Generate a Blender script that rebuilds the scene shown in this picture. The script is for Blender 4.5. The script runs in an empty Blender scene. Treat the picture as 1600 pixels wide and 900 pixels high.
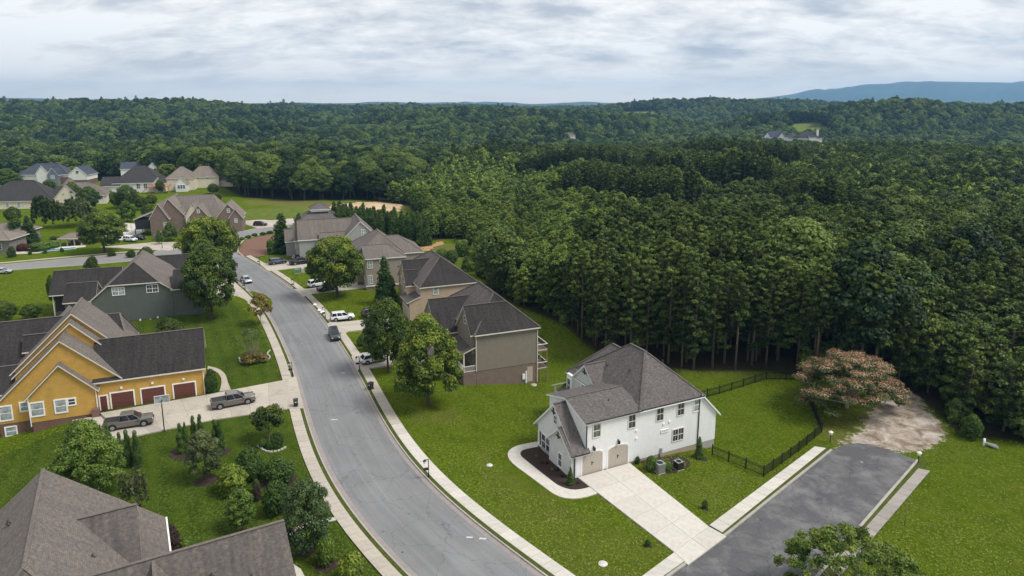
import bpy, math, random, sys
import numpy as np
from mathutils import Vector, Matrix
R = math.radians
scene = bpy.context.scene
C = scene.collection
random.seed(7)
HAZE = 0.000112

# ---------------------------------------------------------------- camera
CAM_H, FPX, PSI, HOR = 42.0, 1066.67, R(11.0), 163.0
CY = HOR + FPX * math.tan(PSI)
cam = bpy.data.cameras.new('camera'); cam_o = bpy.data.objects.new('camera', cam); C.objects.link(cam_o)
cam.sensor_width = 36.0; cam.lens = 24.0
cam.shift_y = -(450.0 - CY) / 1600.0
cam.clip_start = 0.5; cam.clip_end = 60000
cam_o.location = (0, 0, CAM_H); cam_o.rotation_euler = (math.pi / 2 - PSI, 0, 0)
scene.camera = cam_o

# ---------------------------------------------------------------- world: bright overcast sky
SUN_EL, SUN_AZ = 54.0, 104.0            # azimuth clockwise from +Y (ahead of the camera), towards +X (right)
w = bpy.data.worlds.new('World'); scene.world = w; w.use_nodes = True
nt = w.node_tree; N = nt.nodes; L = nt.links; N.clear()
def wn(t, **k):
    n = N.new(t)
    for a, b in k.items(): setattr(n, a, b)
    return n
sky = wn('ShaderNodeTexSky', sky_type='NISHITA', sun_disc=False, sun_elevation=R(SUN_EL), sun_rotation=R(SUN_AZ), air_density=1.0, dust_density=1.5)
skm = wn('ShaderNodeVectorMath', operation='SCALE'); skm.inputs['Scale'].default_value = 0.10
L.new(sky.outputs[0], skm.inputs[0])
tc = wn('ShaderNodeTexCoord'); sp = wn('ShaderNodeSeparateXYZ'); L.new(tc.outputs['Generated'], sp.inputs[0])
def wm(op, a, b=None, clamp=False):
    n = wn('ShaderNodeMath', operation=op, use_clamp=clamp)
    for i, v in enumerate((a, b)):
        if v is None: continue
        if isinstance(v, (int, float)): n.inputs[i].default_value = v
        else: L.new(v, n.inputs[i])
    return n.outputs[0]
zz = wm('ADD', wm('MAXIMUM', sp.outputs[2], 0.0), 0.28)
cx = wm('DIVIDE', sp.outputs[0], zz); cy_ = wm('DIVIDE', sp.outputs[1], zz)
cb = wn('ShaderNodeCombineXYZ'); L.new(cx, cb.inputs[0]); L.new(cy_, cb.inputs[1])
def wnoise(sc, det, rough, off, dist=0.0, sx=1.0, sy=1.0):
    mp = wn('ShaderNodeMapping'); mp.inputs['Location'].default_value = off; mp.inputs['Scale'].default_value = (sx, sy, 1)
    L.new(cb.outputs[0], mp.inputs[0])
    n = wn('ShaderNodeTexNoise'); n.inputs['Scale'].default_value = sc; n.inputs['Detail'].default_value = det
    n.inputs['Roughness'].default_value = rough; n.inputs['Distortion'].default_value = dist
    L.new(mp.outputs[0], n.inputs['Vector']); return n.outputs[0]
n1 = wnoise(1.9, 10, 0.58, (3.1, 1.7, 0), 0.2, .7, 1.0)
n2 = wnoise(7.0, 9, 0.62, (9.3, 4.2, 3), 0.3, .65, 1.0)
n3 = wnoise(0.5, 3, 0.5, (2.3, 7.2, 6), 0.3)
s = wm('ADD', wm('MULTIPLY', n1, 0.48), wm('MULTIPLY', n2, 0.34)); s = wm('ADD', s, wm('MULTIPLY', n3, 0.28))
ramp = wn('ShaderNodeValToRGB'); L.new(s, ramp.inputs[0])
cr = ramp.color_ramp; cr.interpolation = 'B_SPLINE'
cr.elements[0].position = 0.44; cr.elements[0].color = (0.46, 0.50, 0.57, 1)
cr.elements[1].position = 0.61; cr.elements[1].color = (1.08, 1.06, 1.03, 1)
for p_, c_ in ((0.49, (0.60, 0.63, 0.68, 1)), (0.53, (0.77, 0.78, 0.80, 1)), (0.575, (0.92, 0.915, 0.905, 1))):
    e = cr.elements.new(p_); e.color = c_
# thin pale band of cloud low over the horizon
hz = wn('ShaderNodeMapRange'); hz.inputs['From Min'].default_value = 0.0; hz.inputs['From Max'].default_value = 0.07
hz.inputs['To Min'].default_value = 0.8; hz.inputs['To Max'].default_value = 0.0; L.new(sp.outputs[2], hz.inputs[0])
mxh = wn('ShaderNodeMix', data_type='RGBA'); L.new(hz.outputs[0], mxh.inputs['Factor']); L.new(ramp.outputs[0], mxh.inputs['A'])
mxh.inputs['B'].default_value = (1.30, 1.14, 0.98, 1)
mx = wn('ShaderNodeMix', data_type='RGBA'); mx.inputs['Factor'].default_value = 0.95
L.new(skm.outputs[0], mx.inputs['A']); L.new(mxh.outputs['Result'], mx.inputs['B'])
bg = wn('ShaderNodeBackground'); bg.inputs['Strength'].default_value = 1.0; L.new(mx.outputs['Result'], bg.inputs[0])
wo = wn('ShaderNodeOutputWorld'); L.new(bg.outputs[0], wo.inputs[0])
w.cycles.sampling_method = 'MANUAL'; w.cycles.sample_map_resolution = 512

sun = bpy.data.lights.new('sun', 'SUN'); sun.energy = 3.1; sun.angle = R(22); sun.color = (1.0, 0.965, 0.91)
sun_o = bpy.data.objects.new('sun', sun); C.objects.link(sun_o)
sd = Vector((math.sin(R(SUN_AZ)) * math.cos(R(SUN_EL)), math.cos(R(SUN_AZ)) * math.cos(R(SUN_EL)), math.sin(R(SUN_EL))))
sun_o.rotation_euler = sd.to_track_quat('Z', 'Y').to_euler(); sun_o.location = (0, 0, 120)
scene.view_settings.view_transform = 'Standard'; scene.view_settings.look = 'None'
scene.view_settings.exposure = 0.18; scene.view_settings.gamma = 1.0; scene.view_settings.use_curve_mapping = False
scene.render.engine = 'CYCLES'
scene.cycles.max_bounces = 6; scene.cycles.diffuse_bounces = 3; scene.cycles.glossy_bounces = 2
scene.cycles.transmission_bounces = 3; scene.cycles.volume_bounces = 0; scene.cycles.transparent_max_bounces = 8
scene.cycles.use_denoising = True

# ---------------------------------------------------------------- ground shape and placing
def hash2(i, j, s=0):
    n = (np.asarray(i).astype(np.int64) * 374761393 + np.asarray(j).astype(np.int64) * 668265263 + s * 1442695041) & 0xffffffff
    n = (n ^ (n >> 13)) * 1274126177 & 0xffffffff
    return ((n ^ (n >> 16)) & 0xffff) / 65535.0
def vnoise(x, y, s=0):
    x = np.asarray(x, float); y = np.asarray(y, float)
    i = np.floor(x); j = np.floor(y); fx = x - i; fy = y - j
    fx = fx * fx * (3 - 2 * fx); fy = fy * fy * (3 - 2 * fy)
    a = hash2(i, j, s); b = hash2(i + 1, j, s); c = hash2(i, j + 1, s); d = hash2(i + 1, j + 1, s)
    return (a + (b - a) * fx) * (1 - fy) + (c + (d - c) * fx) * fy
PD = np.array([0, 260, 400, 540, 700, 900, 1250, 3000, 5000, 12000.])
PLc = np.array([0, 0, 3, -8, -14, -15, -14, -6, 4, 30.])
PCc = np.array([0, 0, -1, -9, -14, -15, -14, -6, 4, 30.])
PRc = np.array([0, 0, 0, 0, -9, -13, -14, -6, 4, 30.])
DIPS = [(8, 106, -2.1, 10), (-2, 124, -1.5, 12), (11, 88, -1.0, 6.5), (29, 85, -1.2, 6.5), (32, 97, -.8, 8), (-68, 136, 1.2, 6), (-69, 80, -2.4, 7)]
# wooded ridges one behind the other: distance, half depth, (bearing as picture column, skyline row)
RIDGES = [(505, 48, [(-400, 214), (0, 212), (250, 215), (350, 222), (430, 236), (520, 262)]),
          (820, 85, [(-400, 190), (0, 186), (150, 190), (300, 184), (420, 190), (520, 200), (640, 204), (760, 196), (860, 190), (950, 196)]),
          (1150, 140, [(-400, 152), (0, 157), (60, 157), (130, 154), (200, 155.5), (300, 159), (400, 166), (470, 174), (560, 186), (640, 196)]),
          (1060, 120, [(520, 200), (580, 183), (640, 175), (700, 170), (760, 168), (830, 170), (900, 174), (1000, 179), (1060, 186), (1150, 200)]),
          (1000, 110, [(1080, 200), (1150, 184), (1230, 174), (1290, 165), (1350, 157), (1400, 153), (1440, 154.5), (1500, 158), (1560, 161), (1650, 160), (2300, 156)]),
          (1650, 180, [(-400, 162), (0, 163), (200, 162), (300, 160), (400, 165), (480, 165), (560, 164.5), (640, 165.5), (700, 166.5), (760, 167), (850, 167), (930, 164), (1000, 158), (1060, 154.5), (1100, 153.5), (1180, 156), (1230, 159.5), (1300, 161), (1400, 165), (2300, 163)]),
          (2500, 260, [(-400, 163), (0, 163), (300, 165), (420, 163.5), (520, 165.5), (600, 165), (700, 164), (800, 166), (900, 164.5), (1000, 165), (1200, 163), (2300, 163)])]
def ground(x, y):
    x = np.asarray(x, float); y = np.asarray(y, float)
    d = np.hypot(x, y); az = np.degrees(np.arctan2(x, np.maximum(y, 1)))
    l = np.interp(d, PD, PLc); c = np.interp(d, PD, PCc); r = np.interp(d, PD, PRc)
    a = np.clip((az + 24) / 24, 0, 1); b = np.clip(az / 22, 0, 1)
    a = a * a * (3 - 2 * a); b = b * b * (3 - 2 * b)
    z = np.where(az < 0, l * (1 - a) + c * a, c * (1 - b) + r * b)
    amp = np.clip((d - 420) / 700, 0, 1) * np.clip((4000 - d) / 1500, 0, 1)
    z = z + amp * (9 * (vnoise(x / 230 + 5.3, y / 180 + 1.7, 3) - .5) + 7 * (vnoise(x / 90, y / 75 + 9, 5) - .5))
    col = 800 + FPX * x / (np.maximum(y, 1) * math.cos(PSI))
    for D, wd, sk in RIDGES:
        sy = np.interp(col, [p[0] for p in sk], [p[1] for p in sk]); crest = CAM_H + (HOR - sy) / FPX * D * math.cos(PSI) - (16.5 if D < 1300 else 21)
        base = np.interp(D, PD, PCc); e = np.exp(-((y - D) / wd) ** 2)
        fade = np.clip((col - sk[0][0]) / 60, 0, 1) * np.clip((sk[-1][0] - col) / 60, 0, 1); z = z + np.maximum(crest - base, 0) * e * fade
    for (cx, cy, h, s) in DIPS:
        z = z + h * np.exp(-((x - cx) ** 2 + (y - cy) ** 2) / (2 * s * s))
    return z
def G(x, y): return float(ground(x, y))
def at(px, py, z=0.0):
    u = (px - 800) / FPX; v = (py - CY) / FPX
    d = (u, math.cos(PSI) - v * math.sin(PSI), -math.sin(PSI) - v * math.cos(PSI))
    t = (z - CAM_H) / d[2]
    return (u * t, d[1] * t)
def atg(px, py):
    z = 0.0
    for _ in range(6):
        x, y = at(px, py, z); z = G(x, y)
    return (x, y, z)
def hgt(px, py, x, y):          # height of the point seen at row py above a spot (x, y)
    v = (py - CY) / FPX
    k = (-math.sin(PSI) - v * math.cos(PSI)) / (math.cos(PSI) - v * math.sin(PSI))
    return CAM_H + k * y
def in_poly(x, y, poly):
    x = np.asarray(x, float); y = np.asarray(y, float); ins = np.zeros(x.shape, bool); n = len(poly); j = n - 1
    for i in range(n):
        xi, yi = poly[i][:2]; xj, yj = poly[j][:2]
        c = ((yi > y) != (yj > y)) & (x < (xj - xi) * (y - yi) / ((yj - yi) if yj != yi else 1e-9) + xi)
        ins ^= c; j = i
    return ins
def seg_dist(x, y, pl):
    x = np.asarray(x, float); y = np.asarray(y, float); b = np.full(x.shape, 1e9)
    for (ax, ay), (cx, cy) in zip(pl, pl[1:]):
        dx, dy = cx - ax, cy - ay; t = np.clip(((x - ax) * dx + (y - ay) * dy) / (dx * dx + dy * dy + 1e-9), 0, 1)
        b = np.minimum(b, np.hypot(x - ax - t * dx, y - ay - t * dy))
    return b

# ---------------------------------------------------------------- object helpers
def tag(o, label=None, cat=None, group=None, kind=None):
    if label: o['label'] = label
    if cat: o['category'] = cat
    if group: o['group'] = group
    if kind: o['kind'] = kind
    return o
def empty(name, loc=(0, 0, 0), rz=0.0, label=None, cat=None, group=None):
    o = bpy.data.objects.new(name, None); C.objects.link(o); o.location = loc; o.rotation_euler = (0, 0, rz)
    o.empty_display_size = 0.3
    return tag(o, label, cat, group)
def copy_tree(o, parent=None, colls=None):
    c = o.copy(); C.objects.link(c)
    if parent is not None: c.parent = parent
    for ch in list(o.children): copy_tree(ch, c)
    return c
class MB:
    def __init__(s): s.v = []; s.f = []; s.m = []; s.smooth = []
    def add(s, vs, fs, m=0, sm=False):
        b = len(s.v); s.v += [tuple(p) for p in vs]
        for f in fs: s.f.append(tuple(b + i for i in f)); s.m.append(m); s.smooth.append(sm)
        return s
    def quad(s, a, b, c, d, m=0): return s.add([a, b, c, d], [(0, 1, 2, 3)], m)
    def box(s, x0, x1, y0, y1, z0, z1, m=0):
        v = [(x0, y0, z0), (x1, y0, z0), (x1, y1, z0), (x0, y1, z0), (x0, y0, z1), (x1, y0, z1), (x1, y1, z1), (x0, y1, z1)]
        return s.add(v, [(0, 3, 2, 1), (4, 5, 6, 7), (0, 1, 5, 4), (1, 2, 6, 5), (2, 3, 7, 6), (3, 0, 4, 7)], m)
    def prism(s, poly, ext, m=0):                # poly: 3-d points (any plane), ext: extrusion vector
        n = len(poly); e = Vector(ext); p = [Vector(q) for q in poly]
        nn = Vector((0, 0, 0))
        for i in range(n): nn += p[i].cross(p[(i + 1) % n])
        if nn.dot(e) > 0: p.reverse()
        v = p + [q + e for q in p]
        f = [tuple(range(n)), tuple(range(2 * n - 1, n - 1, -1))] + [(i, n + i, n + (i + 1) % n, (i + 1) % n) for i in range(n)]
        return s.add(v, f, m)
    def bar(s, a, b, w, h, m=0, up=(0, 0, 1)):   # rectangular bar from a to b
        a = Vector(a); b = Vector(b); d = (b - a)
        if d.length < 1e-6: return s
        d.normalize(); u = Vector(up)
        if abs(d.dot(u)) > .99: u = Vector((1, 0, 0))
        r = d.cross(u).normalized(); t = r.cross(d)
        o = [r * w / 2 + t * h / 2, -r * w / 2 + t * h / 2, -r * w / 2 - t * h / 2, r * w / 2 - t * h / 2]
        return s.add([a + q for q in o] + [b + q for q in o], [(0, 1, 2, 3), (7, 6, 5, 4), (0, 4, 5, 1), (1, 5, 6, 2), (2, 6, 7, 3), (3, 7, 4, 0)], m)
    def tube(s, pts, rad, n=8, m=0, cap=True):
        pts = [Vector(p) for p in pts]; b = len(s.v); k = len(pts)
        if isinstance(rad, (int, float)): rad = [rad] * k
        for i, p in enumerate(pts):
            d = (pts[min(i + 1, k - 1)] - pts[max(i - 1, 0)]).normalized()
            u = Vector((0, 0, 1)) if abs(d.z) < .9 else Vector((1, 0, 0))
            r = d.cross(u).normalized(); t = r.cross(d)
            for j in range(n):
                a = 2 * math.pi * j / n; s.v.append(tuple(p + (r * math.cos(a) + t * math.sin(a)) * rad[i]))
        for i in range(k - 1):
            for j in range(n):
                s.f.append((b + i * n + j, b + i * n + (j + 1) % n, b + (i + 1) * n + (j + 1) % n, b + (i + 1) * n + j)); s.m.append(m); s.smooth.append(True)
        if cap:
            s.f.append(tuple(b + j for j in range(n))[::-1]); s.m.append(m); s.smooth.append(False)
            s.f.append(tuple(b + (k - 1) * n + j for j in range(n))); s.m.append(m); s.smooth.append(False)
        return s
    def lathe(s, prof, n=12, m=0, c=(0, 0, 0)):
        b = len(s.v)
        for r, z in prof:
            for j in range(n):
                a = 2 * math.pi * j / n; s.v.append((c[0] + r * math.cos(a), c[1] + r * math.sin(a), c[2] + z))
        for i in range(len(prof) - 1):
            for j in range(n):
                s.f.append((b + i * n + j, b + i * n + (j + 1) % n, b + (i + 1) * n + (j + 1) % n, b + (i + 1) * n + j)); s.m.append(m); s.smooth.append(True)
        return s
    def mesh(s, name, mats):
        me = bpy.data.meshes.new(name); me.from_pydata(s.v, [], s.f)
        mats = mats if isinstance(mats, (list, tuple)) else [mats]
        for q in mats: me.materials.append(q)
        me.polygons.foreach_set('material_index', s.m)
        me.polygons.foreach_set('use_smooth', s.smooth)
        box_uv(me); me.update(); return me
    def build(s, name, mats, parent=None, loc=None, rz=None, **k):
        o = bpy.data.objects.new(name, s.mesh(name, mats)); C.objects.link(o)
        if parent is not None: o.parent = parent
        if loc: o.location = loc
        if rz is not None: o.rotation_euler = (0, 0, rz)
        return tag(o, k.get('label'), k.get('cat'), k.get('group'), k.get('kind'))
def box_uv(me):
    uv = me.uv_layers.new(name='UVMap'); nv = len(me.vertices); nl = len(me.loops)
    if nl == 0: return
    co = np.empty(nv * 3); me.vertices.foreach_get('co', co); co = co.reshape(-1, 3)
    li = np.empty(nl, int); me.loops.foreach_get('vertex_index', li)
    npo = len(me.polygons); nm = np.empty(npo * 3); me.polygons.foreach_get('normal', nm); nm = nm.reshape(-1, 3)
    lt = np.empty(npo, int); me.polygons.foreach_get('loop_total', lt)
    nl_ = np.repeat(nm, lt, axis=0)
    t = np.stack([-nl_[:, 1], nl_[:, 0], np.zeros(nl)], 1); ln = np.linalg.norm(t, axis=1)
    flat = ln < .05; t[flat] = (1, 0, 0); ln[flat] = 1; t /= ln[:, None]
    b = np.cross(nl_, t); p = co[li]
    out = np.stack([(p * t).sum(1), (p * b).sum(1)], 1).ravel()
    uv.data.foreach_set('uv', out)
def np_mesh(name, verts, faces, mats, attrs=None, smooth=False, midx=None):
    verts = np.asarray(verts, np.float32); faces = np.asarray(faces, np.int32); k = faces.shape[1]
    me = bpy.data.meshes.new(name); me.vertices.add(len(verts)); me.vertices.foreach_set('co', verts.ravel())
    me.loops.add(faces.size); me.loops.foreach_set('vertex_index', faces.ravel())
    me.polygons.add(len(faces)); me.polygons.foreach_set('loop_start', np.arange(0, faces.size, k, dtype=np.int32))
    for q in (mats if isinstance(mats, (list, tuple)) else [mats]): me.materials.append(q)
    if midx is not None: me.polygons.foreach_set('material_index', np.asarray(midx, np.int32))
    me.polygons.foreach_set('use_smooth', np.full(len(faces), smooth))
    for n_, a in (attrs or {}).items():
        at_ = me.attributes.new(n_, 'FLOAT', 'POINT'); at_.data.foreach_set('value', np.asarray(a, np.float32))
    me.update(calc_edges=True); return me
def link(name, me, parent=None, loc=None, rz=None, **k):
    o = bpy.data.objects.new(name, me); C.objects.link(o)
    if parent is not None: o.parent = parent
    if loc is not None: o.location = loc
    if rz is not None: o.rotation_euler = (0, 0, rz)
    return tag(o, k.get('label'), k.get('cat'), k.get('group'), k.get('kind'))

# ---------------------------------------------------------------- materials
M = {}
class NB:
    def __init__(s, name):
        s.m = bpy.data.materials.new(name); s.m.use_nodes = True; s.t = s.m.node_tree; s.N = s.t.nodes; s.L = s.t.links
        s.b = s.N['Principled BSDF']; s.out = s.N['Material Output']
    def n(s, t, **k):
        q = s.N.new(t)
        for a, b in k.items(): setattr(q, a, b)
        return q
    def put(s, sock, v):
        if isinstance(v, bpy.types.NodeSocket): s.L.new(v, sock)
        elif isinstance(v, (tuple, list)): sock.default_value = tuple(v) + ((1,) if len(v) == 3 and sock.type == 'RGBA' else ())
        else: sock.default_value = v
    def coord(s, kind='Object', scale=(1, 1, 1), loc=(0, 0, 0)):
        c = s.n('ShaderNodeTexCoord'); mp = s.n('ShaderNodeMapping'); mp.inputs['Scale'].default_value = scale; mp.inputs['Location'].default_value = loc
        s.L.new(c.outputs[kind], mp.inputs[0]); return mp.outputs[0]
    def noise(s, vec, scale, det=4, rough=.55, dist=0):
        q = s.n('ShaderNodeTexNoise'); q.inputs['Scale'].default_value = scale; q.inputs['Detail'].default_value = det
        q.inputs['Roughness'].default_value = rough; q.inputs['Distortion'].default_value = dist; s.L.new(vec, q.inputs['Vector']); return q.outputs[0]
    def ramp(s, f, stops):
        q = s.n('ShaderNodeValToRGB'); s.L.new(f, q.inputs[0]); e = q.color_ramp.elements
        e[0].position = stops[0][0]; e[0].color = tuple(stops[0][1]) + (1,); e[1].position = stops[-1][0]; e[1].color = tuple(stops[-1][1]) + (1,)
        for p, c in stops[1:-1]: k = e.new(p); k.color = tuple(c) + (1,)
        return q.outputs[0]
    def mix(s, f, a, b, bt='MIX'):
        q = s.n('ShaderNodeMix', data_type='RGBA', blend_type=bt); s.put(q.inputs['Factor'], f); s.put(q.inputs['A'], a); s.put(q.inputs['B'], b); return q.outputs['Result']
    def math(s, op, a, b=0.0, clamp=False):
        q = s.n('ShaderNodeMath', operation=op, use_clamp=clamp); s.put(q.inputs[0], a); s.put(q.inputs[1], b); return q.outputs[0]
    def attr(s, name):
        q = s.n('ShaderNodeAttribute', attribute_name=name); return q.outputs['Fac']
    def bump(s, h, st, dist=.02):
        q = s.n('ShaderNodeBump'); q.inputs['Strength'].default_value = st; q.inputs['Distance'].default_value = dist; s.L.new(h, q.inputs['Height']); s.L.new(q.outputs[0], s.b.inputs['Normal'])
    def done(s, key, col=None, rough=.8, metal=0.0, spec=.3):
        if col is not None: s.put(s.b.inputs['Base Color'], col)
        s.put(s.b.inputs['Roughness'], rough); s.b.inputs['Metallic'].default_value = metal; s.b.inputs['Specular IOR Level'].default_value = spec
        M[key] = s.m; return s.m
def plain(key, col, rough=.6, metal=0.0, var=.12, scale=3.0, spec=.3):
    q = NB(key); v = q.coord('Object'); n = q.noise(v, scale, 5)
    a = tuple(c * (1 - var) for c in col); b = tuple(min(1, c * (1 + var)) for c in col)
    return q.done(key, q.ramp(n, [(.3, a), (.7, b)]), rough, metal, spec)
def siding(key, col, step=.18, var=.06):
    q = NB(key); uv = q.coord('UV'); sx = q.n('ShaderNodeSeparateXYZ'); q.L.new(uv, sx.inputs[0])
    fr = q.math('FRACT', q.math('DIVIDE', sx.outputs[1], step))
    line = q.math('LESS_THAN', fr, .13)
    n = q.noise(uv, 1.3, 6, .6); base = q.ramp(n, [(.3, tuple(c * (1 - var) for c in col)), (.7, tuple(min(1, c * (1 + var)) for c in col))])
    dirt = q.noise(q.coord('UV', (.8, .12, 1)), 2.0, 5)
    base = q.mix(q.math('MULTIPLY', q.math('SUBTRACT', dirt, .45, True), .5), base, tuple(c * .6 for c in col))
    c = q.mix(q.math('MULTIPLY', line, .55), base, tuple(c * .45 for c in col))
    q.bump(fr, .5, .02); return q.done(key, c, .65)
def batten(key, col, step=.42):
    q = NB(key); uv = q.coord('UV'); sx = q.n('ShaderNodeSeparateXYZ'); q.L.new(uv, sx.inputs[0])
    fr = q.math('FRACT', q.math('DIVIDE', sx.outputs[0], step)); line = q.math('LESS_THAN', fr, .14)
    n = q.noise(uv, 1.1, 5); base = q.ramp(n, [(.3, tuple(c * .95 for c in col)), (.7, tuple(min(1, c * 1.03) for c in col))])
    q.bump(line, .6, .03); return q.done(key, q.mix(q.math('MULTIPLY', line, .12), base, tuple(c * .6 for c in col)), .6)
def bricky(key, c1, c2, mortar, scale=1.0, w=.22, h=.075):
    q = NB(key); uv = q.coord('UV'); b = q.n('ShaderNodeTexBrick'); q.L.new(uv, b.inputs['Vector'])
    b.inputs['Scale'].default_value = scale; b.inputs['Brick Width'].default_value = w; b.inputs['Row Height'].default_value = h; b.inputs['Mortar Size'].default_value = .008
    b.inputs['Color1'].default_value = c1 + (1,); b.inputs['Color2'].default_value = c2 + (1,); b.inputs['Mortar'].default_value = mortar + (1,)
    n = q.noise(uv, .9, 6); c = q.mix(q.math('MULTIPLY', q.math('SUBTRACT', n, .4, True), 1.6), b.outputs[0], tuple(a * .72 for a in c1))
    q.bump(b.outputs['Fac'], -.4, .01); return q.done(key, c, .85)
def shingle(key, light, dark, streak, stain=0.0):
    """asphalt shingles: tab rows, speckle and long streaks of algae that run down the slope"""
    q = NB(key); uv = q.coord('UV')
    b = q.n('ShaderNodeTexBrick'); q.L.new(uv, b.inputs['Vector']); b.offset = .5
    for k_, v_ in (('Scale', 1.0), ('Brick Width', .33), ('Row Height', .145), ('Mortar Size', .012), ('Bias', 0.0)): b.inputs[k_].default_value = v_
    b.inputs['Color1'].default_value = light + (1,); b.inputs['Color2'].default_value = dark + (1,); b.inputs['Mortar'].default_value = tuple(c * .5 for c in dark) + (1,)
    sp_ = q.noise(uv, 3.2, 4, .75); c = q.mix(.55, b.outputs[0], q.ramp(sp_, [(.36, tuple(k * .7 for k in dark)), (.64, tuple(k * 1.25 for k in light))]))
    st = q.noise(q.coord('UV', (1.0, .09, 1)), 1.6, 7, .65); big = q.noise(uv, .22, 4)
    f = q.math('ADD', q.math('MULTIPLY', q.math('SUBTRACT', st, .42, True), 2.2), q.math('MULTIPLY', q.math('SUBTRACT', big, .45, True), 1.2), True)
    f = q.math('ADD', q.math('MULTIPLY', f, .75), stain, True)
    c = q.mix(f, c, streak)
    q.bump(b.outputs['Fac'], -.5, .015); return q.done(key, c, .9, 0, .15)
plain('white_trim', (.80, .80, .78), .5, var=.05); plain('cream_trim', (.66, .62, .54), .5, var=.05)
plain('dark_trim', (.035, .033, .032), .45, var=.2); plain('black_metal', (.018, .018, .02), .4, .3)
plain('white_plastic', (.78, .79, .80), .4, var=.05); plain('grey_plastic', (.30, .31, .32), .5); plain('black_plastic', (.025, .025, .027), .45)
plain('green_box', (.10, .22, .16), .5); plain('galvanised', (.46, .47, .48), .4, .6); plain('stone_cap', (.42, .39, .35), .8, var=.25)
siding('siding_white', (.80, .80, .79), .2, .03); batten('siding_white_batten', (.76, .76, .755)); siding('siding_yellow', (.53, .32, .075), .2, .12); siding('siding_green', (.108, .125, .112), .16, .08)
siding('siding_taupe', (.235, .205, .165), .16); siding('siding_tan', (.46, .35, .255), .16); siding('siding_grey', (.36, .355, .34), .16); siding('siding_beige', (.33, .285, .235), .16)
siding('siding_cream', (.66, .60, .48), .2); siding('siding_navy', (.16, .19, .24), .2); siding('siding_white_far', (.70, .70, .68), .2)
bricky('brick_white', (.66, .655, .64), (.52, .52, .515), (.60, .60, .59)); bricky('brick_red', (.17, .075, .05), (.11, .052, .04), (.24, .2, .17)); bricky('brick_brown', (.20, .135, .105), (.14, .095, .075), (.27, .24, .21)); bricky('brick_tan', (.40, .31, .23), (.30, .23, .17), (.42, .37, .31))
bricky('stone_grey', (.22, .20, .18), (.12, .112, .105), (.26, .25, .24), 1, .5, .25); bricky('block_grey', (.40, .385, .36), (.33, .32, .30), (.30, .29, .28), 1, .4, .2)
shingle('roof_clean', (.17, .15, .14), (.085, .077, .074), (.07, .063, .06)); shingle('roof_brown', (.20, .17, .148), (.125, .108, .098), (.085, .075, .070)); shingle('roof_stained', (.060, .054, .051), (.030, .028, .028), (.014, .013, .013), .1)
shingle('roof_charcoal', (.075, .07, .07), (.042, .04, .041), (.03, .028, .029), .1); shingle('roof_tan', (.25, .21, .175), (.165, .14, .12), (.12, .105, .095)); shingle('roof_navy', (.085, .095, .125), (.05, .056, .075), (.035, .037, .05)); shingle('roof_half', (.155, .135, .122), (.095, .083, .076), (.045, .041, .039), .06)
def glass(key, col, rough=.08):
    q = NB(key); n = q.noise(q.coord('Object'), 1.4, 3); return q.done(key, q.ramp(n, [(.35, tuple(c * .6 for c in col)), (.65, tuple(c * 1.5 for c in col))]), rough, 0, .7)
glass('glass', (.05, .06, .07)); glass('glass_pale', (.30, .33, .33), .15); glass('glass_green', (.10, .13, .12)); glass('car_glass', (.02, .024, .03), .05)
plain('door_maroon', (.125, .045, .036), .5, var=.12); plain('door_taupe', (.42, .37, .315), .55, var=.06); plain('door_pale', (.42, .36, .29), .6)
plain('cedar', (.44, .17, .065), .7, var=.25, scale=6); plain('wood_pole', (.22, .15, .10), .8); plain('bark', (.075, .058, .045), .9, var=.35, scale=9); plain('bark_pine', (.15, .112, .09), .9, var=.4, scale=7); plain('bark_pale', (.25, .22, .18), .85, var=.3, scale=8)
def concrete(key, col, stain=(.30, .26, .21), amt=.8):
    q = NB(key); v = q.coord('Object'); n = q.noise(v, 1.7, 7, .65); f = q.noise(v, .35, 5, .6, .4)
    info = q.n('ShaderNodeObjectInfo'); rnd = q.math('ADD', q.math('MULTIPLY', info.outputs['Random'], .16), .92)
    c = q.ramp(n, [(.28, tuple(a * .80 for a in col)), (.5, col), (.75, tuple(min(1, a * 1.08) for a in col))])
    c = q.mix(q.math('MULTIPLY', q.math('SUBTRACT', f, .52, True), amt * 3), c, stain)
    g = q.n('ShaderNodeVectorMath', operation='SCALE'); q.L.new(c, g.inputs[0]); q.L.new(rnd, g.inputs['Scale'])
    q.bump(q.noise(v, 30, 4), .15, .01); return q.done(key, g.outputs[0], .85)
concrete('concrete_new', (.52, .49, .435), (.52, .38, .27), .5); concrete('concrete_old', (.43, .385, .32), (.24, .22, .19), .8); concrete('concrete_kerb', (.36, .335, .30), (.2, .18, .16), .9); concrete('gutter', (.27, .235, .22), (.2, .18, .17), .8); concrete('concrete_weathered', (.30, .275, .245), (.14, .135, .12), 1.3)
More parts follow.
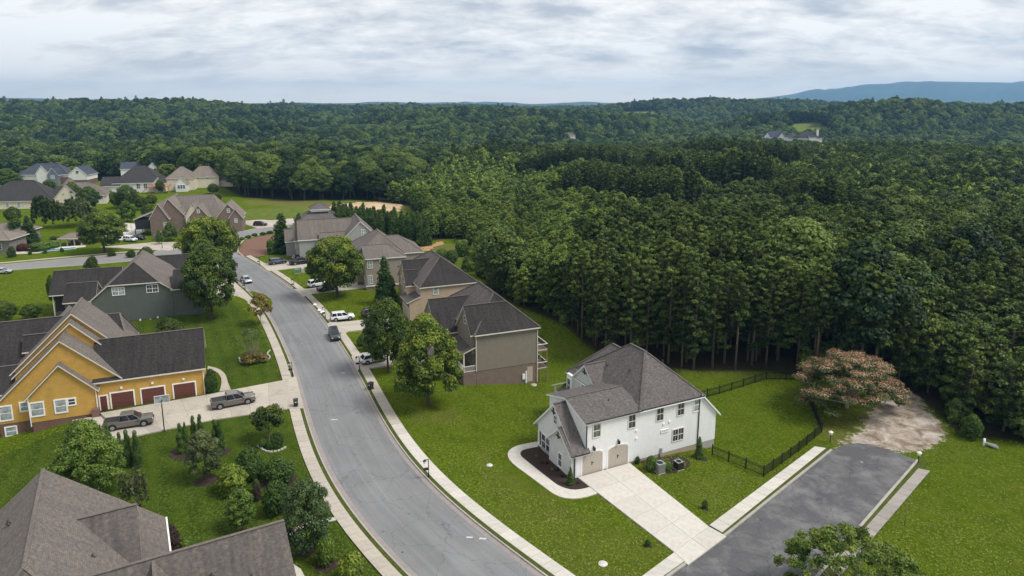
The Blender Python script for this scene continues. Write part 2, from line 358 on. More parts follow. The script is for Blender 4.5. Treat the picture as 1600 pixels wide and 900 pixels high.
def asphalt(key, a, b, streak=True, pale=None):
    q = NB(key); v = q.coord('Object'); n1 = q.noise(v, 6, 6, .7); n2 = q.noise(v, .12, 6, .6, .6); n3 = q.noise(v, 60, 2)
    c = q.ramp(n2, [(.3, a), (.7, b)]); c = q.mix(.25, c, q.ramp(n1, [(.3, tuple(x * .7 for x in a)), (.7, tuple(x * 1.25 for x in b))]))
    if streak:
        uv = q.n('ShaderNodeUVMap'); uv.uv_map = 'path'; mp = q.n('ShaderNodeMapping'); mp.inputs['Scale'].default_value = (1.0, .035, 1); q.L.new(uv.outputs[0], mp.inputs[0])
        s_ = q.noise(mp.outputs[0], 1.1, 7, .6, .3); c = q.mix(q.math('MULTIPLY', q.math('SUBTRACT', s_, .45, True), 1.5), c, tuple(x * 1.35 for x in b))
        mp2 = q.n('ShaderNodeMapping'); mp2.inputs['Scale'].default_value = (1.6, .05, 1); mp2.inputs['Location'].default_value = (4, 9, 0); q.L.new(uv.outputs[0], mp2.inputs[0])
        s2 = q.noise(mp2.outputs[0], 1.7, 6, .6); c = q.mix(q.math('MULTIPLY', q.math('SUBTRACT', s2, .5, True), 1.2), c, tuple(x * .7 for x in a))
    if pale:
        p1_ = q.noise(v, .30, 8, .68, .25); c = q.mix(q.math('MULTIPLY', q.math('SUBTRACT', p1_, .45, True), 3.6, True), c, pale)
        p2_ = q.noise(q.coord('Object', (1, 1, 1), (33, 9, 0)), .45, 4, .5, .5); c = q.mix(q.math('MULTIPLY', q.math('SUBTRACT', p2_, .68, True), 12, True), c, (.40, .38, .35))
    vor = q.n('ShaderNodeTexVoronoi', feature='DISTANCE_TO_EDGE'); vor.inputs['Scale'].default_value = .22; dm = q.n('ShaderNodeMapping'); q.L.new(v, dm.inputs[0])
    wob = q.n('ShaderNodeVectorMath', operation='ADD'); nz = q.n('ShaderNodeTexNoise'); nz.inputs['Scale'].default_value = .9; nz.inputs['Detail'].default_value = 5; q.L.new(v, nz.inputs['Vector'])
    sc = q.n('ShaderNodeVectorMath', operation='SCALE'); sc.inputs['Scale'].default_value = 1.6; q.L.new(nz.outputs['Color'], sc.inputs[0]); q.L.new(v, wob.inputs[0]); q.L.new(sc.outputs[0], wob.inputs[1]); q.L.new(wob.outputs[0], vor.inputs['Vector'])
    crack = q.math('MULTIPLY', q.math('LESS_THAN', vor.outputs['Distance'], .006), .5); c = q.mix(crack, c, tuple(x * .45 for x in a))
    q.bump(n3, .2, .01); return q.done(key, c, .85, 0, .25)
asphalt('asphalt', (.155, .155, .156), (.215, .215, .217)); asphalt('asphalt_far', (.19, .185, .18), (.25, .245, .24), False); asphalt('asphalt_stub', (.075, .073, .076), (.110, .108, .110), False, (.205, .20, .20))
plain('manhole', (.07, .06, .055), .7); plain('patch_white', (.5, .5, .47), .8)
def mulch(key, a, b, sc=9):
    q = NB(key); v = q.coord('Object'); n = q.noise(v, sc, 5, .7); q.bump(n, .8, .05); return q.done(key, q.ramp(n, [(.3, a), (.7, b)]), .95)
mulch('mulch', (.018, .011, .009), (.06, .036, .028)); mulch('bank', (.13, .065, .043), (.21, .115, .08), 2.0)
def dirt_nodes(q, v):
    n = q.noise(v, .45, 8, .68, .8); m_ = q.noise(v, 2.8, 6, .7); s_ = q.noise(v, 8, 4, .7)
    c = q.ramp(n, [(.32, (.22, .16, .105)), (.42, (.36, .28, .215)), (.52, (.54, .455, .38)), (.64, (.72, .645, .57))])
    c = q.mix(q.math('MULTIPLY', q.math('SUBTRACT', m_, .5, True), 2.5, True), c, (.20, .165, .12)); return q.mix(q.math('MULTIPLY', q.math('SUBTRACT', s_, .60, True), 5, True), c, (.60, .56, .51))
plain('sand', (.50, .36, .22), .95, var=.25, scale=.15); plain('clay', (.42, .235, .12), .95, var=.3, scale=.1); plain('pebble', (.55, .52, .48), .8, var=.2); plain('pool_deck_stone', (.56, .50, .43), .8, var=.12)
def ground_mat():
    q = NB('ground'); v = q.coord('Object'); fine = q.noise(v, 3.5, 6, .7); mid = q.noise(v, .35, 6, .62, .4); big = q.noise(v, .05, 5, .6); tuft = q.noise(v, 14, 3, .7)
    lawn = q.ramp(mid, [(.32, (.072, .125, .005)), (.46, (.108, .175, .007)), (.58, (.150, .210, .010)), (.70, (.200, .232, .022))])
    lawn = q.mix(q.math('MULTIPLY', q.math('SUBTRACT', big, .42, True), 1.6), lawn, (.092, .158, .007))
    m2 = q.noise(v, 1.1, 5, .7, .6); lawn = q.mix(q.math('MULTIPLY', q.math('SUBTRACT', m2, .48, True), 4.2, True), lawn, (.040, .078, .005)); m3 = q.noise(q.coord('Object', (1, 1, 1), (40, 11, 0)), .8, 5, .7, .6); lawn = q.mix(q.math('MULTIPLY', q.math('SUBTRACT', m3, .53, True), 5, True), lawn, (.235, .235, .055))
    lawn = q.mix(.5, lawn, q.ramp(fine, [(.3, (.045, .078, .004)), (.7, (.165, .205, .018))]))
    lawn = q.mix(q.math('MULTIPLY', q.math('SUBTRACT', tuft, .45, True), 2.0, True), lawn, (.045, .085, .008))
    # the older, darker mown lawns with faint mowing stripes
    sv = q.coord('Object', (1, 1, 1)); mp = q.n('ShaderNodeMapping'); mp.inputs['Rotation'].default_value = (0, 0, R(-28)); q.L.new(sv, mp.inputs[0]); sx = q.n('ShaderNodeSeparateXYZ'); q.L.new(mp.outputs[0], sx.inputs[0])
    wv = q.math('SINE', q.math('ADD', q.math('MULTIPLY', sx.outputs[0], 2.6), q.math('MULTIPLY', mid, 5.0)))
    dark = q.ramp(mid, [(.30, (.032, .066, .006)), (.5, (.060, .104, .010)), (.72, (.105, .142, .018))])
    dark = q.mix(q.math('MULTIPLY', q.math('SUBTRACT', m3, .54, True), 4, True), dark, (.14, .165, .03)); dark = q.mix(.4, dark, q.ramp(fine, [(.3, (.022, .045, .006)), (.7, (.072, .108, .018))]))
    dark = q.mix(q.math('ADD', q.math('MULTIPLY', wv, .26), .26), dark, (.095, .14, .014))
    # dry, thin grass
    dry = q.ramp(fine, [(.3, (.085, .108, .020)), (.55, (.165, .165, .045)), (.75, (.24, .21, .085))])
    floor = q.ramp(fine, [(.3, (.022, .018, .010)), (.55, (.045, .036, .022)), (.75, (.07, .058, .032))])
    field = q.ramp(mid, [(.3, (.10, .14, .03)), (.7, (.17, .20, .045))])
    dryf = q.math('MULTIPLY', q.math('ADD', q.attr('dry'), q.math('MULTIPLY', q.math('SUBTRACT', mid, .5), 1.1)), 1.0, True)
    dryf = q.math('MULTIPLY', dryf, q.attr('dry'), True)
    c = q.mix(q.attr('dark'), lawn, dark); c = q.mix(dryf, c, dry); c = q.mix(q.attr('field'), c, field)
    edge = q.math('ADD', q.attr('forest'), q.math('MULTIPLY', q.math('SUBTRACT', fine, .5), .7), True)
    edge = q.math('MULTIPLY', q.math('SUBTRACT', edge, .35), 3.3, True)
    cann = q.noise(v, .03, 8, .75); farc = q.ramp(cann, [(.35, (.016, .030, .012)), (.65, (.045, .068, .022))])
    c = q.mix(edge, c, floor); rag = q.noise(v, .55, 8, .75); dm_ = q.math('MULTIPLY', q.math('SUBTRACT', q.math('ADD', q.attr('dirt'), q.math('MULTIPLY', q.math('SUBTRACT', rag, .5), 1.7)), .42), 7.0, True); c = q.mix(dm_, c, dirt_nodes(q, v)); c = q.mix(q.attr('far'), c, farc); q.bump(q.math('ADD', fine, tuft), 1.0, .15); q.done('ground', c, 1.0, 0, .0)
ground_mat()
def grass_strip(key, a, b):
    q = NB(key); v = q.coord('Object'); n = q.noise(v, 5, 6, .7); m_ = q.noise(v, .5, 4); c = q.ramp(n, [(.3, a), (.7, b)]); c = q.mix(q.math('MULTIPLY', q.math('SUBTRACT', m_, .5, True), 2), c, (.13, .12, .035)); q.bump(n, .8, .08); q.done(key, c, .95, 0, .1)
grass_strip('verge_grass', (.036, .052, .010), (.085, .105, .020))
def leaf(key, dark, mid_, light, hue=.5, transl=.22, rough=.6, stand=0.0, ssc=.012):
    """leaf colour: varies leaf to leaf, clump to clump and tree to tree"""
    q = NB(key); t = q.attr('tint'); info = q.n('ShaderNodeObjectInfo')
    loc_ = q.noise(info.outputs['Location'], ssc, 3, .6); std = q.math('MULTIPLY', q.math('SUBTRACT', loc_, .5), stand)
    f = q.math('ADD', q.math('ADD', t, std), q.math('MULTIPLY', q.math('SUBTRACT', info.outputs['Random'], .5), hue), True)
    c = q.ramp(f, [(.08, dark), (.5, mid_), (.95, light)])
    q.put(q.b.inputs['Base Color'], c); q.b.inputs['Roughness'].default_value = rough; q.b.inputs['Specular IOR Level'].default_value = .25
    tr = q.n('ShaderNodeBsdfTranslucent'); tc_ = q.mix(1.0, c, (1.35, 1.45, .7), 'MULTIPLY'); q.L.new(tc_, tr.inputs[0])
    ms = q.n('ShaderNodeMixShader'); ms.inputs[0].default_value = transl; q.L.new(q.b.outputs[0], ms.inputs[1]); q.L.new(tr.outputs[0], ms.inputs[2]); q.L.new(ms.outputs[0], q.out.inputs[0])
    M[key] = q.m; return q.m
leaf('leaf_maple', (.018, .042, .007), (.075, .122, .014), (.26, .30, .035), .2)
leaf('leaf_green', (.022, .054, .008), (.080, .142, .018), (.20, .27, .045), .25)
leaf('leaf_sap', (.045, .085, .012), (.145, .205, .032), (.28, .33, .07), .2, .32)
leaf('leaf_bright', (.05, .085, .010), (.12, .175, .018), (.22, .27, .035), .3)
leaf('leaf_blue', (.018, .042, .014), (.056, .096, .032), (.12, .165, .055), .3)
leaf('leaf_dark', (.012, .028, .006), (.040, .070, .011), (.11, .145, .022), .3)
leaf('leaf_mid', (.018, .042, .007), (.064, .110, .014), (.18, .225, .034), .2)
leaf('leaf_cypress', (.017, .044, .008), (.052, .100, .015), (.125, .18, .03), .3)
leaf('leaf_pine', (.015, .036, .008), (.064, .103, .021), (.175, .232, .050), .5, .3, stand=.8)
leaf('leaf_grass_dry', (.13, .16, .015), (.19, .21, .035), (.27, .26, .07), .3, transl=.1, stand=1.6, ssc=.25)
leaf('leaf_grass', (.120, .172, .006), (.156, .208, .009), (.190, .228, .016), .22, transl=.1, stand=1.0, ssc=.16)
leaf('leaf_grass_dark', (.066, .108, .006), (.094, .142, .010), (.122, .162, .015), .2, transl=.1, stand=.9, ssc=.16)
leaf('leaf_young', (.034, .070, .010), (.112, .176, .026), (.235, .300, .052), .45, stand=.4)
leaf('leaf_young_dark', (.016, .040, .009), (.070, .112, .021), (.165, .215, .042), .5, stand=.7)
leaf('leaf_forest', (.010, .030, .008), (.048, .088, .017), (.150, .205, .038), .9, stand=1.4)
leaf('leaf_willow', (.040, .060, .020), (.095, .120, .040), (.17, .20, .075), .2)
leaf('leaf_red', (.05, .012, .012), (.10, .030, .022), (.17, .07, .04), .3)
leaf('leaf_orange', (.08, .06, .015), (.16, .125, .03), (.26, .20, .06), .3)
leaf('leaf_purple', (.020, .012, .014), (.045, .026, .028), (.085, .055, .045), .3)
leaf('flower_pink', (.28, .13, .08), (.46, .25, .17), (.62, .42, .30), .3, .2)
leaf('flower_white', (.5, .5, .42), (.7, .7, .62), (.8, .8, .76), .2, .2)
leaf('hill_canopy', (.010, .026, .020), (.022, .045, .034), (.040, .070, .050), .1, .0)

# ---------------------------------------------------------------- paths
def catmull(pts, step=2.0):
    P = [np.array(p[:2], float) for p in pts]; P = [2 * P[0] - P[1]] + P + [2 * P[-1] - P[-2]]; out = []
    for i in range(1, len(P) - 2):
        a, b, c, d = P[i - 1:i + 3]; n = max(2, int(np.linalg.norm(c - b) / .5))
        for k in range(n):
            t = k / n; out.append(.5 * ((2 * b) + (c - a) * t + (2 * a - 5 * b + 4 * c - d) * t * t + (3 * b - a - 3 * c + d) * t ** 3))
    out.append(P[-2]); out = np.array(out); return resample(out, step)
def resample(pl, step):
    pl = np.asarray(pl, float); s = np.r_[0, np.cumsum(np.hypot(*np.diff(pl, axis=0).T))]; n = max(2, int(round(s[-1] / step)) + 1)
    t = np.linspace(0, s[-1], n); return np.stack([np.interp(t, s, pl[:, 0]), np.interp(t, s, pl[:, 1])], 1)
def smooth(pl, k=3, it=2):
    for _ in range(it):
        q = pl.copy()
        for i in range(1, len(pl) - 1):
            a, b = max(0, i - k), min(len(pl), i + k + 1); r = min(i - a, b - 1 - i); q[i] = pl[i - r:i + r + 1].mean(0)
        pl = q
    return pl
def offset(pl, d):          # positive: to the left of the direction of travel
    t = np.gradient(pl, axis=0); t /= np.linalg.norm(t, axis=1)[:, None]; return pl + np.stack([-t[:, 1], t[:, 0]], 1) * d
def strip(name, a, b, z, mat, parent=None, uvpath=False, n_across=1, **k):
    n = len(a); vs = []; fs = []
    for i in range(n):
        for j in range(n_across + 1):
            f = j / n_across; vs.append((a[i][0] * (1 - f) + b[i][0] * f, a[i][1] * (1 - f) + b[i][1] * f, z))
    m_ = n_across + 1
    for i in range(n - 1):
        for j in range(n_across): fs.append((i * m_ + j, i * m_ + j + 1, (i + 1) * m_ + j + 1, (i + 1) * m_ + j))
    me = np_mesh(name, vs, fs, M[mat])
    # make it face up
    if me.polygons[0].normal.z < 0: me.flip_normals()
    if uvpath:
        box_uv(me); uv = me.uv_layers.new(name='path'); s = np.r_[0, np.cumsum(np.hypot(*np.diff(np.asarray(a)[:, :2], axis=0).T))]; W = math.hypot(a[0][0] - b[0][0], a[0][1] - b[0][1])
        for lp in me.loops:
            vi = lp.vertex_index; uv.data[lp.index].uv = ((vi % m_) / n_across * W, s[vi // m_])
    return link(name, me, parent, **k)
def curb_strip(name, a, b, z0, z1, mat, parent=None, **k):
    n = len(a); vs = []; fs = []
    for i in range(n):
        for (p, z) in ((a[i], z0), (a[i], z1), (b[i], z1), (b[i], z0)): vs.append((p[0], p[1], z))
    for i in range(n - 1):
        for j in range(3): fs.append((i * 4 + j, i * 4 + j + 1, (i + 1) * 4 + j + 1, (i + 1) * 4 + j))
    me = np_mesh(name, vs, fs, M[mat]); 
    if me.polygons[1].normal.z < 0: me.flip_normals()
    return link(name, me, parent, **k)
def patch(name, pts, mat, z=.06, depth=.5, parent=None, px=True, jitter=0.0, follow=True, seed=0, **k):
    P = [at(*p) for p in pts] if px else pts
    if jitter:
        r = random.Random(seed); Q = []
        for i in range(len(P)):
            a, b = P[i], P[(i + 1) % len(P)]; n = max(1, int(math.hypot(b[0] - a[0], b[1] - a[1]) / .9))
            for j in range(n): t = j / n; Q.append((a[0] + (b[0] - a[0]) * t + r.uniform(-jitter, jitter), a[1] + (b[1] - a[1]) * t + r.uniform(-jitter, jitter)))
        P = Q
    m = MB(); n = len(P); area = sum(P[i][0] * P[(i + 1) % n][1] - P[(i + 1) % n][0] * P[i][1] for i in range(n))
    if area < 0: P = P[::-1]
    g = [G(*p) if follow else 0.0 for p in P]; mg = sum(g) / n
    m.add([(p[0], p[1], (g[i] if follow else 0) + z) for i, p in enumerate(P)] + [(p[0], p[1], mg - depth) for p in P], [tuple(range(n))] + [(i, n + i, n + (i + 1) % n, (i + 1) % n) for i in range(n)])
    return m.build(name, M[mat], parent, **k)
def slab_grid(parent, quad, nu, nv, mat, z=.13, gap=.03, px=True, name='slab'):
    """a paved patch cut into separately cast slabs with open joints; quad: four corners, nu cuts along 0-1, nv along 1-2"""
    q = [np.array(at(*p, z * .9)) if px else np.array(p, float) for p in quad]
    for i in range(nu):
        for j in range(nv):
            c = []
            for (a, b) in ((i, j), (i + 1, j), (i + 1, j + 1), (i, j + 1)):
                u, v = a / nu, b / nv; c.append((q[0] * (1 - u) + q[1] * u) * (1 - v) + (q[3] * (1 - u) + q[2] * u) * v)
            ce = sum(c) / 4; c = [p + (ce - p) / np.linalg.norm(ce - p) * gap * .7 for p in c]
            if (c[1][0] - c[0][0]) * (c[2][1] - c[0][1]) - (c[2][0] - c[0][0]) * (c[1][1] - c[0][1]) < 0: c = c[::-1]
            g = G(*ce) if abs(G(*ce)) > .25 else 0
            m = MB(); m.add([(p[0] - ce[0], p[1] - ce[1], -.4) for p in c] + [(p[0] - ce[0], p[1] - ce[1], 0) for p in c], [(4, 5, 6, 7), (0, 1, 5, 4), (1, 2, 6, 5), (2, 3, 7, 6), (3, 0, 4, 7)])
            o = m.build(name, M[mat], parent, loc=(ce[0], ce[1], z + g + random.uniform(-.004, .004)))
def slab_path(parent, a, b, mat, z=.12, L_=1.55, gap=.03, skip=None):
    """sidewalk slabs between two parallel polylines"""
    s = np.r_[0, np.cumsum(np.hypot(*np.diff(a, axis=0).T))]; n = int(s[-1] / L_)
    ev = lambda pl, t: np.array([np.interp(t, s, pl[:, 0]), np.interp(t, s, pl[:, 1])])
    for i in range(n):
        t0, t1 = i * L_ + gap / 2, (i + 1) * L_ - gap / 2; c = [ev(a, t0), ev(a, t1), ev(b, t1), ev(b, t0)]
        ce = sum(c) / 4
        if (c[1][0] - c[0][0]) * (c[2][1] - c[0][1]) - (c[2][0] - c[0][0]) * (c[1][1] - c[0][1]) < 0: c = c[::-1]
        m = MB(); m.add([(p[0] - ce[0], p[1] - ce[1], -.2) for p in c] + [(p[0] - ce[0], p[1] - ce[1], 0) for p in c], [(4, 5, 6, 7), (0, 1, 5, 4), (1, 2, 6, 5), (2, 3, 7, 6), (3, 0, 4, 7)])
        mt = mat(i, ce) if callable(mat) else mat
        m.build('slab', M[mt], parent, loc=(ce[0], ce[1], z + random.uniform(-.006, .006)))

# ---------------------------------------------------------------- zones (world outlines of what the ground carries)
pxw = lambda L_: [at(*p) for p in L_]
CLEAR = pxw([(2300, 790), (1800, 712), (1600, 692), (1545, 685), (1500, 684), (1475, 655), (1440, 625), (1400, 608), (1340, 598), (1260, 588), (1200, 578), (1150, 576), (1100, 575), (1000, 563), (945, 548), (912, 526), (885, 503),
             (850, 489), (800, 471), (770, 455), (752, 436), (742, 415), (748, 400), (738, 385), (708, 372), (672, 376), (664, 368), (660, 345), (640, 322), (590, 315), (520, 314), (460, 316), (380, 313), (352, 300), (330, 296), (250, 284), (160, 280), (100, 276), (0, 282), (-200, 292)]) + [(-420, 300), (-420, -60), (420, -60), (420, 40)]
DARKLAWN = pxw([(345, 470), (366, 470), (395, 500), (425, 540), (440, 575), (455, 590), (448, 645), (470, 700), (500, 750), (560, 830), (600, 890), (600, 1100), (-900, 1100), (-900, 640), (0, 690), (110, 660), (200, 490)])
DRY = [(pxw([(740, 690), (900, 800), (1050, 862), (1000, 905), (880, 900), (760, 800)]), .55), (pxw([(1270, 660), (1345, 640), (1352, 672), (1300, 690)]), .9), (pxw([(1300, 600), (1372, 640), (1340, 668), (1290, 660)]), .6),
       (pxw([(672, 380), (715, 380), (745, 405), (700, 408), (650, 395)]), .9), (pxw([(380, 316), (640, 316), (640, 330), (520, 330), (380, 322)]), 1.0), (pxw([(1150, 735), (1180, 800), (1120, 820), (1000, 740)]), .45), (pxw([(1380, 700), (1500, 690), (1500, 720), (1440, 720)]), .35), (pxw([(640, 640), (720, 640), (720, 665), (640, 665)]), .7),
       (pxw([(860, 510), (935, 545), (1100, 572), (1210, 578), (1210, 586), (1090, 582), (930, 556), (870, 530)]), .55)]
BRIGHTFIELD = pxw([(380, 330), (470, 324), (520, 330), (440, 346), (380, 344)])
FIELDS = [((235, 1400), (310, 1400), (335, 1600), (252, 1600)), ((360, 870), (412, 870), (424, 975), (376, 975))]
def fieldmask(x, y):
    m = np.zeros(np.shape(x), bool)
    for f in FIELDS: m |= in_poly(x, y, f)
    return m

# ---------------------------------------------------------------- ground: one sheet out past the horizon
def axis(lo, hi, step, ratio, far_lo, far_hi):
    c = list(np.arange(lo, hi + 1e-6, step)); d = step
    v = hi
    while v < far_hi: d *= ratio; v += d; c.append(v)
    v = lo; d = step
    while v > far_lo: d *= ratio; v -= d; c.insert(0, v)
    return np.array(c)
gx = axis(-105, 105, 1.7, 1.055, -9000, 9000); gy = axis(38, 230, 1.7, 1.03, -800, 8700)
XX, YY = np.meshgrid(gx, gy); ZZ = ground(XX, YY)
nx, ny = len(gx), len(gy); idx = np.arange(nx * ny).reshape(ny, nx)
F_ = np.stack([idx[:-1, :-1], idx[:-1, 1:], idx[1:, 1:], idx[1:, :-1]], -1).reshape(-1, 4)
xf, yf = XX.ravel(), YY.ravel(); dd = np.hypot(xf, yf)
clear = in_poly(xf, yf, CLEAR); fl = fieldmask(xf, yf)
near_c = clear.astype(float)
edge_d = seg_dist(xf, yf, CLEAR + [CLEAR[0]]); forest = np.clip(.5 + np.where(clear, -1, 1) * edge_d / 5.0, 0, 1) * np.where(fl, 0.0, 1.0)
dry = np.zeros(len(xf))
for poly, v_ in DRY: dry = np.maximum(dry, in_poly(xf, yf, poly) * v_)
DIRTP = pxw([(1302, 702), (1318, 690), (1340, 676), (1350, 660), (1362, 645), (1368, 628), (1390, 614), (1418, 612), (1440, 624), (1450, 645), (1470, 662), (1478, 682), (1456, 698), (1425, 706), (1380, 702)])
dirt = np.clip(.5 + np.where(in_poly(xf, yf, DIRTP), 1, -1) * seg_dist(xf, yf, DIRTP + [DIRTP[0]]) / 4.5, 0, 1)
me = np_mesh('ground', np.stack([xf, yf, ZZ.ravel()], 1), F_, M['ground'], dict(forest=forest, dirt=dirt, dark=in_poly(xf, yf, DARKLAWN) * 1.0, dry=dry, field=np.maximum(fl * 1.0, in_poly(xf, yf, BRIGHTFIELD) * .8), far=np.clip((dd - 2300) / 400, 0, 1)), smooth=True)
link('ground', me, kind='structure')

# distant ridges and the long blue mountain on the right
def ridge(name, pts, D, depth, seed, rough=1.0):
    """pts: (px, py) of the skyline at distance D; built as a real ridge with a front and a back slope"""
    n = 220; xs = np.linspace(pts[0][0], pts[-1][0], n); ys = np.interp(xs, [p[0] for p in pts], [p[1] for p in pts])
    X = (xs - 800) / FPX * D; Zt = CAM_H + (HOR - ys) / FPX * D * 1.0
    rows = 15; vs = []; fs = []
    for r in range(rows):
        t = r / (rows - 1) * 2 - 1                                     # -1 front foot, 0 crest, 1 back foot
        prof = math.cos(t * math.pi / 2) ** .8 if abs(t) < 1 else 0
        y = D + t * depth
        nz = (vnoise(X / (depth * .35) + 3, np.full(n, r * .7), seed) - .5) * .35 + (vnoise(X / (depth * .1), np.full(n, r * 1.3), seed + 1) - .5) * .12
        base = G(0, D) - 30; z = base + (Zt - base) * prof * (1 + (nz * rough if r != rows // 2 else nz * .04))
        vs += [(X[i] * (y / D), y + (nz[i] * depth * .12), z[i]) for i in range(n)]
    for r in range(rows - 1):
        for i in range(n - 1): fs.append((r * n + i, r * n + i + 1, (r + 1) * n + i + 1, (r + 1) * n + i))
    me = np_mesh(name, vs, fs, M['hill_canopy'], dict(tint=vnoise(np.array([v[0] for v in vs]) / 60, np.array([v[1] for v in vs]) / 60, 8)), smooth=True)
    return link(name, me, kind='structure')
ridge('mountain', [(1120, 160), (1160, 155.5), (1200, 151.5), (1240, 147), (1290, 141), (1350, 136.5), (1400, 131), (1430, 128.5), (1500, 129.5), (1580, 131), (1650, 133), (1800, 131), (2100, 138), (2500, 150)], 7500, 1000, 11)
ridge('hill_range', [(-900, 158), (-300, 150), (0, 153), (60, 153.5), (130, 156), (250, 157), (360, 161), (480, 162), (600, 160.5), (690, 161), (760, 160), (830, 162.5), (880, 161), (915, 158.5), (945, 161), (1100, 161), (1400, 158), (2400, 156)], 6200, 600, 21)
ridge('hill_range', [(-900, 163), (0, 162), (400, 163.5), (560, 161), (640, 162.5), (720, 164), (800, 163), (900, 164), (1000, 162), (1300, 161), (2300, 160)], 4400, 500, 31)

# ---------------------------------------------------------------- main road, kerbs, verges, sidewalks
Epx = [(380, 401), (397, 411), (420, 424), (446, 442), (473, 463), (504, 497), (514, 512), (535, 541), (556.5, 577), (571, 606), (587, 638), (604.5, 671), (629, 709), (663, 749), (704.5, 790), (776.6, 845), (847.5, 899)]
E_ = [at(*p) for p in Epx]; E_.append((E_[-1][0] + 9, E_[-1][1] - 10)); E_.append((E_[-1][0] + 12, E_[-1][1] - 14))
EE = smooth(catmull(E_, 1.5), 4, 3); RW = 9.3; WW = offset(EE, -RW)   # travelling south-east, the west edge is on the right
road = strip('main_road', EE, WW, .02, 'asphalt', uvpath=True, n_across=4, kind='structure')
strip('gutter', EE, offset(EE, -.55), .026, 'gutter', kind='structure'); strip('gutter', WW, offset(WW, .55), .026, 'gutter', kind='structure')
kerb = curb_strip('kerb', offset(EE, .16), EE, -.1, .14, 'concrete_kerb', kind='structure'); curb_strip('kerb', WW, offset(WW, -.16), -.1, .14, 'concrete_kerb', kind='structure')
verge = curb_strip('verge', offset(EE, .62), offset(EE, .16), -.1, .115, 'verge_grass', kind='structure'); curb_strip('verge', offset(WW, -.16), offset(WW, -.58), -.1, .115, 'verge_grass', kind='structure')
sw = curb_strip('sidewalk', offset(EE, 2.05), offset(EE, .62), -.2, .075, 'mulch', kind='structure')
slab_path(sw, offset(EE, .63), offset(EE, 2.04), lambda i, c: 'concrete_new' if c[1] < 84 else 'concrete_old', .125)
sw2 = curb_strip('sidewalk', offset(WW, -.58), offset(WW, -1.98), -.2, .075, 'mulch', kind='structure')
WS = WW[WW[:, 1] < 163]; slab_path(sw2, offset(WS, -.59), offset(WS, -1.97), 'concrete_old', .125)
# side street at the back with its junction, and its kerbs
SS = [(-300, 433), (-150, 424), (0, 414.5), (169, 399), (240, 394), (275, 386), (330, 375), (356, 366.6), (403, 357), (450, 351), (462, 356), (424, 362.5), (383, 373), (372, 384), (371, 394), (380, 401), (364, 436), (352, 422), (330, 410), (300, 404), (250, 404), (135, 414), (0, 423.5), (-150, 436), (-300, 448)]
patch('side_street', SS, 'asphalt_far', .012, .3, follow=False, kind='structure')
for pl in ([(-300, 433), (-150, 424), (0, 414.5), (169, 399), (240, 394), (268, 388)], [(-300, 448), (-150, 436), (0, 423.5), (135, 414), (250, 404), (300, 404), (330, 410), (352, 422), (362, 434)][::-1], [(356, 366.6), (403, 357), (450, 351)], [(380, 401), (371, 394), (372, 384), (383, 373), (424, 362.5), (455, 356)][::-1]):
    a = resample(np.array([at(*p) for p in pl]), 2.5); curb_strip('kerb', offset(a, .3), a, -.1, .14, 'concrete_old', kind='structure')
a = resample(np.array([at(*p) for p in [(-300, 430), (-150, 421.5), (0, 412), (169, 396.8), (236, 392)]]), 3); curb_strip('sidewalk', offset(a, 1.3), a, -.1, .10, 'concrete_old', kind='structure')

# stub street on the right
SL = [at(1318, 695), at(1301, 704), at(1200, 785), at(1135, 838), at(1050, 899)]; SR = [at(1432, 719), at(1344, 820), at(1275, 900)]
dv = np.array(SL[-1]) - np.array(SL[1]); dv /= np.linalg.norm(dv)
SLx = [SL[0], SL[1], SL[2], SL[3], SL[4], tuple(np.array(SL[4]) + dv * 26)]; dr = np.array(SR[-1]) - np.array(SR[0]); dr /= np.linalg.norm(dr)
SRx = [SR[0], SR[1], SR[2], tuple(np.array(SR[2]) + dr * 26)]
top = [at(1318, 695), at(1339, 692.5), at(1362, 695), at(1387, 702.5), at(1432, 719)]
m = MB(); pl = top + SRx[1:] + SLx[::-1][:-1]; m.add([(p[0], p[1], .016) for p in pl], [tuple(range(len(pl)))[::-1]])
stub = m.build('stub_street', M['asphalt_stub'], kind='structure')
if stub.data.polygons[0].normal.z < 0: stub.data.flip_normals()
a = resample(np.array(SLx[1:]), 2); curb_strip('kerb', a, offset(a, -.28), -.1, .13, 'concrete_kerb', kind='structure'); curb_strip('verge', offset(a, -.28), offset(a, -1.0), -.1, .11, 'verge_grass', kind='structure')
a2 = resample(np.array(SRx), 2); curb_strip('kerb', offset(a2, .28), a2, -.1, .13, 'concrete_kerb', kind='structure'); curb_strip('verge', offset(a2, 1.2), offset(a2, .28), -.1, .11, 'verge_grass', kind='structure')
# sidewalks beside the stub street
for quad_px, mt, ext in (([(1290.7, 701.3), (1273, 698.7), (1107.5, 822.5), (1127.5, 834)], 'concrete_new', 0), ([(1453, 737), (1434.7, 733), (1346.7, 832), (1361, 845)], 'concrete_weathered', 9)):
    p = [np.array(at(*q)) for q in quad_px]
    if ext: d_ = (p[3] - p[0]) / np.linalg.norm(p[3] - p[0]); p[2] = p[2] + d_ * ext; p[3] = p[3] + d_ * ext
    A = resample(np.array([p[0], p[3]]), 1.0); B = np.stack([np.interp(np.linspace(0, 1, len(A)), [0, 1], [p[1][k_], p[2][k_]]) for k_ in (0, 1)], 1)
    bed = curb_strip('sidewalk', A, B, -.2, .07, 'mulch', kind='structure'); slab_path(bed, A, B, mt, .12, 1.55, .03)
p = [np.array(at(*q)) for q in ((1054, 864), (1074, 875), (1040, 899), (1007, 899))]; bed = curb_strip('sidewalk', np.array([p[0], p[3]]), np.array([p[1], p[2]]), -.2, .07, 'mulch', kind='structure')
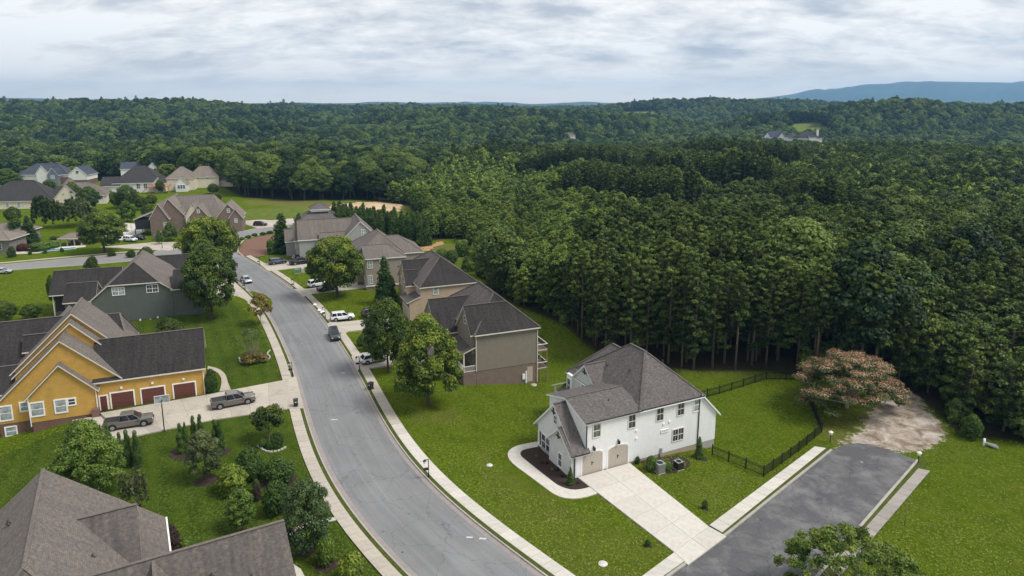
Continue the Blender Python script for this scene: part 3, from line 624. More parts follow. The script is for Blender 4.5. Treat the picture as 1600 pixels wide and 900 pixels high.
A = resample(np.array([p[0], p[3] + (p[3] - p[0]) * .6]), 1); B = resample(np.array([p[1], p[2] + (p[2] - p[1]) * .6]), 1); B = np.stack([np.interp(np.linspace(0, 1, len(A)), np.linspace(0, 1, len(B)), B[:, k_]) for k_ in (0, 1)], 1); slab_path(bed, A, B, 'concrete_new', .12)

# driveways, cut into slabs
def driveway(quads, mat, z=.14, base=None, **k):
    root = base if base is not None else None
    pts = [at(*p) for p in quads[0][0]]; cx_, cy2 = sum(p[0] for p in pts) / 4, sum(p[1] for p in pts) / 4
    par = bpy.data.objects.new('driveway', None); C.objects.link(par); par['kind'] = 'structure'
    for qd, nu, nv in quads:
        slab_grid(par, qd, nu, nv, mat, z)
    return par
dw = driveway([([(903, 746), (984, 723.5), (1107.5, 822.5), (1053.7, 862.5)], 2, 5), ([(1053.7, 862.5), (1107.5, 822.5), (1135, 838), (1075, 882.5)], 2, 1)], 'concrete_new', .15)
driveway([([(112, 653), (321, 617), (332, 656), (165, 691)], 5, 2), ([(321, 617), (450, 592.5), (450, 638.7), (332, 656)], 4, 2), ([(450, 592.5), (462.5, 587), (474.5, 638), (450, 638.7)], 1, 2)], 'concrete_old', .15)
driveway([([(406, 413), (420, 423.5), (485, 416), (478, 404)], 4, 1)], 'concrete_old', .15)
driveway([([(459.5, 452), (473.5, 464), (489, 459), (481, 451)], 1, 1), ([(481, 451), (489, 459), (585, 448), (575, 438)], 4, 1)], 'concrete_old', .15)
driveway([([(510.5, 505), (514.5, 514.5), (531.5, 524), (545, 517.5)], 1, 1), ([(511, 505), (545, 517.5), (622, 510), (620, 495)], 4, 2)], 'concrete_old', .15)
driveway([([(549, 556.5), (557, 578), (578, 575), (567, 551)], 1, 1), ([(567, 551), (578, 575), (665, 562), (655, 543)], 4, 2)], 'concrete_old', .15)
driveway([([(352, 436), (364, 441), (402, 475), (352, 474)], 2, 2), ([(322, 458), (352, 436), (352, 474), (322, 474)], 2, 2)], 'concrete_old', .145)
driveway([([(155, 386), (240, 378.5), (282, 388), (262, 391.5)], 3, 1), ([(240, 378.5), (300, 378), (310, 384), (282, 388)], 2, 1)], 'concrete_old', .12)
driveway([([(356, 341), (445, 345), (450, 351), (403, 357)], 3, 1), ([(405, 346), (470, 340), (470, 351), (450, 351)], 2, 1)], 'concrete_old', .12)
# curved front walk of the white house and the bed inside it
wo_ = smooth(catmull(pxw([(935, 771), (915, 778), (893, 780.5), (872, 777), (850, 761.5), (824, 742), (800, 723.5), (792, 710), (801, 698), (820, 692), (841, 687)]), .8), 1, 1)
wi_ = catmull(pxw([(921, 762), (905, 766), (893, 766), (875, 761), (852, 744), (831, 727), (815, 713.5), (812, 708), (817, 702), (828, 699), (841, 696)]), .8)
wi_ = np.stack([np.interp(np.linspace(0, 1, len(wo_)), np.linspace(0, 1, len(wi_)), wi_[:, k_]) for k_ in (0, 1)], 1)
gmean = lambda a_: float(np.mean(ground(a_[:, 0], a_[:, 1])))
def draped(name, a, b, dz, mat, parent=None, **k):
    n = len(a); vs = []; fs = []
    for i in range(n):
        for p in (a[i], b[i]): vs += [(p[0], p[1], G(p[0], p[1]) + dz), (p[0], p[1], G(p[0], p[1]) - .4)]
    for i in range(n - 1):
        o = i * 4; fs += [(o, o + 2, o + 6, o + 4), (o, o + 4, o + 5, o + 1), (o + 2, o + 3, o + 7, o + 6)]
    me = np_mesh(name, vs, fs, M[mat]);
    if me.polygons[0].normal.z < 0: me.flip_normals()
    box_uv(me); return link(name, me, parent, **k)
fw = draped('front_walk', wo_, wi_, .10, 'concrete_new', kind='structure')
patch('planting_bed', [tuple(p) for p in wi_] + [at(850, 700), at(872, 722), at(903, 741), at(912, 747)], 'mulch', .05, .5, px=False, kind='structure')
patch('planting_bed', [(1000, 718), (1012, 734), (1030, 741), (1055, 738), (1078, 726), (1076, 716), (1060, 708), (1030, 712)], 'mulch', .05, .4, jitter=.12, kind='structure')
# yellow house: curved walk
a = catmull(pxw([(325, 572.5), (342, 577.5), (352, 586), (356, 598), (361, 610)]), .8); b = catmull(pxw([(324, 578), (337, 581), (345, 590), (346, 600), (343, 613)]), .8); b = np.stack([np.interp(np.linspace(0, 1, len(a)), np.linspace(0, 1, len(b)), b[:, k_]) for k_ in (0, 1)], 1)
draped('front_walk', a, b, .12, 'concrete_old', kind='structure')
patch('front_walk', [(452, 878), (470, 890), (478, 905), (452, 905)], 'concrete_new', .08, kind='structure')
patch('front_walk', [(440, 836), (478, 816), (530, 808), (534, 812), (480, 822), (444, 842)], 'concrete_new', .08, kind='structure')
# rough gravelly dirt past the end of the stub street
patch('bare_clay', [(652, 390), (664, 384), (690, 377), (694, 380), (676, 388), (660, 394)], 'clay', .03, .3, jitter=.8, seed=5, kind='structure')
patch('sandy_lot', [(470, 337), (500, 330), (520, 322), (560, 317), (600, 317), (628, 320), (626, 330), (560, 334), (500, 340)], 'sand', .04, .3, jitter=1.2, seed=6, kind='structure')
patch('mulch_bank', [(372, 398), (375, 388), (384, 376), (400, 371), (428, 366), (428, 396), (400, 402)], 'bank', .10, .4, kind='structure')
for k_ in ([(213, 397), (232, 392), (262, 401), (236, 404)],): pass

# ---------------------------------------------------------------- house kit
class House:
    """an Empty at the corner of the house with its own axes: u along the long wall, w away from the camera"""
    def __init__(s, name, origin, deg, label, cat='house', wall='siding_white', roof='roof_clean', stained=None, trim='white_trim', group=None, px=True):
        o = at(*origin) if px else origin
        s.root = empty(name, (o[0], o[1], 0), R(deg), label, cat, group); s.a = R(deg); s.o = o; s.wall = wall; s.roof = roof; s.st = stained; s.trim = trim
    def world(s, u, w): return (s.o[0] + u * math.cos(s.a) - w * math.sin(s.a), s.o[1] + u * math.sin(s.a) + w * math.cos(s.a))
    def _roofobj(s, polys_top, th, trim_all=True, roof=None, stained=None, name='roof', label=None):
        """closed roof shell from its upper faces; each face picks clean or streaked shingles by the way it looks"""
        m = MB(); st = stained if stained is not None else s.st; vs = []; key = {}; F = []
        def vi(p):
            k = tuple(round(c, 3) for c in p)
            if k not in key: key[k] = len(vs); vs.append(k)
            return key[k]
        for p in polys_top: F.append([vi(q) for q in p])
        n = len(vs); edges = {}
        for f in F:
            for i in range(len(f)):
                e = (f[i], f[(i + 1) % len(f)]); edges[e] = edges.get(e, 0) + 1
        m.add(vs + [(v[0], v[1], v[2] - th) for v in vs], [], 0)
        for f in F:
            a, b, c = (Vector(vs[f[k]]) for k in range(3)); nn = (b - a).cross(c - a)
            if nn.z < 0: nn = -nn
            nn.normalize(); ny_ = nn.x * math.sin(s.a) + nn.y * math.cos(s.a)
            m.f.append(tuple(f)); m.m.append(1 if (st and ny_ < -.33) else 0); m.smooth.append(False)
            m.f.append(tuple(n + i for i in f[::-1])); m.m.append(2); m.smooth.append(False)
        for (i, j), c in edges.items():
            if (j, i) not in edges: m.f.append((j, i, n + i, n + j)); m.m.append(2); m.smooth.append(False)
        r = roof or s.roof
        return m.build(name, [M[r], M[st or r], M[s.trim]], s.root, label=label)
    def block(s, u0, u1, w0, w1, z0, ze, zr, axis='u', hip=(0, 0), oh=.4, wall=None, ridge=None, ze2=None, roof=None, stained=None, walls=True, gable_wall=None, th=.2, cap=True, ohg=.3, gw=(1, 1)):
        wall = wall or s.wall; S0, S1, T0, T1 = (u0, u1, w0, w1) if axis == 'u' else (w0, w1, u0, u1)
        rt = ridge if ridge is not None else (T0 + T1) / 2; ze2 = ze if ze2 is None else ze2
        mp = (lambda a, b, z: (a, b, z)) if axis == 'u' else (lambda a, b, z: (b, a, z))
        m0 = (zr - ze) / (rt - T0); m1 = (zr - ze2) / (T1 - rt)
        ends = []
        for k, (Send, sg) in enumerate(((S0, -1), (S1, 1))):
            h = hip[k]
            if h: ms = (zr - ze) / h; ohs = oh * m0 / ms; ends.append((Send + sg * ohs, Send - sg * h))
            else: ends.append((Send + sg * ohg, Send + sg * ohg))
        (sa, ra), (sb, rb) = ends; ea, eb = ze - m0 * oh, ze2 - m1 * oh
        A0, A1 = (sa, T0 - oh, ea), (sb, T0 - oh, ea); B0, B1 = (sa, T1 + oh, eb), (sb, T1 + oh, eb); Ra, Rb = (ra, rt, zr), (rb, rt, zr)
        f = [[A0, A1, Rb, Ra], [B1, B0, Ra, Rb]]
        if hip[0]: f.append([B0, A0, Ra])
        if hip[1]: f.append([A1, B1, Rb])
        f = [[mp(*p) for p in q] for q in f]
        if axis == 'w': f = [q[::-1] for q in f]
        s._roofobj(f, th, roof=roof, stained=stained)
        if cap:
            mc = MB(); z = .03
            ls = [(Ra, Rb)] + ([(A0, Ra), (B0, Ra)] if hip[0] else []) + ([(A1, Rb), (B1, Rb)] if hip[1] else [])
            for p, q in ls:
                if (Vector(p) - Vector(q)).length > .2: mc.bar(mp(p[0], p[1], p[2] + z), mp(q[0], q[1], q[2] + z), .28, .06)
            mc.build('ridge_cap', M[roof or s.roof], s.root)
        if walls:
            d = .19; lo = min(ze, ze2)
            poly = [(T0, z0), (T1, z0), (T1, ze2 - d), (rt, zr - d - .02), (T0, ze - d)]
            wm = MB()
            if not hip[0] and not hip[1]:
                wm.prism([mp(S0, t, z) for t, z in poly], Vector(mp(S1, 0, 0)) - Vector(mp(S0, 0, 0)))
            else:
                wm.prism([mp(S0, t, z) for t, z in ((T0, z0), (T1, z0), (T1, lo - d), (T0, lo - d))], Vector(mp(S1, 0, 0)) - Vector(mp(S0, 0, 0)))
                for k in (0, 1):
                    if not hip[k]:
                        a, b = (S0, S0 + .3) if k == 0 else (S1 - .3, S1)
                        wm.prism([mp(a, t, z) for t, z in ((T0, lo - d), (T1, lo - d), (T1, ze2 - d + .001), (rt, zr - d - .02), (T0, ze - d + .001))], Vector(mp(b, 0, 0)) - Vector(mp(a, 0, 0)))
            wm.build('wall', M[wall], s.root)
    def shed(s, poly, zs, th=.16, roof=None, label=None, name='roof'):
        """single sloping roof plane: poly (u, w) corners counter-clockwise, zs heights"""
        return s._roofobj([[(p[0], p[1], z) for p, z in zip(poly, zs)]], th, roof=roof, name=name, label=label)
    def box(s, name, u0, u1, w0, w1, z0, z1, mat, label=None): return MB().box(u0, u1, w0, w1, z0, z1).build(name, M[mat], s.root, label=label)
    def face(s, side):            # side 'w-','w+','u-','u+'
        return {'w-': 0.0, 'u+': math.pi / 2, 'w+': math.pi, 'u-': -math.pi / 2}[side]
    def place(s, me_parts, side, plane, a, z, name, label=None, off=0.0):
        o = bpy.data.objects.new(name, me_parts[0]); C.objects.link(o); o.parent = s.root; o.rotation_euler = (0, 0, s.face(side))
        sg = {'w-': (0, -1), 'w+': (0, 1), 'u-': (-1, 0), 'u+': (1, 0)}[side]
        o.location = (a + 0, plane + sg[1] * off, z) if side[0] == 'w' else (plane + sg[0] * off, a, z)
        for nm, mm in me_parts[1:]:
            c = bpy.data.objects.new(nm, mm); C.objects.link(c); c.parent = o
        return tag(o, label)
    def window(s, side, plane, a, z, w, h, style='dh', frame=None, glass='glass', label=None):
        return s.place(window_mesh(round(w, 2), round(h, 2), style, frame or s.trim, glass), side, plane, a, z, 'window', label)
WCACHE = {}
def window_mesh(w, h, style, frame, gl):
    k = (w, h, style, frame, gl)
    if k in WCACHE: return WCACHE[k]
    m = MB(); t = .10 if style != 'thick' else .17; d0, d1 = -.09, .02; x0, x1 = -w / 2, w / 2
    if style == 'thick': style = 'dh'
    m.box(x0 - t, x1 + t, d0, d1, -t, 0).box(x0 - t, x1 + t, d0, d1, h, h + t).box(x0 - t, x0, d0, d1, 0, h).box(x1, x1 + t, d0, d1, 0, h)
    n = 2 if style in ('double', 'double4') else 3 if style == 'triple' else 1
    if style in ('shutter',): n = 2
    for i in range(1, n): xx = x0 + w * i / n; m.box(xx - .05, xx + .05, d0 + .005, d1, 0, h)
    for i in range(n):
        a, b = x0 + w * i / n + (.05 if i else 0), x0 + w * (i + 1) / n - (.05 if i < n - 1 else 0)
        m.box(a, b, d0 + .02, d1, h / 2 - .035, h / 2 + .035)
        if style in ('grid', 'double4'):
            m.box((a + b) / 2 - .015, (a + b) / 2 + .015, d0 + .035, d1, 0, h)
    parts = [m.mesh('window', M[frame])]
    for i in range(n):
        a, b = x0 + w * i / n, x0 + w * (i + 1) / n
        for (za, zb) in ((0, h / 2), (h / 2, h)):
            parts.append(('pane', MB().box(a + .02, b - .02, -.035, 0, za + .01, zb - .01).mesh('pane', M[gl])))
    if style == 'shutter':
        for sx in (-1, 1): parts.append(('shutter', MB().box(*sorted((sx * (w / 2 + t), sx * (w / 2 + t + .42))), -.07, 0, 0, h).mesh('shutter', M['dark_trim'])))
    WCACHE[k] = parts; return parts
GCACHE = {}
def garage_door(hs, side, plane, a, z, w, h, mat, trim=None, rows=4, arch=0.0, label=None):
    """door in its surround: horizontal sections, or an arched carriage door"""
    k = (w, h, mat, trim, rows, arch)
    if k not in GCACHE:
        m = MB(); parts = []
        if arch:
            n = 16; arc = [(-w / 2 + w * i / n, h - arch + arch * math.sqrt(max(0, 1 - (2 * i / n - 1) ** 2))) for i in range(n + 1)]
            outer = [(x * (1 + .36 / w), zz_ + .16) for x, zz_ in arc]
            for i in range(n): m.prism([(arc[i][0], -.03, arc[i][1]), (arc[i + 1][0], -.03, arc[i + 1][1]), (outer[i + 1][0], -.03, outer[i + 1][1]), (outer[i][0], -.03, outer[i][1])], (0, .05, 0))
            m.box(-w / 2 - .18, -w / 2, -.03, .02, 0, arc[0][1] + .16).box(w / 2, w / 2 + .18, -.03, .02, 0, arc[0][1] + .16)
            parts = [m.mesh('garage_door', M[trim])]
            np_ = 8
            for i in range(np_):
                xa, xb = -w / 2 + w * i / np_ + .012, -w / 2 + w * (i + 1) / np_ - .012; f_ = lambda x: h - arch + arch * math.sqrt(max(0, 1 - (2 * x / w) ** 2))
                p = MB().prism([(xa, -.02, 0), (xb, -.02, 0), (xb, -.02, max(.2, f_(xb))), ((xa + xb) / 2, -.02, f_((xa + xb) / 2)), (xa, -.02, max(.2, f_(xa)))], (0, .03, 0)); parts.append(('door_board', p.mesh('door_board', M[mat])))
            parts.append(('handle', MB().box(-.12, .12, -.07, -.02, h * .5, h * .5 + .05).box(-.12, -.07, -.07, -.02, h * .42, h * .58).mesh('handle', M['black_metal'])))
        else:
            t = .17; m.box(-w / 2 - t, -w / 2, -.07, .02, 0, h + t).box(w / 2, w / 2 + t, -.07, .02, 0, h + t).box(-w / 2, w / 2, -.07, .02, h, h + t)
            parts = [m.mesh('garage_door', M[trim])]
            for i in range(rows):
                p = MB().box(-w / 2 + .01, w / 2 - .01, -.03, .02, h * i / rows + .012, h * (i + 1) / rows - .012)
                nb = 4
                for j in range(nb): p.box(-w / 2 + w * (j + .12) / nb, -w / 2 + w * (j + .88) / nb, -.045, -.028, h * (i + .2) / rows, h * (i + .8) / rows)
                parts.append(('door_panel', p.mesh('door_panel', M[mat])))
        GCACHE[k] = parts
    return hs.place(GCACHE[k], side, plane, a, z, 'garage_door', label)
def small(hs, name, mb, mat, label=None): return mb.build(name, M[mat], hs.root, label=label)
def lamp_bracket(hs, u, w, z): 
    m = MB().box(u - .05, u + .05, w - .10, w, z, z + .25).box(u - .11, u + .11, w - .34, w - .10, z - .25, z + .12); m.build('wall_lamp', M['black_metal'], hs.root)

# ================================================================ white farmhouse on the corner
W = House('farmhouse', (896, 747.7), 26, 'white two storey house with grey shingle roof and two arched garage doors, by itself', wall='siding_white', roof='roof_clean', trim='white_trim')
W.block(1.55, 9.1, 0, 8.5, .15, 6.65, 7.85, ridge=4.3, oh=.35, cap=True)
W.shed([(9.05, .3), (10.6, 4.0), (10.6, 4.6), (9.05, 8.3)], [6.9, 7.83, 7.83, 6.9])     # saddle where the low roof runs into the big one
W.block(.3, 1.54, 0, 9.2, -.6, 3.35, 7.25, ridge=4.6, ze2=3.0, oh=.45, wall='siding_white_batten', ohg=.45)
W.block(-.3, .29, 0, 5.2, -.5, 3.25, 5.2, ridge=2.6, ze2=2.95, oh=.4, wall='brick_white', ohg=.35)
W.shed([(1.5, -.45), (1.95, -.45), (1.95, 0), (1.5, 0)], [2.95, 2.95, 3.33, 3.33])
W.block(9.1, 18.3, 0, 14.1, .15, 6.9, 11.25, axis='w', hip=(5.5, 5.5), oh=.35)
W.block(8.0, 12.4, 7.4, 13.4, 2.0, 6.0, 8.7, oh=.35, wall='brick_white')
W.block(8.35, 18.2, 8.8, 15.2, .0, 6.2, 10.2, axis='w', hip=(0, 3.1), oh=.4, ohg=.1)
W.box('bay', 7.7, 8.4, 13.4, 14.7, 3.0, 6.0, 'siding_white')
W.shed([(7.2, 15.0), (13.5, 15.0), (13.5, 18.0), (7.2, 18.0)], [4.6, 4.6, 3.1, 3.1])
W.shed([(6.6, 8.2), (8.3, 8.2), (8.3, 15.6), (6.6, 15.6)], [3.3, 4.3, 4.3, 3.3])
for (u, w_) in ((7.6, 17.6), (13.1, 17.6), (6.9, 15.2)): W.box('porch_post', u - .1, u + .1, w_ - .1, w_ + .1, -1.2, 3.1, 'white_trim')
W.shed([(18.25, -.3), (21.45, -.3), (21.45, 9), (18.25, 9)], [6.85, 3.55, 3.55, 6.85], th=.22)
MB().prism([(18.31, 0, .15), (20.9, 0, .15), (20.9, 0, 3.9), (18.31, 0, 6.5)], (0, 8.7, 0)).build('wall', M['siding_white'], W.root, label='wall of the lower rear wing')
W.box('foundation', .1, 7.55, .04, 8.0, -1.5, .148, 'block_grey'); W.box('foundation', 7.56, 17.8, .04, 14, -2.5, .147, 'brick_tan', label='tan brick foundation'); W.box('foundation', 17.81, 20.85, .04, 8.6, -2.5, .146, 'block_grey')
W.box('foundation', .34, 1.5, .1, 9.1, -2.5, -.61, 'block_grey'); W.box('foundation', 8.1, 18, 8, 15.1, -2.5, -.01, 'block_grey')
for (u, z, w_, h, g) in ((3.0, 4.5, .92, 1.5, 'glass_green'), (7.9, 4.55, .92, 1.6, 'glass'), (12.0, 4.6, .95, 1.65, 'glass'), (15.15, 4.65, .95, 1.6, 'glass')): W.window('w-', 0, u, z, w_, h, 'grid', 'cream_trim', g)
W.window('w-', 0, 17.62, 4.65, .8, 1.6, 'dh', 'white_trim', 'glass_pale', label='window with a pale reflection in its glass colour'); W.window('w-', 0, 14.9, 1.35, 1.6, 1.5, 'double4', 'cream_trim'); W.window('w-', 0, 12.8, 2.95, .95, .22, 'dh', 'white_trim')  # first pane: pale glass colour stands in for its reflection
W.window('u-', -.3, 2.5, .35, .75, 1.6, 'grid', 'white_trim'); W.window('u-', .3, 7.05, .1, 2.1, 1.75, 'shutter', 'white_trim', label='wide front window with dark shutters'); W.window('u-', .3, 4.75, 4.6, .7, .95, 'grid', 'white_trim')
W.window('u-', 8.0, 10.2, 4.9, 1.9, .75, 'triple', 'white_trim', 'glass_green'); W.window('u-', 7.7, 14.1, 3.6, .8, 1.8, 'dh', 'white_trim', 'glass_green')
garage_door(W, 'w-', 0, 2.52, 0.0, 2.75, 2.72, 'door_taupe', 'white_trim', arch=.42); garage_door(W, 'w-', 0, 6.08, 0.0, 2.8, 2.72, 'door_taupe', 'white_trim', arch=.42)
for u, z in ((2.6, 3.2), (4.35, 2.55), (6.0, 3.25)): 
    if u != 4.35: lamp_bracket(W, u, 0, z)
for (u, z0_, z1_, w_) in ((0.08, -.3, 2.95, -.07), (1.62, 3.4, 6.5, -.07), (18.05, .1, 6.7, -.07)):
    MB().bar((u, w_, z0_), (u, w_, z1_), .11, .09).bar((u, w_, z1_), (u, w_ - .3, z1_ + .12), .1, .09).build('downspout', M['dark_trim'], W.root)
for (a, b, z) in (((1.3, -.37), (9.2, -.37), 6.55), ((9.0, -.37), (18.6, -.37), 6.60), ((-.6, -.47), (1.9, -.47), 2.95)): MB().bar((a[0], a[1], z), (b[0], b[1], z), .12, .12).build('gutter', M['dark_trim'], W.root)
for (u, w_, z) in ((-.6, 2.6, 4.4), (-.1, 4.6, 6.45), (7.75, 10.4, 7.9)):
    MB().bar((u, w_ - .45, z - .25), (u, w_ + .45, z - .25), .1, .14).bar((u, w_, z - .55), (u, w_, z + .25), .1, .12).build('gable_brace', M['dark_trim'], W.root)
for (u, z) in ((8.6, 3.9), (8.65, 2.9), (12.6, 3.9), (13.5, 4.0)): MB().box(u - .12, u + .12, -.12, 0, z, z + .2).build('vent_cover', M['white_plastic'], W.root)
MB().box(12.2, 12.5, -.16, 0, -.2, .9).build('meter_box', M['grey_plastic'], W.root)

for u, w_, z in ((11.2, 5.4, 9.0), (10.6, 9.5, 8.4), (6.2, 2.4, 7.25), (15.5, 4.2, 9.9)): MB().tube([(u, w_, z - .5), (u, w_, z + .35)], .07, 8).build('vent_pipe', M['black_plastic'], W.root)
# ================================================================ yellow house with three garage doors
Y = House('yellow_house', (321, 616), 23, 'large yellow sided house with three maroon garage doors and stained dark roof', wall='siding_yellow', roof='roof_brown', stained='roof_stained', trim='cream_trim')
Y.block(-13.6, 0, 0, 9, -.1, 4.55, 8.85, oh=.4, ohg=.35)
Y.block(-21.3, -13.62, -1, 5, -.0, 3.85, 7.75, axis='w', oh=.45, ohg=.4)
Y.block(-25.3, -10.55, .06, 8, -.01, 2.9, 10.75, axis='w', ridge=-17.2, ze2=4.55, oh=.4, ohg=.35)
Y.block(-23.8, -10.0, 4.2, 10, 3.0, 5.2, 11.95, axis='w', ridge=-16.6, oh=.35, ohg=.35)
Y.block(-24.6, -9.2, 6.0, 14.2, 3.0, 5.0, 12.8, axis='w', ridge=-16.6, ze2=5.4, oh=.3, ohg=.35)
Y.block(-16, -10.2, 9.3, 20, 0, 4.9, 9.7, ridge=14.7, hip=(0, 1.6), oh=.35)
Y.block(-36, -19.5, 11.2, 23, -2, 4.5, 9.5, ridge=17.1, oh=.45)
Y.block(-37, -24.05, 3.4, 11, -2, 3.3, 5.7, oh=.4)
Y.block(-24.2, -21.2, 11.9, 15, 5.0, 6.3, 8.1, oh=.25)
Y.block(-24, -18, 22, 28, 3.0, 5.5, 8.2, axis='w', oh=.4)
Y.box('foundation', -21.25, -13.65, -.95, 4.9, -3.5, -.01, 'brick_red', label='red brick foundation'); Y.box('foundation', -25.2, -10.6, .1, 8, -3.5, -.02, 'brick_red', label='red brick foundation'); Y.box('foundation', -10.5, -.05, .05, 9, -1, -.11, 'block_grey')
Y.box('entry_pier', -14.2, -13.3, -1.9, -1.05, -1.5, .9, 'brick_red')
for (u, w_) in ((-10.6, 2.75), (-6.75, 2.9), (-2.68, 2.8)): garage_door(Y, 'w-', 0, u, -.08, w_, 2.25, 'door_maroon', 'white_trim')
garage_door(Y, 'w-', 0, -12.93, -.08, .82, 2.05, 'door_maroon', 'white_trim', rows=1, label='narrow maroon side door')
Y.window('w-', -1, -20.5, .95, 1.35, 1.75, 'thick', 'white_trim', 'glass_pale'); Y.window('w-', -1, -17.8, .95, 1.2, 1.7, 'thick', 'white_trim', 'glass_pale'); Y.window('w-', -1, -16.5, 1.8, .75, .8, 'thick', 'white_trim', 'glass', label='small square window')
Y.window('w-', .06, -24.3, .55, 1.25, 1.85, 'thick', 'white_trim', 'glass_pale'); Y.window('w-', .06, -22.15, 1.5, .8, 1.1, 'thick', 'white_trim', 'glass_pale'); Y.window('w-', .1, -24.0, -1.75, 1.1, 1.15, 'thick', 'white_trim', 'glass_pale', label='basement window in the brick base')
for (u, w_, z0_, z1_) in ((-.06, -.06, -.1, 4.1), (-13.55, -1.08, -.1, 3.5), (-21.38, -1.06, -.5, 3.5)): MB().bar((u, w_, z0_), (u, w_, z1_), .13, .1).build('downspout', M['white_trim'], Y.root)
for u, z in ((-10.6, 2.75), (-6.7, 2.8), (-2.7, 2.75), (-6.7, 3.85)): MB().box(u - .13, u + .13, -.22, 0, z, z + .22).build('flood_light', M['white_plastic'], Y.root)

# ================================================================ grey-green house behind the yellow one
q5 = lambda a, b: (a / 5.333, 370 + b / 5.333)
Gh = House('green_house', q5(1120, 718), 19, 'grey-green two storey house with clipped gable, between the yellow house and the side street', wall='siding_green', roof='roof_brown', stained='roof_stained', trim='cream_trim')
Gh.block(-6.9, 7.0, 0, 14, .6, 5.3, 11.4, axis='w', ridge=.1, ze2=6.3, hip=(3.6, 0), oh=.4) if False else None
def jerkin(hs, u0, u1, w0, w1, z0, ze0, ze1, zr, rt, zh, run, oh=.4, ohg=.35):
    """gable whose peak is clipped by a small hip (front end only)"""
    m0 = (zr - ze0) / (rt - u0); m1 = (zr - ze1) / (u1 - rt); ua, ub = rt - (zr - zh) / m0, rt + (zr - zh) / m1
    f0 = w0 - ohg; A = (u0 - oh, f0, ze0 - m0 * oh); Hh0 = (ua, f0, zh); Hh1 = (ub, f0, zh); B = (u1 + oh, f0, ze1 - m1 * oh); Rf = (rt, w0 + run, zr); Rb = (rt, w1 + ohg, zr)
    A2 = (u0 - oh, w1 + ohg, A[2]); B2 = (u1 + oh, w1 + ohg, B[2])
    hs._roofobj([[A, Hh0, Rf, Rb, A2][::-1], [Hh1, B, B2, Rb, Rf][::-1], [Hh0, Hh1, Rf]], .2)
    d = .19
    MB().prism([(u0, w0, z0), (u1, w0, z0), (u1, w0, ze1 - d), (ub, w0, zh - d), (ua, w0, zh - d), (u0, w0, ze0 - d)], (0, w1 - w0, 0)).build('wall', M[hs.wall], hs.root)
    mc = MB().bar((rt, w0 + run, zr + .03), (rt, w1, zr + .03), .3, .06).bar((ua, f0, zh + .03), (rt, w0 + run, zr + .03), .3, .06).bar((ub, f0, zh + .03), (rt, w0 + run, zr + .03), .3, .06); mc.build('ridge_cap', M['roof_brown'], hs.root)
jerkin(Gh, -6.9, 7.2, 0, 15, .6, 5.3, 6.4, 11.5, .3, 7.95, 3.8)
Gh.block(7.25, 12.5, 0, 11, .6, 6.4, 8.9, oh=.4); Gh.block(1.5, 8.5, 13, 22, .6, 6.0, 9.6, oh=.4)
Gh.block(-15.9, -4, 9.0, 17, 3.4, 5.0, 8.6, ridge=13.5, oh=.4, walls=False); Gh.block(-11.9, -6.95, 2.2, 9, .6, 4.9, 7.6, oh=.35)
Gh.box('wall', -15.6, -7.2, 9.4, 16.6, .3, 1.0, 'siding_green'); Gh.box('screen', -15.5, -12.1, 9.6, 16.4, 1.0, 4.6, 'black_plastic', label='dark screened porch'); Gh.box('wall', -12.0, -7.0, 9.1, 16.5, .6, 5.2, 'siding_green')
for u in (-15.7, -12.4): Gh.box('porch_post', u - .1, u + .1, 9.2, 9.4, .3, 4.9, 'cream_trim')
Gh.box('foundation', -6.85, 12.45, .06, 14.9, -2, .598, 'brick_red', label='red brick base'); Gh.box('foundation', -15.5, -6.9, 2.3, 16, -2, .297, 'brick_red')
Gh.window('w-', 0, -2.15, 5.9, 2.0, 1.4, 'double4', 'white_trim', 'glass_pale'); Gh.window('w-', 0, 3.75, 5.95, 1.9, 1.4, 'double4', 'white_trim', 'glass')
MB().bar((-6.95, -.08, .6), (-6.95, -.08, 4.9), .14, .1).build('downspout', M['cream_trim'], Gh.root)
for u, w_ in ((-1.0, .4), (1.1, .5), (2.9, .35), (4.2, .7)): MB().box(u - .12, u + .12, -.25, 0, .2, .2 + w_).build('utility_box', M['white_plastic'], Gh.root)

# ================================================================ three taupe houses along the right side of the road
q = lambda a, b: (660 + a / 5.624, 440 + b / 5.624)
T3 = House('taupe_house', q(475, 860), 22, 'taupe sided house with dark hip roof, brick walkout base and two rear decks', wall='siding_taupe', roof='roof_half', stained='roof_stained', trim='cream_trim')
T3.block(0, 10.3, 0, 19, 1.3, 7.65, 12.0, axis='w', hip=(6, 6), oh=.4)
T3.block(-.6, 6, .4, 7.6, 4, 7.6, 11.0, ridge=3.5, ze2=6.9, oh=.35); T3.block(-4.0, 5, 7.7, 16.5, -.3, 5.9, 10.1, oh=.4)
T3.shed([(-2.3, -.05), (.0, -.05), (.0, 7.6), (-2.3, 7.6)], [4.45, 5.35, 5.35, 4.45], label='porch roof')
T3.box('porch_floor', -2.1, 0, .0, 7.6, -.8, 1.35, 'brick_brown')
for w_ in (.1, 3.6, 7.2): T3.box('porch_post', -2.05, -1.85, w_, w_ + .2, 1.35, 4.5, 'cream_trim')
def railing(hs, a, b, z, h=1.0, mat='white_trim', n=None, dark=None):
    m = MB(); a = Vector((a[0], a[1], z)); b = Vector((b[0], b[1], z)); up = Vector((0, 0, h)); m.bar(a + up, b + up, .08, .08).bar(a + Vector((0, 0, .12)), b + Vector((0, 0, .12)), .06, .06)
    m.build('rail', M[mat], hs.root); k = n or max(2, int((b - a).length / .16)); mb = MB()
    for i in range(k + 1): p = a + (b - a) * i / k; mb.bar(p + Vector((0, 0, .12)), p + up, .035, .035)
    mb.build('baluster', M[dark or mat], hs.root, kind='stuff')
railing(T3, (-2.0, .05), (-.02, .05), 1.35, .95); railing(T3, (-2.0, .05), (-2.0, 7.5), 1.35, .95)
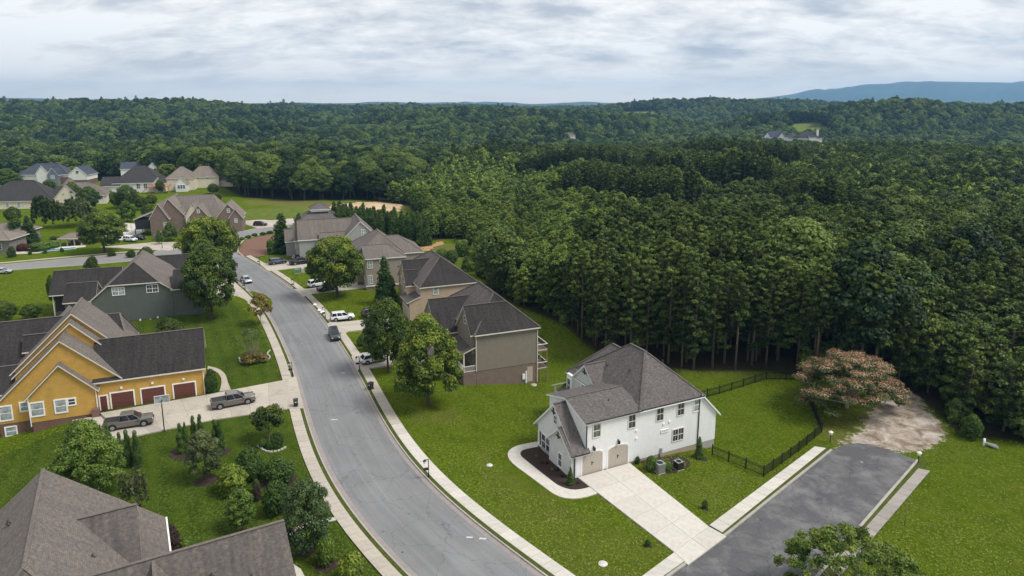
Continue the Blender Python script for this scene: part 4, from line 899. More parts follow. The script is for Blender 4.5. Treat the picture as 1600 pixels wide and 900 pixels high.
T3.box('foundation', .05, 10.25, .05, 18.9, -4, 1.298, 'brick_brown', label='brown brick walkout base'); T3.box('foundation', -3.9, .1, 7.8, 16.4, -1.5, -.29, 'brick_brown')
for z, w1_ in ((2.95, 5.5), (-.1, 5.5)):
    T3.box('deck_floor', 10.3, 12.2, .1, w1_, z, z + .18, 'wood_pole'); railing(T3, (10.35, .12), (12.15, .12), z + .18, 1.05, 'white_trim', dark='dark_trim'); railing(T3, (12.15, .12), (12.15, w1_), z + .18, 1.05, 'white_trim', dark='dark_trim')
for (u, w_) in ((12.1, .2), (12.1, 5.4), (10.9, .2)): T3.box('deck_post', u - .08, u + .08, w_ - .08, w_ + .08, -4, 3.0, 'wood_pole')
T3.box('door', 8.6, 9.55, -.0, .06, -1.75, .75, 'door_pale', label='pale basement door'); MB().box(7.75, 8.2, -.12, .05, -1.2, -.3).box(8.3, 8.5, -.1, .05, -1.9, .1).build('meter_box', M['white_plastic'], T3.root)
T3.window('u-', -.6, 3.4, 8.2, .9, 1.1, 'dh', 'cream_trim'); T3.window('u-', 0, 1.6, 5.5, 1.5, 1.5, 'double', 'cream_trim'); T3.window('u-', -4.0, 12.1, 3.9, 2.0, 1.6, 'double', 'cream_trim'); garage_door(T3, 'u-', -4.0, 12.1, -.2, 4.8, 2.3, 'door_pale', 'cream_trim')
MB().bar((-.02, -.05, 1.3), (-.02, -.05, 7.4), .14, .1).bar((10.32, -.05, -2), (10.32, -.05, 7.4), .12, .1).build('downspout', M['cream_trim'], T3.root)
q = lambda a, b: (600 + a / 7.5, 380 + b / 7.5)
T2 = House('tan_house', q(300, 900), 22, 'peach tan sided house with dark hip roof, right behind the taupe one', wall='siding_tan', roof='roof_half', stained='roof_stained', trim='cream_trim')
T2.block(2.4, 14.0, 0, 18.6, -.2, 6.75, 11.0, axis='w', hip=(6, 6), oh=.4)
T2.box('wall', 0.02, 2.38, .0, 5.8, -.2, 3.7, 'siding_tan'); T2.box('wall', -.02, 0, .0, 5.8, -.2, 3.5, 'brick_brown')
T2.shed([(-.5, -.25), (2.39, -.25), (2.39, 6.0), (-.5, 6.0)], [3.55, 4.65, 4.65, 3.55], label='lower front roof')
MB().prism([(.0, .0, 3.71), (2.38, .0, 3.71), (2.38, .0, 4.5)], (0, 5.7, 0)).build('wall', M['siding_tan'], T2.root)
T2.block(1.1, 8, 5.4, 13.6, -.2, 6.3, 10.0, oh=.4); T2.block(.7, 3, 4.4, 8.4, 4.0, 6.2, 8.6, oh=.3)
T2.box('foundation', .05, 13.95, .05, 18.5, -2.5, -.202, 'brick_brown'); T2.window('w-', 0, 5.5, 4.75, .95, 1.6, 'dh', 'white_trim', 'glass_pale'); T2.window('u-', 2.4, 1.2, 5.0, 1.3, 1.3, 'double', 'cream_trim'); T2.window('u-', .7, 6.3, 4.5, 1.7, 1.6, 'double', 'cream_trim'); garage_door(T2, 'u-', -.02, 2.9, -.1, 4.6, 2.3, 'door_pale', 'cream_trim')
T2.window('u-', 1.1, 11, 4.6, 1.5, 1.5, 'double', 'cream_trim')
q = lambda a, b: (450 + a / 5.627, 320 + b / 5.627)
B1 = House('beige_house', q(690, 750), 18, 'beige sided house with brown roof, between the round tree and the cone-shaped evergreen', wall='siding_beige', roof='roof_brown', trim='white_trim')
B1.block(0, 9.2, 0, 9, .9, 7.55, 9.7, oh=.35, ridge=4.2, hip=(0, 3.5)); B1.block(-1.5, 9.5, 4.5, 20, .9, 7.5, 11.6, axis='w', hip=(5.5, 5.5), oh=.35, ridge=4.6); B1.block(6.5, 14.2, 5.5, 17, .9, 7.2, 10.4, hip=(0, 5), oh=.35, roof='roof_brown')
B1.box('foundation', .05, 9.15, .05, 19.9, -2, .897, 'brick_brown'); B1.box('foundation', -1.45, 0, 4.6, 19.9, -2, .896, 'brick_brown'); B1.box('foundation', 9.3, 14.1, 5.6, 16.9, -2, .895, 'brick_brown')
B1.box('water_table', -.05, 9.2, -.06, 0.0, .75, 1.0, 'white_trim')
B1.window('w-', 0, 1.0, 5.15, 1.05, 1.65, 'double', 'white_trim', 'glass_pale'); B1.window('w-', 0, .95, 1.45, .95, 1.9, 'double', 'white_trim', 'glass_pale'); B1.window('w-', 0, 3.7, 5.5, .8, 1.4, 'dh', 'white_trim', 'glass_pale'); garage_door(B1, 'u-', 0, 3.2, .0, 4.4, 2.2, 'door_pale', 'white_trim')
A1 = House('grey_house', at(510 + 0, 0) if False else (-61.5, 178.5), 24, 'light grey house with a wide white-trimmed side gable behind the round tree', wall='siding_grey', roof='roof_brown', trim='white_trim', px=False)
# the broad gable wall stands well behind the beige house
gx_, gy_ = at(*q(510, 290), 7.0); gx2, gy2 = at(*q(760, 280), 7.0)
A1.root.location = (gx_, gy_, 0); A1.o = (gx_, gy_); A1.root.rotation_euler = (0, 0, R(18)); A1.a = R(18)
gw_ = math.hypot(gx2 - gx_, gy2 - gy_) + .6
A1.block(-.3, gw_, 0, 14, -.5, 7.2, 11.3, axis='w', oh=.35, ohg=.3); A1.window('w-', 0, gw_ * .57, 7.4, .8, 1.5, 'double', 'white_trim', 'glass_pale')
A1.block(-12, 2, 4.5, 14, -.5, 6.6, 10.9, oh=.4); A1.block(-13, -6.5, 6.5, 12.5, -.5, 6.2, 10.0, oh=.35, ohg=.4); A1.block(-15.5, -11, 14, 19, -.5, 4.6, 7.4, oh=.35); A1.block(-6.5, 0, 1.5, 8, -.5, 5.3, 7.9, oh=.35)
for u, w_, z in ((-13, 9.5, 6.8), (-13, 9.5, 3.2), (-15.5, 16.5, 3.0)): A1.window('u-', u, w_, z, .9, 1.3, 'dh', 'white_trim', 'glass')
Hh = House('house', at(285 / 5.627 + 450, 357, 0), 20, 'low brown roofed house with a small raised roof lantern, showing over the grey house', wall='siding_taupe', roof='roof_clean', trim='white_trim', px=False)
Hh.block(-8, 8, -6, 6, -.5, 3.3, 7.0, hip=(6, 6), oh=.5); Hh.block(-3.0, 3.0, -2.5, 2.5, 6.2, 7.4, 9.0, hip=(2.4, 2.4), oh=.5, wall='white_trim')

# ================================================================ bottom left: brown roof close to the camera
V = House('brown_roof_house', at(437, 815, 8.5), 29.7, 'house at the bottom left corner, broad brown shingle roof with a side gable', wall='siding_tan', roof='roof_brown', stained='roof_half', trim='cream_trim', px=False)
V.block(-23, 0, -5.0, 5.0, 0, 4.9, 8.5, oh=.4, ohg=.35)
V.box('foundation', -22.9, -.1, -4.9, 4.9, -1.5, -.01, 'brick_brown')
V.block(-25.3, -8.3, -9.5, 13.2, 0, 4.0, 11.2, axis='w', hip=(8.5, 0), ridge=-16.8, oh=.4, ohg=.4)
V.block(-15.5, -10.3, 4.0, 11.0, 4, 6.3, 9.1, oh=.3, ohg=.25, wall='siding_tan')
V.block(-12.4, -6.0, -8.6, 0, 0, 5.3, 8.35, axis='w', oh=.35, ohg=.35)
MB().bar((-7.95, -1, 3.75), (-7.95, 13.5, 3.75), .14, .14).build('gutter', M['white_trim'], V.root)

for u, w_, z in ((-18.9, 8.6, 9.6), (-20.6, 5.2, 8.1), (-13.2, 3.0, 8.1), (-5.5, -2.2, 7.0), (-2.8, -3.0, 6.4)): MB().tube([(u, w_, z - .6), (u, w_, z + .3)], .07, 8).lathe([(.2, -.02), (.08, .12)], 8, 0, (u, w_, z)).build('vent_pipe', M['black_plastic'], V.root)
for u, w_, z in ((-5.2, 2.6, 7.0), (-9.0, 3.0, 7.3)): MB().tube([(u, w_, z - .5), (u, w_, z + .35)], .06, 8).build('vent_pipe', M['black_plastic'], Y.root)
# ================================================================ brick house across the side street and the houses behind it
BK = House('brick_house', (232.5, 369.1), 14, 'large brown brick house with many gables and a screened upper porch, across the side street', wall='brick_brown', roof='roof_tan', stained='roof_brown', trim='cream_trim')
BK.block(.8, 6.3, 0, 14, -.5, 5.9, 10.6, axis='w', oh=.3); BK.block(2.2, 11.5, 2.0, 15, -.5, 5.4, 11.9, axis='w', ridge=6.2, oh=.35); BK.block(6.5, 22.5, 3.2, 21, -.5, 5.2, 11.6, hip=(0, 4), oh=.4)
BK.block(12.6, 18.2, .6, 9, -.5, 6.0, 9.6, axis='w', oh=.35); BK.block(11.2, 16.4, 1.2, 9, -.5, 6.0, 10.2, axis='w', oh=.35, wall='siding_cream')
BK.block(20.6, 28.2, 2.2, 12, -.5, 5.3, 9.6, axis='w', oh=.35, ridge=24.2); BK.block(24.6, 28.6, 1.4, 6, -.5, 5.1, 7.9, axis='w', oh=.35)
BK.block(8.7, 10.3, 2.6, 7, 5.6, 7.2, 8.5, axis='w', oh=.25, wall='siding_cream'); BK.window('w-', 2.6, 9.5, 5.9, .8, 1.1, 'dh', 'white_trim'); BK.window('w-', 1.2, 13.0, 5.2, .8, 1.1, 'dh', 'white_trim')
BK.shed([(-4.4, 1.0), (.8, 1.0), (.8, 10), (-4.4, 10)], [5.4, 7.4, 7.4, 5.4]); BK.box('screen', -4.0, .78, 1.2, 9.8, 2.3, 5.3, 'black_plastic', label='dark screened porch'); BK.box('porch_floor', -4.2, .79, 1.1, 9.9, 2.1, 2.3, 'dark_trim')
for u, w_ in ((-4.1, 1.2), (-4.1, 9.6), (-.6, 1.2)): BK.box('porch_post', u - .12, u + .12, w_ - .1, w_ + .1, -.5, 2.1, 'dark_trim')
for u, z in ((5.2, 3.0), (15.4, 7.0), (24.4, 6.6), (26.6, 3.2)): BK.window('w-', 0 if u < 6 else (.6 if u < 20 else (2.2 if u < 25 else 1.4)), u, z, .7, 1.2, 'dh', 'white_trim', 'glass_pale')
BK.box('retaining_wall', 3.6, 4.4, -8.5, -.2, -.3, 1.6, 'stone_grey')

def far_house(name, base_px, dz, deg, label, wall, roof, blocks, windows=(), extra=None, trim='white_trim', stained=None):
    x, y = at(*base_px); h = House(name, (x, y), deg, label, wall=wall, roof=roof, trim=trim, px=False, stained=stained); h.root.location.z = G(x, y) + dz
    for b in blocks: h.block(*b[:7], **(b[7] if len(b) > 7 else {}))
    for wd in windows: h.window(*wd)
    if extra: extra(h)
    return h
far_house('cream_house', (40, 332), 0, 12, 'cream house with broad brown hip roof and one tall cream gable, at the left edge', 'siding_cream', 'roof_charcoal',
          [(-16, 10, 0, 15, -3, 3.6, 10.6, dict(hip=(9, 9), oh=.5)), (10.2, 20, 1, 12, -3, 3.6, 9.2, dict(axis='w', oh=.5, hip=(0, 5))), (8, 20, 4, 16, -3, 3.5, 7.5, dict(hip=(0, 5), oh=.5))],
          [('w-', 0, u, .8, 1.1, 1.7, 'dh', 'white_trim', 'glass_pale') for u in (-10, -6, -2, 3, 7)] + [('w-', 1, 18.4, 1, .9, 1.8, 'dh', 'white_trim', 'glass_pale')], stained=None, trim='cream_trim')
far_house('navy_roof_house', (60, 292), 1.5, 8, 'white gabled house with dark navy roof and red brick garage, behind the cream house', 'siding_white_far', 'roof_navy',
          [(-11, 13, 3, 15, -4, 4.2, 9.3, dict(hip=(7, 7), oh=.5)), (0, 6, -.5, 8, -4, 5.0, 8.9, dict(axis='w', oh=.5)), (5.5, 10.5, -1.2, 8, -4, 4.2, 7.6, dict(axis='w', oh=.4, wall='siding_navy')), (15, 24, 0, 12, 1.0, 4.0, 8.0, dict(axis='w', oh=.5))],
          [('w-', -1.2, 8, 2.0, 1.6, 1.6, 'double', 'white_trim', 'glass_pale'), ('w-', 0, 19.5, 4.4, 1.4, 1.4, 'dh', 'white_trim', 'glass')],
          lambda h: (h.box('wall', 15.05, 23.95, .05, 11.9, -4, .99, 'brick_red', label='red brick lower wall'), h.box('wall', 10, 15, 1, 8, -4, 2.4, 'brick_red')))
far_house('brown_hip_house', (158, 324), 0, 24, 'long low house with brown roof between the dark trees and the grey roofs', 'siding_cream', 'roof_brown',
          [(-13, 2.2, 0, 17, -1, 3.9, 8.5, dict(hip=(0, 7), axis='u', oh=.5)), (-16, -8, 3, 20, -1, 4.5, 10.0, dict(axis='w', hip=(6, 6), oh=.5))], [('w-', 0, .6, 1.7, 1.2, 1.4, 'double', 'white_trim', 'glass_pale')],
          lambda h: h.box('wall', -12.9, 2.1, .03, 16.9, -3, .6 - 1.61, 'brick_red'), trim='cream_trim')
def deck_extra(h):
    h.box('deck_floor', 7.5, 16.5, -5.0, -.1, 2.1, 2.35, 'cedar', label='orange wooden deck'); railing(h, (7.6, -4.9), (16.4, -4.9), 2.35, 1.0, 'cedar', 22); railing(h, (16.4, -4.9), (16.4, -.2), 2.35, 1.0, 'cedar', 12)
    for u in (8, 12, 16): h.box('deck_post', u - .12, u + .12, -4.9, -4.66, -3, 2.1, 'cedar')
    m = MB(); m.bar((7.5, -4.2, 2.2), (3.8, -4.2, -1.2), 1.3, .18); m.build('stair', M['cedar'], h.root)
far_house('grey_roof_house', (209, 308), .6, 14, 'house with a tall steep slate grey hip roof and an orange wooden deck', 'siding_white_far', 'roof_charcoal',
          [(-8, 12, 0, 16, -3, 4.2, 11.2, dict(hip=(8, 8), oh=.5)), (-13, -5, -1, 9, -3, 3.0, 6.6, dict(oh=.4)), (9.3, 13.6, -2.2, 8, -3, 3.9, 6.4, dict(axis='w', oh=.4, wall='siding_cream'))],
          [('w-', 0, 2.4, 1.2, 1.4, 2.2, 'double', 'white_trim', 'glass'), ('w-', 0, 5.4, 1.2, 1.4, 2.2, 'double', 'white_trim', 'glass'), ('w-', -2.2, 11.4, 2.4, 1.8, 1.4, 'double', 'white_trim', 'glass_pale')], deck_extra)
far_house('dark_roof_house', (232, 284), 1.0, 20, 'white house with dark navy roof and stepped white gables, just behind the slate grey roof', 'siding_white_far', 'roof_navy',
          [(-13, 3, 0, 11, -3, 5.6, 8.9, dict(oh=.4)), (0, 6.5, -4, 9, -3, 5.6, 8.9, dict(axis='w', oh=.4)), (-4, 2.4, -6.5, 3, -3, 4.2, 7.2, dict(axis='w', oh=.4))], [('w-', -4, 4.4, 4.0, 1.2, 1.5, 'dh', 'white_trim', 'glass')])
far_house('tan_roof_house', (262, 305), .4, 16, 'pale house with tan hip roofs, at the right end of the back row', 'siding_cream', 'roof_tan',
          [(0, 12, 0, 13, -2, 5.6, 10.3, dict(hip=(5.5, 5.5), oh=.4)), (8, 22, 7, 19, -2, 5.2, 9.8, dict(hip=(5, 5), oh=.4)), (4.6, 9.6, -5, 4, -2, 3.6, 6.4, dict(axis='w', oh=.4, wall='siding_white_far')), (19, 30, 9, 19, -2, 3.2, 8.2, dict(hip=(0, 5), oh=.4)), (26, 29, 11, 15, -2, 6, 11.4, dict(hip=(1.2, 1.2), oh=.3))],
          [('w-', -5, u, 1.0, .9, 1.6, 'dh', 'white_trim', 'glass') for u in (6.0, 7.1, 8.2)] + [('w-', 7, 17, 4.2, 1.2, .9, 'dh', 'white_trim', 'glass')], trim='cream_trim')
# roofs that stand among the distant trees
far_house('woodland_house', (278, 242), 8.0, 10, 'white house with slate blue hip roof alone among the trees on the left', 'siding_white_far', 'roof_navy', [(-10, 8, 0, 12, -12, 2.4, 7.2, dict(hip=(7, 7), oh=.5)), (1, 7, -2, 5, -12, 2.2, 5.2, dict(axis='w', oh=.3))])
far_house('woodland_house', (345, 236), 9.0, 22, 'tan roof corner showing above the trees right of the slate blue roof', 'siding_cream', 'roof_tan', [(-9, 9, 0, 12, -12, 2.0, 7.0, dict(hip=(6, 6), oh=.5))])
for (xx_, yy_, deg, lab, rf, bl) in ((268, 700, -8, 'white house with three small gables at the far edge of the pine plantation', 'roof_navy', [(-11, 12, 0, 12, -12, 3.6, 9.5, dict(hip=(6, 6), oh=.5)), (-12, -6, -2, 6, -12, 3.6, 7.8, dict(axis='w', oh=.4)), (2, 8, -2, 6, -12, 3.6, 7.8, dict(axis='w', oh=.4)), (12, 17, 2, 10, -12, 2.4, 5.4, dict(oh=.4))]),
                                 (298, 690, 4, 'dark roofed house with a white chimney, right of the three-gabled white house', 'roof_charcoal', [(-12, 13, 0, 12, -12, 2.6, 8.6, dict(hip=(7, 7), oh=.5)), (-1, 6, -2, 5, -12, 3.2, 5.4, dict(oh=.3)), (8.5, 10, 2, 4, -12, 10.6, 11.0, dict(oh=.1, wall='white_trim'))])):
    h = House('woodland_house', (xx_, yy_), deg, lab, wall='siding_white_far', roof=rf, px=False); h.root.location.z = hgt(0, 213, xx_, yy_) - 4.2
    for b in bl: h.block(*b[:7], **b[7])
h = House('woodland_house', (64, 760), 10, 'pale roof corner showing above the trees near the middle of the skyline woods', wall='siding_white_far', roof='roof_clean', px=False); h.root.location.z = hgt(0, 208, 64, 760) - 3.0; h.block(-6, 6, 0, 8, -12, 0.5, 3.5, hip=(3, 3), oh=.4)
# stone house and pool pavilion at the left edge
h = far_house('stone_house', (5, 397), 0, 5, 'grey stone building with pale hip roof, cut off by the left edge of the view', 'stone_grey', 'roof_tan', [(-14, 2.0, 0, 8, -.5, 4.6, 6.4, dict(hip=(4, 4), oh=.7)), (-14, -2, 14, 22, -.5, 4.2, 6.2, dict(hip=(4, 4), oh=.6))], trim='cream_trim')
h.window('w-', 0, -.6, 1.4, .9, 1.4, 'dh', 'cream_trim', 'glass')
PV = House('pool_pavilion', (94, 384.5), 4, 'open pool pavilion with pale hip roof on square posts, beside the swimming pool', cat='pavilion', roof='roof_tan', trim='cream_trim', wall='brick_brown')
PV.block(0, 6.3, 0, 5, 0, 2.6, 3.7, hip=(2.2, 2.2), oh=.5, walls=False)
for u in (.1, 2.1, 4.2, 6.2):
    for w_ in (.1, 4.9): PV.box('post', u - .14, u + .14, w_ - .14, w_ + .14, 0, 2.5, 'stone_cap')
PV.box('counter', 1.2, 5.0, 3.4, 4.2, 0, 1.0, 'brick_red', label='brick outdoor counter')

# ---------------------------------------------------------------- foliage
RNG = np.random.default_rng(11)
def leaf_cards(clumps, n, size, rng, elong=1.3, up=.45, shell=.62, tint_c=.35, rand=.6, jit=.35):
    """n small leaf faces spread through ellipsoid clumps (x, y, z, rx, ry, rz[, tint]) -> verts, faces, tint"""
    c = np.array([list(k) + [.5] * (7 - len(k)) for k in clumps], float)
    wgt = (c[:, 3] * c[:, 4] + c[:, 3] * c[:, 5] + c[:, 4] * c[:, 5]); wgt /= wgt.sum()
    k = rng.choice(len(c), n, p=wgt); d = rng.normal(size=(n, 3)); d /= np.linalg.norm(d, axis=1)[:, None]
    low = d[:, 2] < -.35; d[low, 2] *= -rng.uniform(.0, 1.0, low.sum()); d /= np.linalg.norm(d, axis=1)[:, None]
    r = rng.uniform(shell, 1.06, n)[:, None]; p = c[k, :3] + d * c[k, 3:6] * r
    nn = d * 1.0 + rng.normal(size=(n, 3)) * rand * .6 + np.array([0, 0, up]); nn /= np.linalg.norm(nn, axis=1)[:, None]
    a = np.cross(nn, rng.normal(size=(n, 3))); a /= np.linalg.norm(a, axis=1)[:, None]; b = np.cross(nn, a)
    s = size * rng.uniform(.6, 1.35, n)[:, None] * .5; fold = nn * s * rng.uniform(-.5, .5, n)[:, None]
    v = np.stack([p - a * s * elong + fold, p - b * s, p + a * s * elong + fold, p + b * s], 1).reshape(-1, 3)
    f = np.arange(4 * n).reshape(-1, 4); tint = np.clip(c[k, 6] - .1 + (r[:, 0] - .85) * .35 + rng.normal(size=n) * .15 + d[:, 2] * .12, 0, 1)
    return v, f, np.repeat(tint, 4)
def clump_tree(rng, rx, rz, z0, n, cr, shape='round', tj=.14, squash=.75):
    """clumps filling a crown of radius rx from z0 to z0 + rz"""
    out = []
    for i in range(n):
        t = (i + rng.uniform(0, 1)) / n; a = i * 2.39996 + rng.uniform(-.4, .4)
        if shape == 'round': zz_ = t; R_ = math.sqrt(max(0, 1 - (2 * abs(zz_ - .42) / 1.16) ** 2.2))
        elif shape == 'oval': zz_ = t; R_ = math.sin(math.pi * min(1, .12 + .86 * zz_)) ** .8
        elif shape == 'cone': zz_ = t ** 1.35; R_ = (1 - zz_) ** .85 * .96 + .06
        elif shape == 'pear': zz_ = t; R_ = (math.sin(math.pi * min(1, .22 + .76 * zz_ ** .8)))
        elif shape == 'flat': zz_ = t; R_ = (1 - zz_ ** 2.4) ** .5
        rr = rx * R_ * math.sqrt(rng.uniform(.45, 1.0)); lr = cr * rng.uniform(.7, 1.25) * (1.0 if shape != 'cone' else (.45 + .6 * R_))
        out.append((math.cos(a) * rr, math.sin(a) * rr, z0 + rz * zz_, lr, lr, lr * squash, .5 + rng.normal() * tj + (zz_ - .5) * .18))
    return out
def trunk_mesh(name, h, r, clumps, rng, mat, nlimb=7, lean=0.0, split=.35, r_top=.25, limb=.34):
    m = MB(); pts = [(0, 0, -.3), (0, 0, 0)]; k = 6; rad = [r * 1.35, r * 1.2]
    for i in range(1, k + 1): t = i / k; pts.append((lean * t * h + rng.normal() * r * .25, rng.normal() * r * .25, h * t)); rad.append(r * (1 - (1 - r_top) * t))
    m.tube(pts, rad, 7)
    if clumps and nlimb:
        for i in rng.choice(len(clumps), min(nlimb, len(clumps)), replace=False):
            c = clumps[i]; zs = max(h * split, min(h * .95, c[2] - 1.2 * math.hypot(c[0], c[1]) * .6)); s = Vector((lean * zs, 0, zs)); e = Vector(c[:3]); mid_ = s.lerp(e, .5) + Vector((0, 0, .25 * (e - s).length * .4)); r0 = r * limb * (1 - .4 * zs / h)
            m.tube([s, mid_, e], [r0, r0 * .7, r0 * .25], 5)
    return m.mesh(name, M[mat])
def crown_mesh(name, clumps, n, size, rng, mat, **k):
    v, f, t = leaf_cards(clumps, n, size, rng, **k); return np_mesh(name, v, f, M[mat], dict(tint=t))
class Proto:
    """trunk and crown meshes of one plant shape, shared by every copy"""
    def __init__(s, trunk, crown, crown_name='crown', extra=()): s.trunk = trunk; s.crown = crown; s.cn = crown_name; s.extra = extra
def broad(rx, rz, z0, nc, cr, nl, ls, mat, seed, shape='round', bark='bark', tr=.28, th=None, limbs=9, **k):
    rng = np.random.default_rng(seed); cl = clump_tree(rng, rx, rz, z0, nc, cr, shape); th = th or z0 + rz * .62
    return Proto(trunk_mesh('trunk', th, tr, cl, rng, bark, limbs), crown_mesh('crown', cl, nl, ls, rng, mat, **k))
def pine_proto(h, seed, mat='leaf_pine', base=.45, R_=2.5, nl=2600, ls=.42, nbr=34, edge=False, bark='bark_pine', tr=.19, dead=5, elong=1.9):
    rng = np.random.default_rng(seed); cl = []; m = MB(); lean = rng.normal() * .01
    m.tube([(0, 0, -.3), (lean * h * .5, 0, h * .5), (lean * h, 0, h * .96)], [tr * 1.2, tr * .8, .04], 6)
    for i in range(nbr):
        t = (i + rng.uniform(0, 1)) / nbr; z = h * (base + (1 - base) * t); a = i * 2.4 + rng.uniform(-.5, .5); L_ = R_ * (math.sqrt(max(0, 1 - t ** 2.2)) * .86 + .14) * rng.uniform(.6, 1.12)
        if t < .15: L_ *= .75
        e = Vector((math.cos(a) * L_ + lean * z, math.sin(a) * L_, z + L_ * rng.uniform(.05, .35))); m.tube([(lean * z, 0, z), e], [.05, .02], 4, cap=False)
        tint = .5 + rng.normal() * .12 + (t - .5) * .3; cr = rng.uniform(.5, .82) * (.62 + .34 * (1 - t))  # brightness gradient put into the tint: lighter to the top, darker below
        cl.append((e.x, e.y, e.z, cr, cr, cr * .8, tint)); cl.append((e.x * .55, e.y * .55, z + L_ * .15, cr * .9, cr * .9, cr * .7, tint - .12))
    cl.append((lean * h, 0, h * .97, .45, .45, .7, .75))
    for i in range(dead):
        z = h * rng.uniform(.15, base); a = rng.uniform(0, 6.28); L_ = rng.uniform(.5, 1.6); m.tube([(0, 0, z), (math.cos(a) * L_, math.sin(a) * L_, z + rng.uniform(-.2, .3))], [.03, .012], 3, cap=False)
    if edge:
        for i in range(7):
            z = h * rng.uniform(.14, base); a = rng.uniform(0, 6.28); L_ = rng.uniform(1.0, 2.4); e = (math.cos(a) * L_, math.sin(a) * L_, z); m.tube([(0, 0, z - .2), e], [.04, .015], 4, cap=False); cl.append(e + (.75, .75, .38, .35)); cl.append((e[0] * .6, e[1] * .6, z - .1, .6, .6, .3, .3))
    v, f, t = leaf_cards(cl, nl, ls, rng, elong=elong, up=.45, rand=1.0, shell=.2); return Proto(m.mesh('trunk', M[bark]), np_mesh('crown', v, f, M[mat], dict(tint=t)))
def plant(proto, name, x, y, label, cat, group=None, s=1.0, sz=None, rz=None, z=None, parts=True):
    e = empty(name, (x, y, G(x, y) if z is None else z), random.uniform(0, 6.28) if rz is None else rz, label, cat, group)
    e.scale = (s, s, sz or s)
    for nm, me_ in ((('trunk', proto.trunk),) if proto.trunk else ()) + ((proto.cn, proto.crown),) + tuple(proto.extra): link(nm, me_, e)
    return e
def one_mesh(proto):
    """trunk and crown in one mesh, for copies too far off to show their parts"""
    A, B = proto.trunk, proto.crown
    va = np.empty(len(A.vertices) * 3, np.float32); A.vertices.foreach_get('co', va); vb = np.empty(len(B.vertices) * 3, np.float32); B.vertices.foreach_get('co', vb)
    fa = [tuple(p.vertices) for p in A.polygons if len(p.vertices) == 4]; fb = np.empty(len(B.loops), np.int32); B.loops.foreach_get('vertex_index', fb); fb = fb.reshape(-1, 4)
    f = np.concatenate([np.array(fa, np.int32), fb + len(A.vertices)]); t = np.zeros(len(B.vertices), np.float32); B.attributes['tint'].data.foreach_get('value', t)
    return np_mesh('tree', np.concatenate([va, vb]).reshape(-1, 3), f, [A.materials[0], B.materials[0]], dict(tint=np.concatenate([np.zeros(len(A.vertices)), t])), midx=[0] * len(fa) + [1] * len(fb))
def px_h(px, py_base, py_top):
    x, y, z = atg(px, py_base); return hgt(px, py_top, x, y) - z

# ---- single trees and shrubs of the gardens (base pixel, crown width px, top pixel)
def garden(proto, size, px, py, wpx, top, name, label, cat='tree', group=None, rz=None, dy=0.0):
    """scale a prototype of (crown diameter, height) to what the photo shows"""
    x, y, z = atg(px, py); W_ = wpx / FPX * math.hypot(y, CAM_H * .6) * .985; Ht = hgt(px, top, x, y) - z; s = W_ / size[0]; return plant(proto, name, x, y, label, cat, group, s, Ht / size[1], rz)
PA = broad(4.6, 8.2, 2.4, 120, 1.0, 24000, .235, 'leaf_maple', 101, 'pear', tr=.26); SA = (10.6, 11.6)
PB = broad(4.6, 8.4, 2.2, 110, 1.05, 22000, .235, 'leaf_mid', 102, 'oval', tr=.26); SB = (10.4, 11.6)
PC = broad(4.7, 7.6, 2.6, 110, 1.05, 20000, .26, 'leaf_maple', 103, 'round', tr=.3); SC = (11.0, 11.2)
PD_ = broad(4.4, 8.0, 1.5, 110, 1.0, 22000, .21, 'leaf_green', 104, 'pear', tr=.2); SD = (10.0, 10.4)
garden(PA, SA, 669, 634, 126, 487, 'maple_tree', 'full round maple with yellow-green highlights on the lawn in front of the taupe house')
garden(PB, SB, 607, 582, 84, 461, 'maple_tree', 'darker green tree behind the full round maple, beside the white hatchback')
garden(PC, SC, 527, 465, 94, 364, 'maple_tree', 'round tree with short bare trunk on the lawn of the beige house')
garden(PB, SB, 331, 498, 92, 377, 'maple_tree', 'tall dark oval tree on the lawn right of the grey-green house')
garden(PC, SC, 330, 432, 96, 334, 'maple_tree', 'broad rounded tree just behind the tall dark oval tree, at the road junction')
garden(PC, SC, 163, 395, 74, 327, 'maple_tree', 'round tree with olive crown on the lawn between the pool and the white car')
garden(PD_, SD, 143, 772, 112, 652, 'maple_tree', 'bushy light green tree in the lawn beside the brown shingle roof')
garden(broad(2.0, 4.2, .7, 60, .62, 11000, .14, 'leaf_blue', 105, 'round', tr=.1, limbs=8), (5.2, 5.4), 480, 862, 88, 749, 'tree', 'blue-green small tree in a mulch ring beside the sidewalk')
garden(broad(1.3, 4.0, .9, 30, .5, 4200, .16, 'leaf_green', 106, 'pear', tr=.08), (3.8, 5.2), 378, 828, 64, 762, 'tree', 'pale open-branched young tree in front of the yellow-green bush')
CY_ = Proto(trunk_mesh('trunk', 5, .12, None, np.random.default_rng(5), 'bark', 0), crown_mesh('crown', clump_tree(np.random.default_rng(6), .72, 5.2, .15, 70, .38, 'cone', .08, 1.5), 5200, .16, np.random.default_rng(7), 'leaf_cypress', up=.6))
COL = Proto(trunk_mesh('trunk', 4, .1, None, np.random.default_rng(8), 'bark', 0), crown_mesh('crown', [(.1 * math.cos(i), .1 * math.sin(i * 2), .3 + i * .42, .62 - .004 * i * i, .62 - .004 * i * i, .7, .5 + .05 * math.sin(i * 3)) for i in range(11)] + [(0, 0, 5.0, .25, .25, .6, .6)], 5200, .15, np.random.default_rng(9), 'leaf_cypress', up=.5, shell=.8))
garden(CY_, (1.9, 5.9), 603, 476, 38, 396, 'evergreen_tree', 'cone-shaped evergreen at the corner between the beige house and the tan house')
garden(CY_, (1.9, 5.9), 442, 394, 38, 329, 'evergreen_tree', 'large dark cone-shaped evergreen at the foot of the mulch bank'); garden(CY_, (1.9, 5.9), 469, 394, 28, 329, 'evergreen_tree', 'narrower dark evergreen between the large cone and the grey house')
